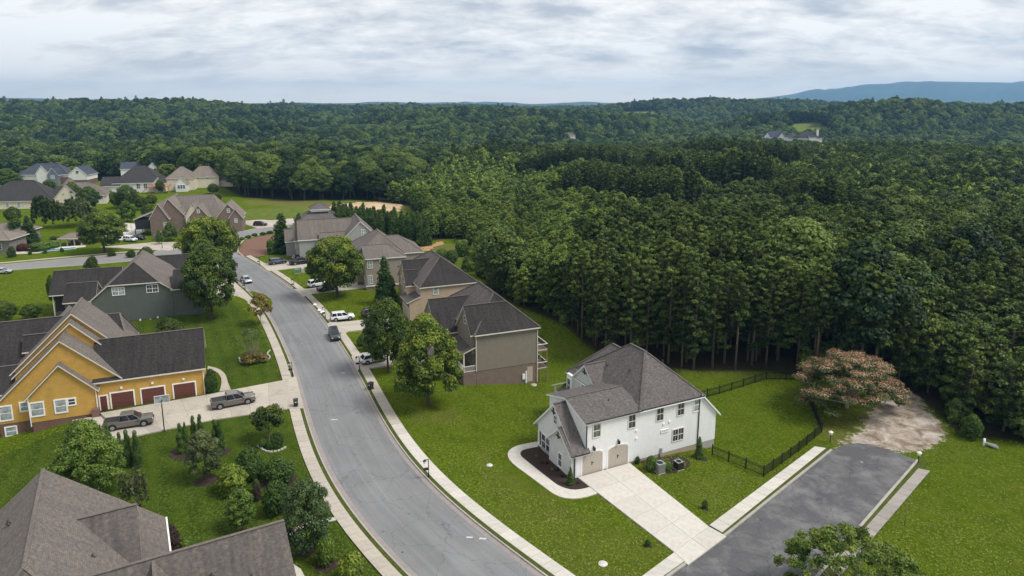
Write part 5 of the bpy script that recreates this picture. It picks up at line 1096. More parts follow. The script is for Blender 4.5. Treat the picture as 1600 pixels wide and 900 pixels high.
garden(CY_, (1.9, 5.9), 728, 424, 18, 398, 'evergreen_tree', 'small dark cone evergreen behind the tan house roof'); garden(CY_, (1.9, 5.9), 1092, 716, 15, 680, 'evergreen_shrub', 'narrow dark evergreen against the right end of the white house', 'shrub'); garden(CY_, (1.9, 5.9), 891, 757, 12, 728, 'evergreen_shrub', 'small dark cone shrub at the garage corner of the white house', 'shrub')
for i, (px, py, w_, t, lab) in enumerate(((172, 712, 14, 661, 'first narrow columnar evergreen from the left, beside the bushy light green tree'), (190, 722, 12, 676, 'short columnar evergreen left of the pair near the parked pickup'), (202, 728, 16, 672, 'left column of the touching evergreen pair below the parked pickup'), (216, 730, 15, 673, 'right column of the touching evergreen pair below the parked pickup'),
                                          (284, 708, 15, 662, 'left dark column of the evergreens beside the pale leaved young tree'), (292, 707, 9, 660, 'slim column squeezed right behind the left dark evergreen column'), (305, 700, 13, 650, 'tall column behind the pale leaved young tree'), (316, 702, 14, 648, 'second tall column behind the pale leaved young tree'), (338, 706, 13, 656, 'left half of the isolated evergreen pair at the lawn edge'), (346, 707, 13, 657, 'right half of the isolated evergreen pair at the lawn edge'))):
    garden(COL, (1.35, 5.5), px, py, w_, t, 'columnar_evergreen', lab, 'evergreen', 'columnar evergreens along the drive')
garden(broad(1.6, 3.4, 1.0, 34, .5, 5500, .14, 'leaf_willow', 107, 'round', tr=.07), (4.2, 4.6), 322, 751, 70, 676, 'young_tree', 'pale leaved young tree in a mulch ring, in front of the evergreen columns')
garden(Proto(trunk_mesh('trunk', 2.0, .09, clump_tree(np.random.default_rng(41), 1.5, 1.6, 1.4, 14, .5), np.random.default_rng(42), 'bark_pale', 9, split=.3), crown_mesh('crown', clump_tree(np.random.default_rng(43), 1.6, 1.7, 1.7, 24, .55, 'round'), 3600, .17, np.random.default_rng(44), 'leaf_dark')), (4.2, 3.8), 421, 690, 58, 634, 'crape_myrtle', 'dark vase-shaped small tree over a ring of clipped balls near the sidewalk')
BALL = lambda mat, seed, ls=.10, n=4600, sq=.9, tj=.1: Proto(None, crown_mesh('foliage', clump_tree(np.random.default_rng(seed), .62, 1.2, .15, 26, .42, 'round', tj), n, ls, np.random.default_rng(seed + 1), mat, up=.4, shell=.75), 'foliage')
bg_ = BALL('leaf_dark', 120); by = BALL('leaf_bright', 122, .14, 3600, .9, .16); bo = BALL('leaf_cypress', 124); bp = BALL('leaf_purple', 126); br = BALL('leaf_red', 128); bl = BALL('leaf_green', 130, .13, 3200)
SHR = [(bo, 392, 747, 50, 697, 'large round dark bush behind the yellow-green bush'), (bo, 437, 752, 52, 712, 'large dark bush nearest the sidewalk bend'), (by, 364, 770, 52, 722, 'bright yellow-green bush in the lawn bed'), (bo, 434, 802, 50, 746, 'dark bush between the blue-green tree and the pale young tree'),
       (bo, 434, 698, 22, 672, 'clipped dark ball right of the crape myrtle stem'), (bo, 411, 699, 15, 683, 'clipped ball left of the crape myrtle stem'), (bo, 422, 701, 14, 688, 'small clipped ball in front of the crape myrtle stem'), (bg_, 429, 700, 12, 690, 'smallest clipped ball between the two in front'),
       (bp, 268, 861, 34, 818, 'dark purple smoke bush behind the brown shingle roof'), (bl, 292, 860, 26, 840, 'light green low bush beside the purple smoke bush'), (bl, 510, 882, 32, 838, 'young shrub in the second mulch ring by the sidewalk'), (by, 552, 905, 46, 862, 'yellow-green shrub cut by the bottom edge'), (bp, 402, 782, 16, 757, 'dark reddish shrub between the bushes'),
       (bo, 401, 770, 14, 746, 'orange tipped small evergreen between the bushes'), (br, 250, 520, 2, 519, ''), (bg_, 265, 523, 44, 495, 'olive shrub with bronze leaves on the lawn behind the yellow house'), (bl, 200, 500, 14, 488, 'low shrub at the corner of the grey-green house'), (bo, 331, 614, 22, 573, 'clipped hedge block at the right end of the yellow garage'),
       (bl, 1018, 735, 22, 712, 'leafy green shrub left of the air conditioner'), (bl, 1041, 736, 18, 720, 'low green shrub between the two air conditioners'), (bo, 996, 724, 10, 712, 'dark small shrub at the start of the planting bed'), (bo, 1012, 853, 10, 841, 'tiny newly planted shrub on the lawn near the driveway end'), (bo, 1101, 795, 11, 780, 'tiny newly planted shrub on the right lawn'),
       (bo, 1516, 684, 36, 644, 'dense dark bush at the foot of the young pine by the dirt patch'), (bl, 425, 397, 18, 372, 'fresh green shrub at the foot of the mulch bank'), (br, 369, 388, 16, 362, 'reddish shrub at the top corner of the mulch bank'),
       (bl, 690, 408, 24, 388, 'green bush behind the beige roof'), (bo, 706, 412, 22, 388, 'dark bush at the edge of the clearing behind the tan house'), (bl, 722, 400, 26, 372, 'bright bush in the clearing'), (bl, 576, 548, 22, 520, 'loose shrub beside the white crossover'), (bg_, 566, 540, 18, 522, 'dark low shrub by the driveway of the tan house')]
for pr, px, py, w_, t, lab in SHR:
    if lab: garden(pr, (2.0, 1.75), px, py, w_, t, 'hedge' if 'hedge' in lab else 'shrub', lab, 'hedge' if 'hedge' in lab else 'shrub')
for i in range(9):      # young plants in the mulch bed of the white house
    px, py = 838 + i * 8.2, 714 + i * 5.2 + (i % 2) * 5
    garden(bp if i % 3 else by, (2.0, 1.75), px, py, 6 if i % 3 else 5, py - 4, 'bedding_plant', 'young dark bedding plant in the mulch of the front bed' if i % 3 else 'young yellow-green bedding plant in the mulch of the front bed', 'plant', 'dark young plants in the front bed' if i % 3 else 'yellow-green young plants in the front bed')
# willow-like weeping plants
def weeping(seed, n, hh, rr, mat, nl, ls):
    rng = np.random.default_rng(seed); cl = []; m = MB(); m.tube([(0, 0, -.2), (0, 0, hh * .5)], [.09, .06], 6)
    for i in range(n):
        a = i * 2.4; r0 = rr * rng.uniform(.25, 1.0); zt = hh * rng.uniform(.75, 1.0) * (1 - .25 * (r0 / rr) ** 2); L_ = hh * rng.uniform(.3, .62); x, y = math.cos(a) * r0, math.sin(a) * r0
        m.tube([(0, 0, hh * .45), (x * .6, y * .6, zt), (x, y, zt - L_ * .5)], [.035, .02, .008], 4, cap=False)
        for k in range(4): cl.append((x * (1 + .05 * k), y * (1 + .05 * k), zt - L_ * k / 4, .16 * hh / 4 + .1, .16 * hh / 4 + .1, .16 * hh / 2, .5 + rng.normal() * .15))
    return Proto(m.mesh('trunk', M['bark_pale']), crown_mesh('crown', cl, nl, ls, rng, mat, elong=2.2, up=0, shell=.2))
garden(weeping(61, 26, 4.2, 1.5, 'leaf_willow', 2600, .13), (3.4, 4.2), 214, 806, 46, 728, 'weeping_tree', 'sparse weeping tree with pale drooping twigs beside the dark side gable')
garden(weeping(62, 60, 8.0, 4.0, 'leaf_willow', 8000, .3), (9.0, 8.2), 121, 354, 50, 307, 'willow_tree', 'pale green willow on the slope beside the dark tree pair')
garden(weeping(63, 60, 8.0, 4.0, 'leaf_dark', 8000, .3), (8.0, 8.0), 69, 358, 30, 305, 'tree', 'left one of the dark feathery tree pair below the cream house'); garden(weeping(64, 60, 8.0, 4.0, 'leaf_dark', 8000, .3), (8.0, 8.0), 86, 356, 26, 312, 'tree', 'right one of the dark feathery tree pair below the cream house')
garden(CY_, (1.9, 5.9), 28, 380, 28, 326, 'evergreen_tree', 'left dark cone evergreen behind the pool beds'); garden(CY_, (1.9, 5.9), 47, 380, 26, 334, 'evergreen_tree', 'right dark cone evergreen behind the pool beds')
NB_ = [(PD_, SD, 12, 292, 46, 262, 'leaf_bright', 'bright rounded tree at the left edge above the cream house'), (PC, SC, 46, 288, 34, 270, '', 'bright rounded tree in front of the navy roofed house'), (PC, SC, 117, 286, 30, 259, '', 'bright rounded tree right of the navy roofed house'), (PB, SB, 200, 325, 38, 288, '', 'dark rounded tree in front of the slate grey roof'), (PB, SB, 115, 322, 30, 283, '', 'dark tree hiding the end of the cream house'),
       (PB, SB, 141, 330, 36, 290, '', 'dark tree in front of the long low brown roof'), (PD_, SD, 199, 347, 32, 312, '', 'bright green young tree between the willow and the brick house'), (PB, SB, 222, 328, 24, 306, '', 'dark small tree below the orange deck'), (PC, SC, 268, 262, 34, 254, '', ''), (PB, SB, 251, 302, 14, 279, '', 'dark little tree between the deck house and the tan roofed house'),
       (PD_, SD, 250, 382, 14, 358, '', 'small round tree at the corner of the brick house'), (PD_, SD, 267, 376, 26, 346, '', 'young tree in front of the brick house wall'), (PB, SB, 174, 312, 20, 298, '', 'low dark tree left of the slate grey roofed house'), (PC, SC, 262, 285, 34, 255, '', 'bright crown behind the tan roofed house'),
       (PD_, SD, 145, 424, 24, 400, '', ''), (PB, SB, 10, 505, 40, 468, '', 'dark tree at the left edge behind the yellow house'), (PB, SB, 50, 500, 34, 474, '', 'dark bushy tree left of the yellow house roof'), (PB, SB, 84, 478, 16, 428, '', 'narrow dark tree at the left end of the grey-green house')]
for pr, sz_, px, py, w_, t, _m, lab in NB_:
    if lab: garden(pr, sz_, px, py, w_, t, 'tree', lab)
for px, py, w_, t, lab in ((184, 326, 22, 300, 'dark tree at the left corner of the slate grey roofed house'), (238, 322, 18, 302, 'low dark tree between the orange deck and the brick house roof'), (334, 303, 20, 286, 'dark bush-like tree at the right end of the tan roofed house'), (22, 350, 26, 322, 'dark tree in front of the left end of the cream house'), (150, 352, 22, 324, 'tree beside the willow, below the long low house'), (232, 345, 20, 318, 'small tree behind the screened porch of the brick house'), (98, 340, 22, 316, 'dark tree between the dark feathery pair and the willow'), (78, 300, 22, 280, 'tree at the brick garage of the navy roofed house'), (340, 316, 16, 300, 'green bush at the edge of the mown field by the tan roofed house')):
    garden((PB, PD_)[px % 2], (SB, SD)[px % 2], px, py, w_, t, 'tree', lab)
for px, py, w_, t, lab in ((145, 428, 24, 399, 'dark little conifer beyond the grey-green roof, left one'), (205, 402, 16, 390, 'dark little conifer at the side street, middle one'), (229, 404, 26, 385, 'spiky dark shrub at the side street near the junction'), (175, 400, 14, 392, 'low dark shrub on the far kerb of the side street'), (19, 402, 14, 384, 'small shrub by the street below the stone house')):
    garden(bg_, (2.0, 1.75), px, py, w_, t, 'shrub', lab, 'shrub')
for px, py, w_, t, lab, pr in ((38, 392, 22, 380, 'reddish shrubs at the foot of the stone wall', br), (62, 392, 34, 378, 'flowering pale shrub bed behind the pool, left part', bl), (82, 388, 24, 375, 'flowering pale shrub bed behind the pool, right part', bl), (71, 396, 6, 389, 'tiny clipped conifer at the pool edge, left', bo), (97, 394, 6, 386, 'tiny clipped conifer at the pool edge, right', bo), (47, 398, 6, 392, 'tiny clipped conifer on the pale paving', bo), (86, 374, 16, 368, 'dark hedge left of the pool pavilion', bo)):
    garden(pr, (2.0, 1.75), px, py, w_, t, 'shrub', lab, 'shrub')
# bushes along the top of the mulch bank
for i, (px, py) in enumerate(((378, 375), (388, 372), (398, 369), (411, 367), (422, 365))): garden(bo, (2.0, 1.75), px, py, 11, py - 5, 'shrub', 'low dark bush in the line along the top of the mulch bank', 'shrub', 'dark bushes along the top of the bank')
# screen of cypresses behind the beige house
rr_ = random.Random(3)
for i in range(34):
    px = 524 + i * 4.3 + rr_.uniform(-1.5, 1.5); py = 352 + i * .75 + (i % 2) * 7 + rr_.uniform(-2, 2)
    garden(CY_, (1.9, 5.9), px, py, 20 + rr_.uniform(-3, 3), 310 + i * .6 + (i % 2) * 7 + rr_.uniform(-5, 5), 'cypress_tree', 'dark cypress in the closely planted screen behind the beige and grey houses', 'tree', 'cypress screen behind the houses')
# silk tree: flat tiers of foliage with pink flowers on top
def silk():
    rng = np.random.default_rng(71); cl = []; fl_ = []; m = MB()
    for i in range(120):
        a = i * 2.4; t = math.sqrt((i + .5) / 120); r = 7.2 * t * rng.uniform(.9, 1.06); tier = rng.choice([0, 1, 2], p=[.3, .35, .35]); z = 7.6 - 3.9 * t ** 2 - tier * 1.25 * t + rng.normal() * .25
        x, y = math.cos(a) * r, math.sin(a) * r * .9; cl.append((x, y, z, 1.15, 1.15, .42, .5 + rng.normal() * .12))
        if tier < 2 or rng.uniform() < .35: fl_.append((x, y, z + .3, 1.05, 1.05, .3, .5 + rng.normal() * .15))
    m.tube([(0, 0, -.3), (0, 0, .8)], [.3, .26], 8)
    for i in range(0, 120, 5):
        c = cl[i]; m.tube([(0, 0, .6), (c[0] * .35, c[1] * .35, c[2] * .55), (c[0], c[1], c[2] - .1)], [.13, .08, .03], 5, cap=False)
    return Proto(m.mesh('trunk', M['bark_pale']), crown_mesh('crown', cl, 30000, .17, rng, 'leaf_willow', elong=2.0, up=.9, shell=.1, rand=.8), 'crown', (('blossom', crown_mesh('blossom', fl_, 11000, .12, rng, 'flower_pink', up=1.0, shell=.3)),))
_x, _y, _z = atg(1323, 637); e = plant(silk(), 'silk_tree', _x, _y, 'wide flat-topped silk tree covered in pink blossom, by the bend of the black fence', 'tree', s=1.04, sz=1.02, rz=.4)
# thin crape myrtles with red and olive leaves
for (px, py, wid, top, lab, lm) in ((397, 566, 44, 508, 'thin bare-stemmed crape myrtle with rusty red low leaves in the stone-edged bed', 'leaf_orange'),):
    rng = np.random.default_rng(81); cl = clump_tree(rng, 1.3, 1.0, .3, 12, .5, 'flat'); m = MB()
    for i in range(22): a = i * 2.4; L_ = rng.uniform(2.5, 5.6); m.tube([(0, 0, 0), (math.cos(a) * .35, math.sin(a) * .35, L_ * .5), (math.cos(a) * rng.uniform(.5, 1.5), math.sin(a) * rng.uniform(.5, 1.5), L_)], [.035, .02, .008], 4, cap=False)
    tip = [(rng.normal() * .9, rng.normal() * .9, rng.uniform(3.2, 5.8), .35, .35, .25, .5) for _ in range(14)]
    garden(Proto(m.mesh('trunk', M['bark_pale']), crown_mesh('crown', cl, 1500, .2, rng, lm), 'crown', (('twig_leaves', crown_mesh('twig_leaves', tip, 500, .16, rng, 'leaf_willow')),)), (3.0, 5.8), px, py, wid, top, 'crape_myrtle', lab)
rng = np.random.default_rng(82); cl = clump_tree(rng, 1.7, 1.9, 1.6, 16, .55, 'flat'); garden(Proto(trunk_mesh('trunk', 2.6, .06, cl, rng, 'bark_pale', 10), crown_mesh('crown', cl, 1500, .22, rng, 'leaf_orange')), (4.4, 4.0), 408, 508, 44, 458, 'crape_myrtle', 'olive and rust leaved small tree over the sidewalk, nearer the parked white car')
for px, py, w_, t, lab in ((399, 566, 26, 553, 'dark low shrub filling the stone-edged bed'), (388, 564, 14, 556, 'dark low shrub at the left of the stone-edged bed')): garden(bo, (2.0, 1.75), px, py, w_, t, 'shrub', lab, 'shrub')
# tree in the near right corner
PN = broad(5.6, 4.6, 2.4, 75, .85, 15000, .22, 'leaf_green', 109, 'round', tr=.2, limbs=40, shell=.3, limb=.25) if False else None
rng = np.random.default_rng(109); cl = clump_tree(rng, 5.6, 4.4, 2.2, 190, .52, 'flat', .16)
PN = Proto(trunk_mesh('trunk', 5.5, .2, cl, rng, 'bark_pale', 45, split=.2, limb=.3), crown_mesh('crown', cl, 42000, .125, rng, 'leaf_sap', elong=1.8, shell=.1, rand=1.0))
x_, y_ = 28.3, 50.0; plant(PN, 'tree', x_, y_, 'leafy light green tree at the bottom right, over the near end of the stub street', 'tree', s=1.08, sz=1.0, rz=1.1)
# mulch rings and stone edging
def ring(px, py, rpx, label=None):
    x, y, z = atg(px, py); r = rpx / FPX * math.hypot(y, CAM_H); m = MB(); n = 28; rg = random.Random(int(px)); rad = [r * rg.uniform(.88, 1.1) for _ in range(n)]
    m.add([(0, 0, .16)] + [(math.cos(6.2832 * i / n) * rad[i], math.sin(6.2832 * i / n) * rad[i], .03) for i in range(n)] , [(0, i + 1, (i + 1) % n + 1) for i in range(n)]); m.build('mulch_ring', M['mulch'], loc=(x, y, z), kind='structure')
for a_ in ((322, 751, 17), (478, 860, 16), (511, 883, 18), (346, 707, 14), (434, 752, 28), (300, 704, 30), (1012, 853, 6), (1101, 795, 6), (1092, 716, 12)): ring(*a_)
def edging(name, pts, label, closed=True):
    P = [at(*p) for p in pts]; a = catmull(P + ([P[0]] if closed else []), .42); root = empty(name, (a[0][0], a[0][1], 0), 0, label, 'garden edging')
    for i in range(len(a) - 1):
        m = MB(); rg = random.Random(i); m.box(-.17, .17, -.11, .11, 0, .16 + rg.uniform(-.02, .03)); d_ = a[i + 1] - a[i]
        m.build('stone', M['stone_cap'], root, loc=(a[i][0] - a[0][0], a[i][1] - a[0][1], 0), rz=math.atan2(d_[1], d_[0]) + rg.uniform(-.15, .15))
edging('stone_edging', [(374, 560), (376, 566), (388, 568), (402, 567), (416, 564), (422, 559), (418, 553), (423, 547)], 'curved stone edging around the crape myrtle bed', False); patch('planting_bed', [(374, 561), (388, 568), (402, 567), (421, 560), (417, 552), (400, 549), (382, 552)], 'mulch', .04, .2, kind='structure')
edging('stone_edging', [(404, 698), (412, 704), (424, 707), (438, 704), (449, 698)], 'short arc of stone edging below the clipped balls', False)

# ---------------------------------------------------------------- forest
def pxof(x, y): return 800 + FPX * x / (y * math.cos(PSI) + CAM_H * math.sin(PSI))
PINEZ = pxw([(600, 318), (650, 300), (760, 262), (850, 234), (1000, 219), (1600, 211), (2400, 205), (2600, 900), (1800, 720), (1600, 692), (1440, 622), (1100, 575), (940, 548), (740, 430), (660, 360), (640, 322)])
GAPS = [[at(*p, 8) for p in g_] for g_ in (((860, 296), (920, 308), (980, 322), (1040, 331), (1085, 327), (1120, 321)), ((1000, 282), (1060, 288), (1100, 297), (1150, 300), (1200, 306), (1290, 316)), ((1080, 258), (1150, 262), (1250, 272), (1400, 300)), ((800, 262), (900, 268), (1000, 272)), ((1250, 348), (1330, 352), (1420, 368), (1500, 392)))]
rf = np.random.default_rng(77)
def scatter(d0, d1, sp, jit=.42, rot=.3):
    n = int(d1 / sp) + 2; i, j = np.meshgrid(np.arange(-n, n), np.arange(-2, n)); x = (i + (j % 2) * .5) * sp; y = j * sp
    x = x + rf.uniform(-jit, jit, x.shape) * sp; y = y + rf.uniform(-jit, jit, y.shape) * sp; x, y = x.ravel(), y.ravel(); d = np.hypot(x, y)
    k = (d >= d0) & (d < d1) & (np.abs(x) < .80 * y + 28) & (y > 45); x, y = x[k], y[k]
    k = ~in_poly(x, y, CLEAR) & ~fieldmask(x, y); return x[k], y[k]
KEEP = [(-228, 480, 18), (-290, 600, 24)]
homes = [(o.location.x, o.location.y) for o in scene.objects if o.name.startswith('woodland_house')]
def far_from_homes(x, y):
    k = np.ones(len(x), bool)
    for hx, hy in homes:
        d = math.hypot(hx, hy); ux, uy = hx / d, hy / d; al = (x - hx) * ux + (y - hy) * uy; ac = np.abs(-(x - hx) * uy + (y - hy) * ux)
        k &= ~((ac < 17) & (al > -10) & (al < 15))
    return k
def spread_open(x, y, sp):
    return x, y
def np_copy(me, mat): m2 = me.copy(); m2.materials[0] = M[mat]; return m2
# pines
x1, y1 = scatter(60, 230, 3.2); x2, y2 = scatter(230, 700, 3.9); px_, py_ = np.r_[x1, x2], np.r_[y1, y2]
k = in_poly(px_, py_, PINEZ) & far_from_homes(px_, py_)
for g in GAPS: k &= seg_dist(px_, py_, g) > 5.0
px_, py_ = px_[k], py_[k]; pd = np.hypot(px_, py_); col = pxof(px_, py_)
hh = 17.0 - 9.5 * np.clip((925 - col) / 120, 0, 1) * np.clip((430 - pd) / 90, 0, 1); hh = hh - 9.5 * np.clip((col - 1350) / 80, 0, 1) * np.clip((150 - pd) / 45, 0, 1) - 3.5 * np.clip((pd - 150) / 60, 0, 1) * (col > 800)
for g in GAPS:
    gs = sorted(g); gx2 = [p[0] for p in gs]; gl = np.interp(px_, gx2, [p[1] for p in gs]); dy_ = py_ - gl; inn = np.clip(np.minimum(px_ - gx2[0], gx2[-1] - px_) / 8, 0, 1)
    hh = hh + inn * np.where((dy_ > 0) & (dy_ < 130), 8.0 * np.exp(-dy_ / 60), 0); hh = np.where((dy_ < 3) & (dy_ > -16) & (inn > .5), np.minimum(hh, 9.5), hh)
stand = vnoise(px_ / 55, py_ / 45, 9); hh = hh + (stand - .5) * 3.2; hh = hh * rf.uniform(.86, 1.1, len(hh)) + np.clip((pd - 230) / 200, 0, 1) * 1.5
young = hh < 13.3 + rf.normal(size=len(hh)) * 1.0
mixb = rf.uniform(size=len(hh)) < np.where(col > 1380, .07, .02) + np.clip((stand - .86) * 1.5, 0, .2) * (pd > 200)
order = np.argsort(pd); PH, YH = 18.0, 8.0
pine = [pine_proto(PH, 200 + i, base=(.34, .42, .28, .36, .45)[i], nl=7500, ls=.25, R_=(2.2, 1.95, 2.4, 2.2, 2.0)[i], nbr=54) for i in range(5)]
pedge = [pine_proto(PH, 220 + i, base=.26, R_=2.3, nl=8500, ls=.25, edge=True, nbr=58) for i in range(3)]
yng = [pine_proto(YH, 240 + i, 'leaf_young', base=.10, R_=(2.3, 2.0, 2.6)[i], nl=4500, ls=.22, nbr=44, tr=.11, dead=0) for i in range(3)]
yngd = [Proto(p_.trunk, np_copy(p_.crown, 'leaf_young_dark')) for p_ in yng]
fb = [broad(4.2, 8.5, 4.0, 60, 1.35, 8500, .34, 'leaf_forest', 260 + i, ('round', 'oval', 'pear', 'round')[i], tr=.25, limbs=5) for i in range(4)]; FBH = 12.6
def bucket_pine(c, d, yg):
    if yg:
        if c > 1480: return ('low young pine at the right edge of the picture, behind the pale drain pipe', 'young pines at the right edge')
        if c > 1340: return ('low young pine at the rim of the dirt patch', 'young pines by the dirt patch')
        if c > 960: return ('younger pine in the forest edge beyond the back lawn', 'younger pines at the lawn edge')
        if c > 860: return ('young pine where the low belt meets the tall forest, above the white house roof', 'young pines joining the tall forest')
        if c > 790: return ('young pine beyond the lawn behind the taupe house, nearest the tall forest', 'young pines beyond the taupe house lawn')
        if c > 740: return ('young pine beyond the roof of the tan house' if d < 190 else 'young pine in the belt far behind the tan house', 'young pines beyond the tan house' if d < 190 else 'young pines far behind the tan house')
        return ('young pine around the grassy clearing behind the beige house' if d < 215 else 'young pine between the cypress screen and the woods', 'young pines around the clearing' if d < 215 else 'young pines past the cypress screen')
    if c < 920: return ('tall dark pine at the left end of the tall forest', 'tall pines at the left end')
    if c < 1000: return ('tall dark pine rising left of and beyond the white house roof', 'tall pines left of the white house')
    if c < 1090: return ('tall bare-trunked pine directly behind the roof ridge of the white house', 'tall pines behind the white house ridge')
    if c < 1180: return ('tall bare-trunked pine above the right end of the white house', 'tall pines behind the right end of the white house')
    if c < 1255: return ('tall bare-trunked pine beyond the far corner of the black fence', 'tall pines beyond the fence corner')
    if c < 1330: return ('tall pine showing over the left half of the silk tree', 'tall pines over the silk tree')
    if c < 1450: return ('tall pine behind the right half of the silk tree and the dirt patch', 'tall pines behind the dirt patch')
    return ('tall pine in the dark forest at the right edge', 'tall pines at the right edge')
first = {}; rest = []; cnt = 0; cnty = 0; inview = (col > -60) & (col < 1680)
for i in order:
    isb = mixb[i]; yg = bool(young[i]) and not isb
    if not inview[i] or (isb) or (yg and cnty >= 290) or (not yg and cnt >= 290): rest.append(i); continue
    lab, grp = bucket_pine(col[i], pd[i], yg)
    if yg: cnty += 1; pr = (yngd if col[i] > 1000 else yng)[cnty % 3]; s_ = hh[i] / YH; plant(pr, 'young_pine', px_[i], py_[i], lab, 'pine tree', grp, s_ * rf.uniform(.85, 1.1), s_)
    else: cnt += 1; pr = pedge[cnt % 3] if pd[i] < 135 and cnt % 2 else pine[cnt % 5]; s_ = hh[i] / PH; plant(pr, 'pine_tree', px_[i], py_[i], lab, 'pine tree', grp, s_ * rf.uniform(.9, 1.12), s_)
rest = np.array(rest)
# broadleaf woods
bx, by_ = [], []
for a_ in ((150, 420, 6.6), (420, 800, 7.6), (800, 1400, 9.5), (1400, 2700, 13.0)):
    x_, y_ = scatter(*a_); bx.append(x_); by_.append(y_)
bx, by_ = np.concatenate(bx), np.concatenate(by_); bd = np.hypot(bx, by_); k = (~in_poly(bx, by_, PINEZ) | (bd > 690)) & far_from_homes(bx, by_); bx, by_, bd = bx[k], by_[k], bd[k]; bcol = pxof(bx, by_)
# leave out what lies on slopes turned away behind higher ground
azb = np.arctan2(bx, by_); vis = np.ones(len(bx), bool); bz = ground(bx, by_); el = (bz + 13 - CAM_H) / bd
ab = np.round(azb * 120).astype(int); o_ = np.argsort(bd); mxel = {}
for i in o_:
    a_ = ab[i]; m_ = mxel.get(a_, -9)
    if el[i] < m_ - .012: vis[i] = False
    if el[i] > m_: mxel[a_] = el[i]
bx, by_, bd, bcol = bx[vis], by_[vis], bd[vis], bcol[vis]
bh = (10.5 + 5 * rf.uniform(size=len(bx)) + 4 * (vnoise(bx / 60, by_ / 50, 4) - .5)) * np.where(bd > 1400, 1.45, np.where(bd > 800, 1.2, 1.05))
bn = 0; brest = []
def bucket_b(c, d):
    if c < 120: return ('broadleaf tree in the wood behind the navy roofed house at the left', 'wood behind the navy roofed house')
    if c < 250: return ('broadleaf tree in the wood behind the slate grey and dark navy roofs', 'wood behind the grey roofs')
    if c < 360: return ('broadleaf tree in the wood behind the tan roofed house', 'wood behind the tan roofed house')
    if c < 440: return ('rounded tree at the wood edge beyond the left half of the mown field', 'wood edge, left half of the field')
    if c < 520: return ('rounded tree at the wood edge beyond the right half of the mown field', 'wood edge, right half of the field')
    if c < 590: return ('broadleaf tree in the wood beyond the left part of the sandy lot', 'wood beyond the left of the sandy lot')
    return ('broadleaf tree in the wood beyond the right part of the sandy lot', 'wood beyond the right of the sandy lot')
for i in np.argsort(bd):
    if bn < 290 and -30 < bcol[i] < 1630 and bd[i] < 470:
        bn += 1; pr = fb[bn % 4]; s_ = bh[i] / FBH * rf.uniform(.9, 1.15); lab, grp = bucket_b(bcol[i], bd[i]); plant(pr, 'woodland_tree', bx[i], by_[i], lab, 'tree', grp, s_ * 1.05, s_)
    else: brest.append(i)
brest = np.array(brest)
# everything past the nearest: instanced, one object for each kind of wood
def wood(name, xs, ys, scl, idx, protos, label):
    col_ = bpy.data.collections.new(name + '_kinds')
    for k_, pr in enumerate(protos):
        o = bpy.data.objects.new('kind_%02d' % k_, pr); col_.objects.link(o)
    n = len(xs); me = bpy.data.meshes.new(name); me.vertices.add(n); me.vertices.foreach_set('co', np.stack([xs, ys, ground(xs, ys)], 1).astype(np.float32).ravel())
    for nm, v_ in (('scl', scl), ('rot', rf.uniform(0, 6.28, n))): a_ = me.attributes.new(nm, 'FLOAT', 'POINT'); a_.data.foreach_set('value', np.asarray(v_, np.float32))
    a_ = me.attributes.new('pick', 'INT', 'POINT'); a_.data.foreach_set('value', np.asarray(idx, np.int32))
    o = link(name, me, kind='stuff'); o['label'] = label
    ng = bpy.data.node_groups.new(name, 'GeometryNodeTree'); ng.interface.new_socket('Geometry', in_out='INPUT', socket_type='NodeSocketGeometry'); ng.interface.new_socket('Geometry', in_out='OUTPUT', socket_type='NodeSocketGeometry')
    gi = ng.nodes.new('NodeGroupInput'); go = ng.nodes.new('NodeGroupOutput'); mp = ng.nodes.new('GeometryNodeMeshToPoints'); ip = ng.nodes.new('GeometryNodeInstanceOnPoints'); ci = ng.nodes.new('GeometryNodeCollectionInfo')
    ci.inputs['Collection'].default_value = col_; ci.inputs['Separate Children'].default_value = True; ci.inputs['Reset Children'].default_value = True; ip.inputs['Pick Instance'].default_value = True
    def na(nm, t='FLOAT'): q = ng.nodes.new('GeometryNodeInputNamedAttribute'); q.data_type = t; q.inputs['Name'].default_value = nm; return q.outputs['Attribute']
    cx = ng.nodes.new('ShaderNodeCombineXYZ'); l = ng.links.new; l(na('rot'), cx.inputs[2]); l(gi.outputs[0], mp.inputs[0]); l(mp.outputs[0], ip.inputs['Points']); l(ci.outputs[0], ip.inputs['Instance']); l(na('pick', 'INT'), ip.inputs['Instance Index']); l(na('scl'), ip.inputs['Scale'])
    er = ng.nodes.new('FunctionNodeEulerToRotation'); l(cx.outputs[0], er.inputs[0]); l(er.outputs[0], ip.inputs['Rotation']); l(ip.outputs[0], go.inputs[0])
    md = o.modifiers.new('wood', 'NODES'); md.node_group = ng; return o
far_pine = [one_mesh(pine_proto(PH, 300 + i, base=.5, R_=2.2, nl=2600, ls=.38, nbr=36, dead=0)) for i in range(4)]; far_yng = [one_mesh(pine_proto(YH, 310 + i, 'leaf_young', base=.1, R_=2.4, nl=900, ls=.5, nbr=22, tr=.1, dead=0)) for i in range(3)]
far_b = [one_mesh(broad(4.4, 8.5, 4.0, 36, 1.6, 2400, .62, 'leaf_forest', 320 + i, ('round', 'oval', 'pear', 'round', 'round')[i], tr=.25, limbs=3)) for i in range(5)]
near_ = [one_mesh(p) for p in pine] + [one_mesh(p) for p in yng] + [one_mesh(p) for p in fb] + [one_mesh(p) for p in yngd]
protos = far_pine + far_yng + far_b + near_      # 4 + 3 + 5, then 5 + 3 + 4 finer ones for the near wood
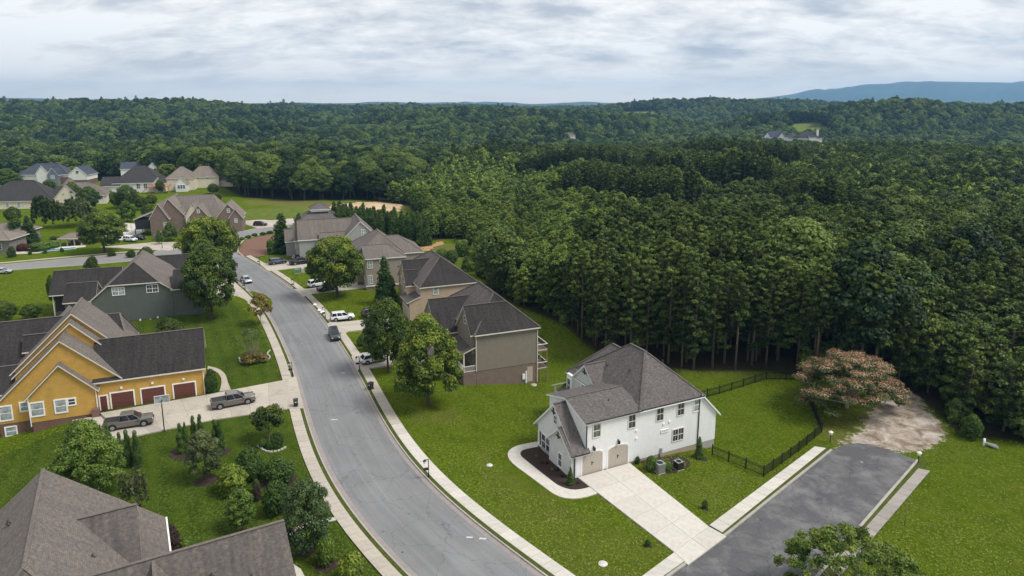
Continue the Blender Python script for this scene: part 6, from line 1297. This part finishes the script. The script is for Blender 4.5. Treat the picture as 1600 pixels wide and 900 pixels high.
rb = mixb[rest]; ry = young[rest] & ~rb; pk = np.where(rb, 7 + rf.integers(0, 5, len(rest)), np.where(ry, 4 + rf.integers(0, 3, len(rest)), rf.integers(0, 4, len(rest)))); sc_ = hh[rest] / np.where(rb, FBH * 1.02, np.where(ry, YH, PH)) * rf.uniform(.94, 1.08, len(rest))
nr = pd[rest] < 270; pk = np.where(nr, np.where(rb, 20 + pk % 4, np.where(ry, np.where(col[rest] > 1000, 24, 17) + pk % 3, 12 + rf.integers(0, 5, len(rest)))), pk)
wood('pine_forest', px_[rest], py_[rest], sc_, pk, protos, 'dense pine plantation stretching back behind the houses')
pk = np.where(rf.uniform(size=len(brest)) < .06, rf.integers(0, 4, len(brest)), 4 + 3 + rf.integers(0, 5, len(brest))); pk = np.where((bd[brest] < 420) & (pk > 6), 20 + pk % 4, pk)
wood('broadleaf_forest', bx[brest], by_[brest], bh[brest] / np.where(pk < 4, PH * .8, FBH), pk, protos, 'broadleaf woods rolling back to the hills')
# undergrowth at the foot of the forest edge
ub = BALL('leaf_forest', 400, .3, 700); ul = BALL('leaf_young', 402, .3, 700)
ex, ey = scatter(60, 230, 2.6); dE = seg_dist(ex, ey, CLEAR[:36]); k = (dE < 7) & (rf.uniform(size=len(ex)) < .42) & (ey < 235); ex, ey, dE = ex[k], ey[k], dE[k]; ec = pxof(ex, ey)
k = (rf.uniform(size=len(ex)) < np.where((ec > 930) & (ec < 1200), .10, 1.0)); ex, ey, ec = ex[k], ey[k], ec[k]
nn_ = len(ex); wood('undergrowth', ex, ey, rf.uniform(.8, 2.2, nn_) * np.where((ec > 930) & (ec < 1200), .5, 1), rf.integers(0, 2, nn_), [ub.crown, ul.crown], 'low bushes and brush along the foot of the forest')
#print('pines', cnt, cnty, 'rest', len(rest), 'broad', bn, len(brest), 'under', nn_)

# tufts that give the mown grass its grain
tm = [leaf_cards([(0, 0, .02, .22, .22, .05)], 16, .16, np.random.default_rng(500 + i), up=1.4, shell=.0) for i in range(3)]
tuft = [np_mesh('tuft', v_, f_, M['leaf_grass'], dict(tint=t_)) for v_, f_, t_ in tm]; tuftd = [np_mesh('tuft', v_, f_, M['leaf_grass_dark'], dict(tint=t_)) for v_, f_, t_ in tm]
CL_ = np.array([(EE[i] + WW[i]) / 2 for i in range(0, len(EE), 3)]); cl_l = [tuple(p) for p in CL_]
gxs, gys = [], []
for d0, d1, sp in ((40, 80, .42), (80, 125, .55), (125, 200, .9)):
    nx_, ny_ = int(2 * d1 / sp), int(d1 / sp); xx, yy = np.meshgrid(np.linspace(-d1, d1, nx_), np.linspace(35, d1, ny_)); xx = (xx + rf.uniform(-.6, .6, xx.shape) * sp).ravel(); yy = (yy + rf.uniform(-.6, .6, yy.shape) * sp).ravel(); dq = np.hypot(xx, yy)
    k = (dq >= d0) & (dq < d1) & (np.abs(xx) < .80 * yy + 24) & (yy > 36); gxs.append(xx[k]); gys.append(yy[k])
gxs, gys = np.concatenate(gxs), np.concatenate(gys); k = in_poly(gxs, gys, CLEAR) & (seg_dist(gxs, gys, cl_l) > 6.8)
for poly in ([tuple(p) for p in pl], [at(*p) for p in SS], DIRTP, pxw([(830, 690), (905, 690), (925, 790), (780, 760), (790, 700)]), pxw([(372, 398), (375, 388), (384, 376), (400, 371), (428, 366), (428, 396), (400, 402)]), pxw([(374, 561), (388, 568), (402, 567), (421, 560), (417, 552), (400, 549), (382, 552)])): k &= ~in_poly(gxs, gys, poly)
k &= rf.uniform(size=len(gxs)) < .35 + 1.1 * vnoise(gxs / 1.6, gys / 1.6, 15)
gxs, gys = gxs[k], gys[k]; dk = in_poly(gxs, gys, DARKLAWN); dryv = np.zeros(len(gxs))
for poly, v_ in DRY: dryv = np.maximum(dryv, in_poly(gxs, gys, poly) * v_)
isdry = rf.uniform(size=len(gxs)) < np.clip((dryv + .12) * (vnoise(gxs / 2.2, gys / 2.2, 31) * 2.0 - .55), 0, .9)
wood('grass', gxs, gys, rf.uniform(.5, .85, len(gxs)) * np.where(np.hypot(gxs, gys) > 125, 1.5, 1), np.where(isdry & ~dk, 6, np.where(dk, 3, 0)) + rf.integers(0, 3, len(gxs)), tuft + tuftd + [np_copy(t_, 'leaf_grass_dry') for t_ in tuft], 'mown grass of the lawns')

# ---------------------------------------------------------------- vehicles
def paint(key, col, metal=.3): 
    q = NB(key); q.b.inputs['Coat Weight'].default_value = .6; q.b.inputs['Coat Roughness'].default_value = .08; q.done(key, col, .35, metal, .5)
paint('paint_white', (.72, .73, .74), 0); paint('paint_grey', (.16, .145, .13)); paint('paint_blue', (.045, .055, .085)); paint('paint_black', (.012, .013, .016)); paint('paint_teal', (.022, .034, .04)); paint('paint_silver', (.42, .45, .48)); paint('paint_maroon', (.05, .018, .02))
plain('tyre', (.015, .015, .016), .85); plain('rim', (.35, .36, .37), .3, .8); plain('lamp_clear', (.75, .77, .8), .15); plain('lamp_red', (.25, .01, .008), .25)
def vehicle(kind, x, y, head, color, label, cat, z=.02, group=None, cover=True):
    """head: direction the nose points, degrees from +X"""
    Lh, hw, H_, wr, wb = dict(suv=(2.35, .94, 1.72, .36, 1.38), pickup=(2.95, 1.0, 1.92, .42, 1.82), sedan=(2.35, .91, 1.46, .33, 1.38), hatch=(2.15, .89, 1.55, .33, 1.28))[kind]
    r = empty({'pickup': 'pickup_truck'}.get(kind, 'parked_car'), (x, y, z), R(head), label, cat, group)
    sh = {'suv': 1.02, 'pickup': 1.12, 'sedan': .92, 'hatch': .95}[kind]
    nose = dict(suv=.93, pickup=1.10, sedan=.78, hatch=.86)[kind]
    st = [(-Lh, .50, sh - .22, hw * .86), (-Lh + .12, .34, sh - .04, hw * .95), (-Lh * .62, .26, sh, hw), (0, .24, sh, hw), (Lh * .42, .26, sh - .01, hw), (Lh * .72, .28, (sh + nose) / 2 + .02, hw * .98), (Lh - .16, .32, nose, hw * .9), (Lh, .42, nose - .24, hw * .74)]
    vs = []; fs = []; k = 10
    for (sx, zb, zs, w_) in st:
        prof = [(w_ * .82, zb), (w_ * .98, zb + .1), (w_, zb + (zs - zb) * .5), (w_ * .96, zs - .07), (w_ * .84, zs)]
        vs += [(sx, p[0], p[1]) for p in prof] + [(sx, -p[0], p[1]) for p in prof[::-1]]
    for i in range(len(st) - 1):
        for j in range(k): fs.append((i * k + j, i * k + (j + 1) % k, (i + 1) * k + (j + 1) % k, (i + 1) * k + j))
    fs += [tuple(range(k))[::-1], tuple((len(st) - 1) * k + j for j in range(k))]
    b = MB(); b.add(vs, fs, 0, True)
    if kind == 'pickup': c0, c1, r0, r1 = -1.05, 1.55, -.88, .62
    elif kind == 'suv': c0, c1, r0, r1 = -2.22, 1.25, -1.95, .45
    elif kind == 'hatch': c0, c1, r0, r1 = -2.0, 1.25, -1.55, .35
    else: c0, c1, r0, r1 = -1.75, 1.25, -.95, .35
    cw, rw_ = hw * .92, hw * (.76 if kind == 'pickup' else .72); zr = H_
    bot = [(c0, cw, sh - .03), (c1, cw * .95, sh - .04), (c1, -cw * .95, sh - .04), (c0, -cw, sh - .03)]; mid_ = [(r0, rw_, zr - .06), (r1, rw_ * .97, zr - .08), (r1, -rw_ * .97, zr - .08), (r0, -rw_, zr - .06)]; top = [(r0 + .12, rw_ * .86, zr), (r1 - .15, rw_ * .84, zr - .01), (r1 - .15, -rw_ * .84, zr - .01), (r0 + .12, -rw_ * .86, zr)]
    b.add(bot + mid_ + top, [(i, (i + 1) % 4, 4 + (i + 1) % 4, 4 + i) for i in range(4)] + [(4 + i, 4 + (i + 1) % 4, 8 + (i + 1) % 4, 8 + i) for i in range(4)] + [(8, 9, 10, 11)])
    if kind == 'pickup':
        for s_ in (-1, 1): b.box(-Lh + .1, c0, *sorted((s_ * hw * .86, s_ * hw * .98)), sh - .02, sh + .10)
        b.box(-Lh + .06, -Lh + .16, -hw * .9, hw * .9, sh - .05, sh + .10)
    me = b.mesh('body', M[color]); bpy.data.objects.new
    o = link('body', me, r)
    bev = o.modifiers.new('edge', 'BEVEL'); bev.width = .04; bev.segments = 2; bev.limit_method = 'ANGLE'; bev.angle_limit = R(35)
    def pane(a, b_, c, d, m0=.10, m1=.10, nm='window'):
        P = [Vector(v) for v in (a, b_, c, d)]; ce = sum(P, Vector()) / 4; n_ = (P[1] - P[0]).cross(P[3] - P[0]).normalized()
        if n_.dot(ce - Vector((0, 0, .8))) < 0: n_ = -n_
        q_ = [p.lerp(ce, .13) + n_ * .012 for p in P]; m = MB(); m.add(q_ + [p - n_ * .01 for p in q_], [(0, 1, 2, 3), (0, 4, 5, 1), (1, 5, 6, 2), (2, 6, 7, 3), (3, 7, 4, 0), (7, 6, 5, 4)]); m.build(nm, M['car_glass'], r)
    pane(bot[1], bot[2], mid_[2], mid_[1], nm='windscreen'); pane(bot[3], bot[0], mid_[0], mid_[3], nm='rear_window')
    for (A, B, Cc, D) in ((bot[0], bot[1], mid_[1], mid_[0]), (bot[3], bot[2], mid_[2], mid_[3])):
        n = 3 if kind == 'suv' else 2; A, B, Cc, D = map(Vector, (A, B, Cc, D))
        for i in range(n): pane(A.lerp(B, i / n), A.lerp(B, (i + 1) / n), D.lerp(Cc, (i + 1) / n), D.lerp(Cc, i / n))
    if kind == 'pickup': MB().box(-Lh + .17, c0 - .03, -hw * .85, hw * .85, sh - .03, sh + (.075 if cover else .005)).build('bed_cover' if cover else 'truck_bed', M['black_plastic'], r)
    MB().box(-Lh * .98, Lh * .96, -hw * .93, hw * .93, .22, .34).build('sill', M['black_plastic'], r)
    MB().box(Lh - .06, Lh + .015, -hw * .5, hw * .5, nose - .40, nose - .18).build('grille', M['black_plastic'], r); MB().box(-.5, .5, 0, 0, 0, 0)
    for s_ in (-1, 1):
        MB().box(Lh - .20, Lh - .02, *sorted((s_ * hw * .50, s_ * hw * .80)), nose - .28, nose - .13).build('headlight', M['lamp_clear'], r)
        MB().box(-Lh - .01, -Lh + .12, *sorted((s_ * hw * .66, s_ * hw * .90)), sh - .34, sh - .12).build('taillight', M['lamp_red'], r)
        MB().box(c1 - .35, c1 - .15, *sorted((s_ * hw * .95, s_ * (hw + .16))), sh - .02, sh + .13).build('mirror', M[color], r)
        for sx in (-1, 1):
            cx = sx * wb; t = MB(); t.tube([(cx, s_ * (hw - .24), wr), (cx, s_ * (hw + .015), wr)], wr, 18); tt = t.build('wheel', M['tyre'], r)
            MB().tube([(cx, s_ * (hw + .0), wr), (cx, s_ * (hw + .03), wr)], wr * .62, 12).build('rim', M['rim'], tt)
            MB().tube([(cx, s_ * (hw - .12), wr + .03), (cx, s_ * (hw + .006), wr + .03)], wr * 1.2, 18).build('wheel_arch', M['black_plastic'], r)
    return r
def vpx(kind, a, b, color, label, cat, **k):
    """a: pixel on the ground under the tail, b: under the nose"""
    A, B = at(*a), at(*b); return vehicle(kind, (A[0] + B[0]) / 2, (A[1] + B[1]) / 2, math.degrees(math.atan2(B[1] - A[1], B[0] - A[0])), color, label, cat, **k)
vpx('pickup', (163, 673), (241, 661), 'paint_grey', 'grey brown crew cab pickup with dark bed cover, parked in front of the garages', 'pickup truck', z=.16)
vpx('pickup', (331, 640), (398, 627), 'paint_grey', 'grey brown pickup with open dark bed, parked across the drive near the road', 'pickup truck', z=.16, cover=False)
vpx('suv', (513, 503), (557, 498), 'paint_white', 'white estate-like SUV parked in the tan house driveway beside the sidewalk', 'car', z=.16)
vpx('suv', (561, 498), (605, 490), 'paint_black', 'dark SUV parked nose to tail behind the white SUV', 'car', z=.16)
vpx('hatch', (566, 570), (600, 563), 'paint_white', 'white hatchback half hidden by the dark tree, in the taupe house driveway', 'car', z=.16)
vpx('suv', (519, 518), (527, 538.5), 'paint_teal', 'dark SUV driving towards the camera at the kerb of the main road', 'car')
vpx('sedan', (377, 435), (393, 446.5), 'paint_silver', 'pale silver car at the far left kerb of the main road', 'car')
vpx('suv', (420, 415), (448, 411), 'paint_blue', 'blue grey SUV in the farthest driveway of the row', 'car', z=.16); vpx('suv', (458, 409), (482, 405), 'paint_blue', 'dark blue SUV behind the dark pickup in the farthest driveway', 'car', z=.16); vpx('pickup', (455, 415), (485, 411), 'paint_black', 'dark pickup beside the blue grey SUV in the farthest driveway', 'pickup truck', z=.16)
vpx('suv', (485, 450), (508, 446), 'paint_white', 'white vehicle under the round tree in the beige house driveway', 'car', z=.16); vpx('sedan', (497, 457), (526, 452), 'paint_black', 'black car in the shade under the round tree', 'car', z=.16)
vpx('suv', (194, 376.5), (214, 378.5), 'paint_white', 'white SUV outside the brick house by the side street', 'car', z=.14); vpx('sedan', (208, 373.5), (226, 375), 'paint_black', 'dark low car behind the white SUV at the brick house', 'car', z=.14)
vpx('suv', (397, 353), (417, 353), 'paint_maroon', 'very dark red car at the far end of the back street', 'car', z=.03); vpx('sedan', (-6, 428), (12, 427), 'paint_silver', 'pale object-like car end at the left edge on the green lawn', 'car', z=.05)

# ---------------------------------------------------------------- street furniture
def mailbox(px, py, label, box=True, arm=-1):
    x, y, z = atg(px, py); r = empty('lamp_post', (x, y, max(z, .1)), R(20), label, 'lamp post')
    MB().tube([(0, 0, -.2), (0, 0, .1), (0, 0, .5), (0, 0, .55), (0, 0, 2.3)], [.09, .09, .075, .05, .045], 8).build('post', M['black_metal'], r)
    MB().bar((0, 0, 2.2), (arm * .45, 0, 2.28), .05, .05).bar((0, 0, 1.9), (arm * .3, 0, 2.2), .03, .03).build('arm', M['black_metal'], r)
    lt = MB().lathe([(.05, 1.78), (.13, 1.84), (.16, 2.08), (.1, 2.12)], 10, 0, (arm * .45, 0, 0)).build('lantern', M['white_plastic'], r); MB().lathe([(.20, 2.08), (.12, 2.2), (.02, 2.27)], 10, 0, (arm * .45, 0, 0)).build('lantern_cap', M['black_metal'], lt)
    if box:
        m = MB(); m.prism([(arm * .05, -.12, 1.0), (arm * .05, .12, 1.0), (arm * .05, .12, 1.14), (arm * .05, .07, 1.22), (arm * .05, -.07, 1.22), (arm * .05, -.12, 1.14)], (arm * .52, 0, 0)); m.bar((0, 0, .95), (arm * .5, 0, .95), .06, .05); m.build('mailbox', M['black_metal'], r)
for a_ in ((670, 747, 'black lamp and mailbox post on the verge left of the white house lawn'), (562, 579, 'black lamp and mailbox post beside the white hatchback driveway'), (508.5, 497.5, 'black lamp and mailbox post at the tail of the white SUV'), (459.5, 451.5, 'black lamp and mailbox post at the beige house driveway'), (406, 415, 'lit-looking pale lamp and mailbox post at the farthest driveway'), (457, 588, 'black lamp and mailbox post on the left verge above the yellow house driveway'), (383, 453, 'black lamp post in front of the pale silver car')): mailbox(*a_)
for a_ in ((1297, 691, 'small black post lamp with pale head beyond the fence corner'), (1434.5, 724, 'small black post lamp with pale head at the right corner of the stub street end')):
    x, y, z = atg(a_[0], a_[1]); r = empty('lamp_post', (x, y, z), 0, a_[2], 'lamp post'); MB().tube([(0, 0, -.2), (0, 0, .5), (0, 0, 1.0)], [.07, .05, .05], 8).build('post', M['black_metal'], r); l_ = MB().lathe([(.06, 1.0), (.2, 1.08), (.24, 1.38), (.2, 1.42)], 8).build('lantern', M['white_plastic'], r); MB().lathe([(.3, 1.4), (.02, 1.62)], 8).build('lantern_cap', M['cream_trim'], l_)
x, y, z = atg(253.7, 388.5); r = empty('lamp_post', (x, y, z), 0, 'thin black lamp post at the mouth of the brick house drive', 'lamp post'); MB().tube([(0, 0, 0), (0, 0, 4.2)], .07, 6).build('post', M['black_metal'], r); MB().lathe([(.08, 4.2), (.22, 4.3), (.22, 4.6), (.03, 4.75)], 8).build('lantern', M['black_metal'], r)
def bin_(px, py, label, mat='black_plastic', rz=.3, rec=True):
    x, y, z = atg(px, py); z = max(z, .1); r = empty('wheelie_bin', (x, y, z), rz, label, 'bin')
    m = MB(); b = [(-.25, -.28), (.25, -.28), (.25, .28), (-.25, .28)]; t = [(-.31, -.36), (.31, -.36), (.31, .36), (-.31, .36)]; m.add([(p[0], p[1], .05) for p in b] + [(p[0], p[1], 1.0) for p in t], [(3, 2, 1, 0), (4, 5, 6, 7)] + [(i, (i + 1) % 4, 4 + (i + 1) % 4, 4 + i) for i in range(4)]); m.build('bin_body', M[mat], r)
    MB().add([(-.34, -.4, 1.0), (.34, -.4, 1.0), (.34, .4, 1.0), (-.34, .4, 1.0), (-.30, -.34, 1.08), (.30, -.34, 1.08), (.30, .30, 1.12), (-.30, .30, 1.12)], [(0, 1, 5, 4), (1, 2, 6, 5), (2, 3, 7, 6), (3, 0, 4, 7), (4, 5, 6, 7), (3, 2, 1, 0)]).build('lid', M[mat], r)
    for s_ in (-1, 1): MB().tube([(s_ * .24, .3, .12), (s_ * .31, .3, .12)], .12, 10).build('wheel', M['tyre'], r)
    MB().box(-.12, .12, -.345, -.325, .70, .86).build('sticker', M['white_plastic'], r)
bin_(462.5, 636, 'black wheelie bin with white sticker at the mouth of the yellow house driveway', rz=.3); bin_(579.5, 609.5, 'black wheelie bin with a pale top label on the right verge', rz=-.5)
bin_(131, 652, 'black wheelie bin against the yellow wall by the side door', rz=.4); bin_(124, 653, 'dark bin left of the other one at the brick pier', rz=.5)
# basketball hoop
x, y, z = atg(257, 674); r = empty('basketball_hoop', (x, y, .1), R(23), 'basketball hoop with clear backboard on a dark pole at the drive edge', 'basketball hoop')
hb = hgt(0, 629, x, y); MB().tube([(0, 0, -.1), (0, 0, hb - .35)], .07, 8).build('pole', M['black_metal'], r); MB().bar((0, 0, hb - .4), (0, .8, hb), .07, .09).build('arm', M['black_metal'], r)
bb = MB().box(-.85, .85, .8, .84, hb - .45, hb + .5).build('backboard', M['glass_pale'], r); m = MB(); m.box(-.9, .9, .78, .86, hb - .5, hb - .45).box(-.9, .9, .78, .86, hb + .5, hb + .55).box(-.9, -.85, .78, .86, hb - .45, hb + .5).box(.85, .9, .78, .86, hb - .45, hb + .5).box(-.3, .3, .845, .85, hb - .2, hb - .16).box(-.3, .3, .845, .85, hb + .2, hb + .24); m.build('backboard_frame', M['white_plastic'], bb)
n_ = 16; MB().tube([(.23 * math.cos(6.2832 * i / n_), 1.1 + .23 * math.sin(6.2832 * i / n_), hb - .25) for i in range(n_ + 1)], .015, 5).build('hoop', M['lamp_red'], r)
# black yard fence: posts, rails, pickets
FPTS = [(1086, 613.5), (1197.5, 588.7), (1258, 592), (1262, 620), (1284, 672), (1193, 742.5), (1113, 704)]
fr_ = empty('yard_fence', (*at(*FPTS[1]), 0), 0, 'black metal picket fence around the back lawn of the white house', 'fence'); fx, fy = at(*FPTS[1])
P = [at(*p) for p in FPTS]
for a, b in zip(P, P[1:]):
    L_ = math.hypot(b[0] - a[0], b[1] - a[1]); n = max(1, round(L_ / 2.35))
    for i in range(n + 1):
        if i == n and b is not P[-1]: continue
        x, y = a[0] + (b[0] - a[0]) * i / n, a[1] + (b[1] - a[1]) * i / n; z = G(x, y)
        MB().box(-.055, .055, -.055, .055, -.3, 1.38).box(-.075, .075, -.075, .075, 1.38, 1.43).build('post', M['black_metal'], fr_, loc=(x - fx, y - fy, z))
        if i == n: break
        x2, y2 = a[0] + (b[0] - a[0]) * (i + 1) / n, a[1] + (b[1] - a[1]) * (i + 1) / n; z2 = G(x2, y2); A_, B_ = Vector((x - fx, y - fy, z)), Vector((x2 - fx, y2 - fy, z2))
        for hz_ in (.18, 1.02, 1.22): MB().bar(A_ + Vector((0, 0, hz_)), B_ + Vector((0, 0, hz_)), .04, .05).build('rail', M['black_metal'], fr_)
        m = MB(); k_ = int((B_ - A_).length / .13)
        for j in range(1, k_): p = A_.lerp(B_, j / k_); m.bar(p + Vector((0, 0, .06)), p + Vector((0, 0, 1.25)), .024, .024)
        m.build('pickets', M['black_metal'], fr_, kind='stuff')
# air conditioners beside the white house
for px, py, wv, hv, lab, ca in ((1030.5, 737, .95, 1.25, 'tall grey air conditioner unit left of the second one, by the white house wall', 'galvanised'), (1060, 731, .85, 1.0, 'dark air conditioner unit nearer the cone shrub, by the white house wall', 'dark_trim')):
    x, y = at(px, py); r = empty('air_conditioner', (x, y, G(x, y)), R(26), lab, 'air conditioner')
    MB().box(-wv / 2 - .05, wv / 2 + .05, -wv / 2 - .05, wv / 2 + .05, -.1, .08).build('base', M['concrete_old'], r); m = MB().box(-wv / 2, wv / 2, -wv / 2, wv / 2, .08, hv)
    m.build('casing', M[ca], r); m = MB()
    for i in range(7):
        z = .2 + i * (hv - .35) / 6; m.box(-wv / 2 - .015, wv / 2 + .015, -wv / 2 - .015, wv / 2 + .015, z, z + .03)
    m.build('grille', M['black_plastic'] if ca != 'dark_trim' else M['black_metal'], r); MB().lathe([(.02, hv + .03), (wv * .36, hv + .03), (wv * .40, hv + .005)], 16).build('fan_guard', M['black_metal'], r); MB().box(-wv / 2, wv / 2, -wv / 2, wv / 2, hv, hv + .01).build('lid', M['grey_plastic'], r)
# cabinets, covers and other small things
def cabinet(px, py, w_, h_, mat, name, label, cat):
    x, y, z = atg(px, py); r = empty(name, (x, y, z), R(20), label, cat); MB().box(-w_ / 2 - .1, w_ / 2 + .1, -.45, .45, -.1, .06).build('pad', M['concrete_old'], r); MB().box(-w_ / 2, w_ / 2, -.35, .35, .06, h_).build('casing', M[mat], r); MB().add([(-w_ / 2 - .03, -.38, h_), (w_ / 2 + .03, -.38, h_), (w_ / 2 + .03, .38, h_), (-w_ / 2 - .03, .38, h_), (-w_ / 2 + .05, -.2, h_ + .12), (w_ / 2 - .05, -.2, h_ + .12), (w_ / 2 - .05, .3, h_ + .14), (-w_ / 2 + .05, .3, h_ + .14)], [(0, 1, 5, 4), (1, 2, 6, 5), (2, 3, 7, 6), (3, 0, 4, 7), (4, 5, 6, 7)]).build('lid', M[mat], r)
cabinet(464.5, 427, 1.3, 1.0, 'green_box', 'transformer_box', 'green transformer box on the lawn between the first two driveways', 'utility box'); cabinet(473, 425.5, .7, 1.1, 'stone_cap', 'utility_pedestal', 'pale brown utility pedestal beside the green transformer box', 'utility box')
def disc(px, py, r_, mat, name, label, cat, z=.03, h=.03):
    x, y, g = atg(px, py); MB().lathe([(0.001, h), (r_ * .92, h), (r_, 0), (r_, -.1)], 16).build(name, M[mat], loc=(x, y, g + z), label=label, cat=cat)
disc(765, 727, .38, 'pebble', 'drain_cover', 'pale round drain cover in the lawn left of the white house walk', 'cover'); disc(942, 881, .45, 'pebble', 'drain_cover', 'pale oval cover on the lawn corner near the bottom', 'cover'); disc(834, 602, .5, 'concrete_old', 'drain_cover', 'round concrete cover on the grass by the taupe house basement', 'cover', h=.12); disc(629, 863, .12, 'manhole', 'valve_cover', 'small dark valve cover in the main road', 'cover', .028, .004)
for px, py, w_, lab in ((522, 656, .5, 'small pale paint mark on the main road near the bin'), (536, 583, .4, 'small pale paint mark on the main road near the white hatchback'), (733.5, 840, .35, 'left one of two pale paint marks on the main road near the bottom'), (754, 842, .4, 'right one of two pale paint marks near the road edge at the bottom')):
    x, y = at(px, py); MB().add([(-w_, -.08, 0), (w_ * .8, -.14, 0), (w_, .1, 0), (-w_ * .7, .15, 0)], [(0, 1, 2, 3)]).build('paint_mark', M['patch_white'], loc=(x, y, .0305), label=lab, cat='paint mark')
for px, py, s_, lab in ((492, 478, .45, 'single pale boulder on the verge before the white SUV'), (499, 487, .5, 'left pale boulder next to the lamp post by the white SUV'), (504, 491, .62, 'largest pale boulder at the foot of the lamp post')):
    x, y, z = atg(px, py); rg = np.random.default_rng(int(px)); m = MB(); k_ = 9; pr_ = []
    for i in range(5): t = i / 4; m_r = math.sin(math.pi * (.12 + .8 * t)) * s_; pr_.append((m_r * rg.uniform(.85, 1.1), s_ * 1.1 * t))
    m.lathe(pr_ + [(.01, s_ * 1.12)], k_).build('boulder', M['white_plastic'], loc=(x, y, z + .05), label=lab, cat='boulder')
for px, py, lab in ((425, 522, 'tiny white stone'),): pass
# white drainpipe end and its cover at the right
x, y, z = atg(1537, 697); r = empty('drain_outlet', (x, y, z), R(-20), 'white upright pipe with a pale flared drain outlet on the right lawn', 'drain'); MB().tube([(0, 0, -.1), (0, 0, 1.0)], .13, 10).build('pipe', M['white_plastic'], r); MB().prism([(.1, -.2, .35), (1.5, -.5, .02), (1.5, .5, .02), (.1, .2, .35)], (0, 0, .2)).build('flared_end', M['galvanised'], r)
x, y, z = atg(1413, 822); MB().tube([(0, 0, -.2), (.06, 0, 1.3), (.1, .02, 2.6)], [.045, .04, .035], 6).build('stake', M['wood_pole'], loc=(x, y, z), label='tall thin brown wooden stake on the lawn right of the stub street sidewalk', cat='stake')
# pool by the pavilion
pl_ = empty('swimming_pool', (*at(95, 394), 0), 0, 'long blue swimming pool with white coping on the lawn left of the round olive tree', 'pool'); ox, oy = at(95, 394)
q = NB('pool_water'); q.b.inputs['Roughness'].default_value = .05; n_ = q.noise(q.coord('Object'), 2.0, 3); q.bump(n_, .15, .03); q.done('pool_water', q.ramp(n_, [(.3, (.03, .22, .33)), (.7, (.08, .36, .45))]), .06, 0, .6)
def ppoly(nm, pts, mat, z0, z1): m = MB(); m.prism([(at(*p)[0] - ox, at(*p)[1] - oy, z0) for p in pts], (0, 0, z1 - z0)); m.build(nm, M[mat], pl_)
ppoly('deck', [(18, 397.5), (60, 396), (78, 391), (120, 387.5), (134, 386), (134, 384), (118, 384.5), (70, 388), (60, 392), (20, 394)], 'pool_deck_stone', .02, .12); ppoly('coping', [(61, 395.5), (76, 393), (119, 389.2), (120, 385.8), (74, 389.5)], 'white_plastic', .1, .2); ppoly('water', [(64, 395.2), (77, 392.7), (118.5, 388.9), (119, 387), (77, 390.6)], 'pool_water', .12, .21)
patch('patio', [(150, 372), (196, 376), (226, 362), (222, 352), (196, 350)], 'concrete_new', .08, kind='structure')
for px, py, lab in ((190, 366, 'pale umbrella-like shade, left one, on the white patio'), (206, 362, 'pale upright patio shade, right one, on the white patio')):
    x, y = at(px, py); r = empty('patio_umbrella', (x, y, .08), 0, lab, 'umbrella'); MB().tube([(0, 0, 0), (0, 0, 2.6)], .04, 6).build('pole', M['white_plastic'], r); MB().lathe([(.32, 1.2), (.3, 1.6), (.12, 2.7)], 8).build('folded_canopy', M['cream_trim'], r)
x, y = at(1250, 900)
# bird-box-like cabinet at the lawn edge behind the taupe house
x, y, z = atg(932, 529); r = empty('garden_globe', (x, y, z), 0, 'small white garden ornament at the forest edge beyond the taupe house lawn', 'ornament'); MB().lathe([(.2, 0), (.1, .3), (.3, .6), (.25, .9), (.02, 1.05)], 10).build('globe', M['white_plastic'], r)

# ---------------------------------------------------------------- air
hv_ = bpy.data.materials.new('haze_air'); hv_.use_nodes = True; hn = hv_.node_tree.nodes; hn.clear(); pvn = hn.new('ShaderNodeVolumePrincipled'); pvn.inputs['Density'].default_value = HAZE; pvn.inputs['Color'].default_value = (.31, .63, 1.0, 1); pvn.inputs['Anisotropy'].default_value = .2; ho = hn.new('ShaderNodeOutputMaterial'); hv_.node_tree.links.new(pvn.outputs[0], ho.inputs['Volume'])
if HAZE > 0:
    hb_ = MB().box(-9300, 9300, -850, 9000, -60, 315).build('haze', hv_, kind='stuff'); hb_.visible_shadow = True
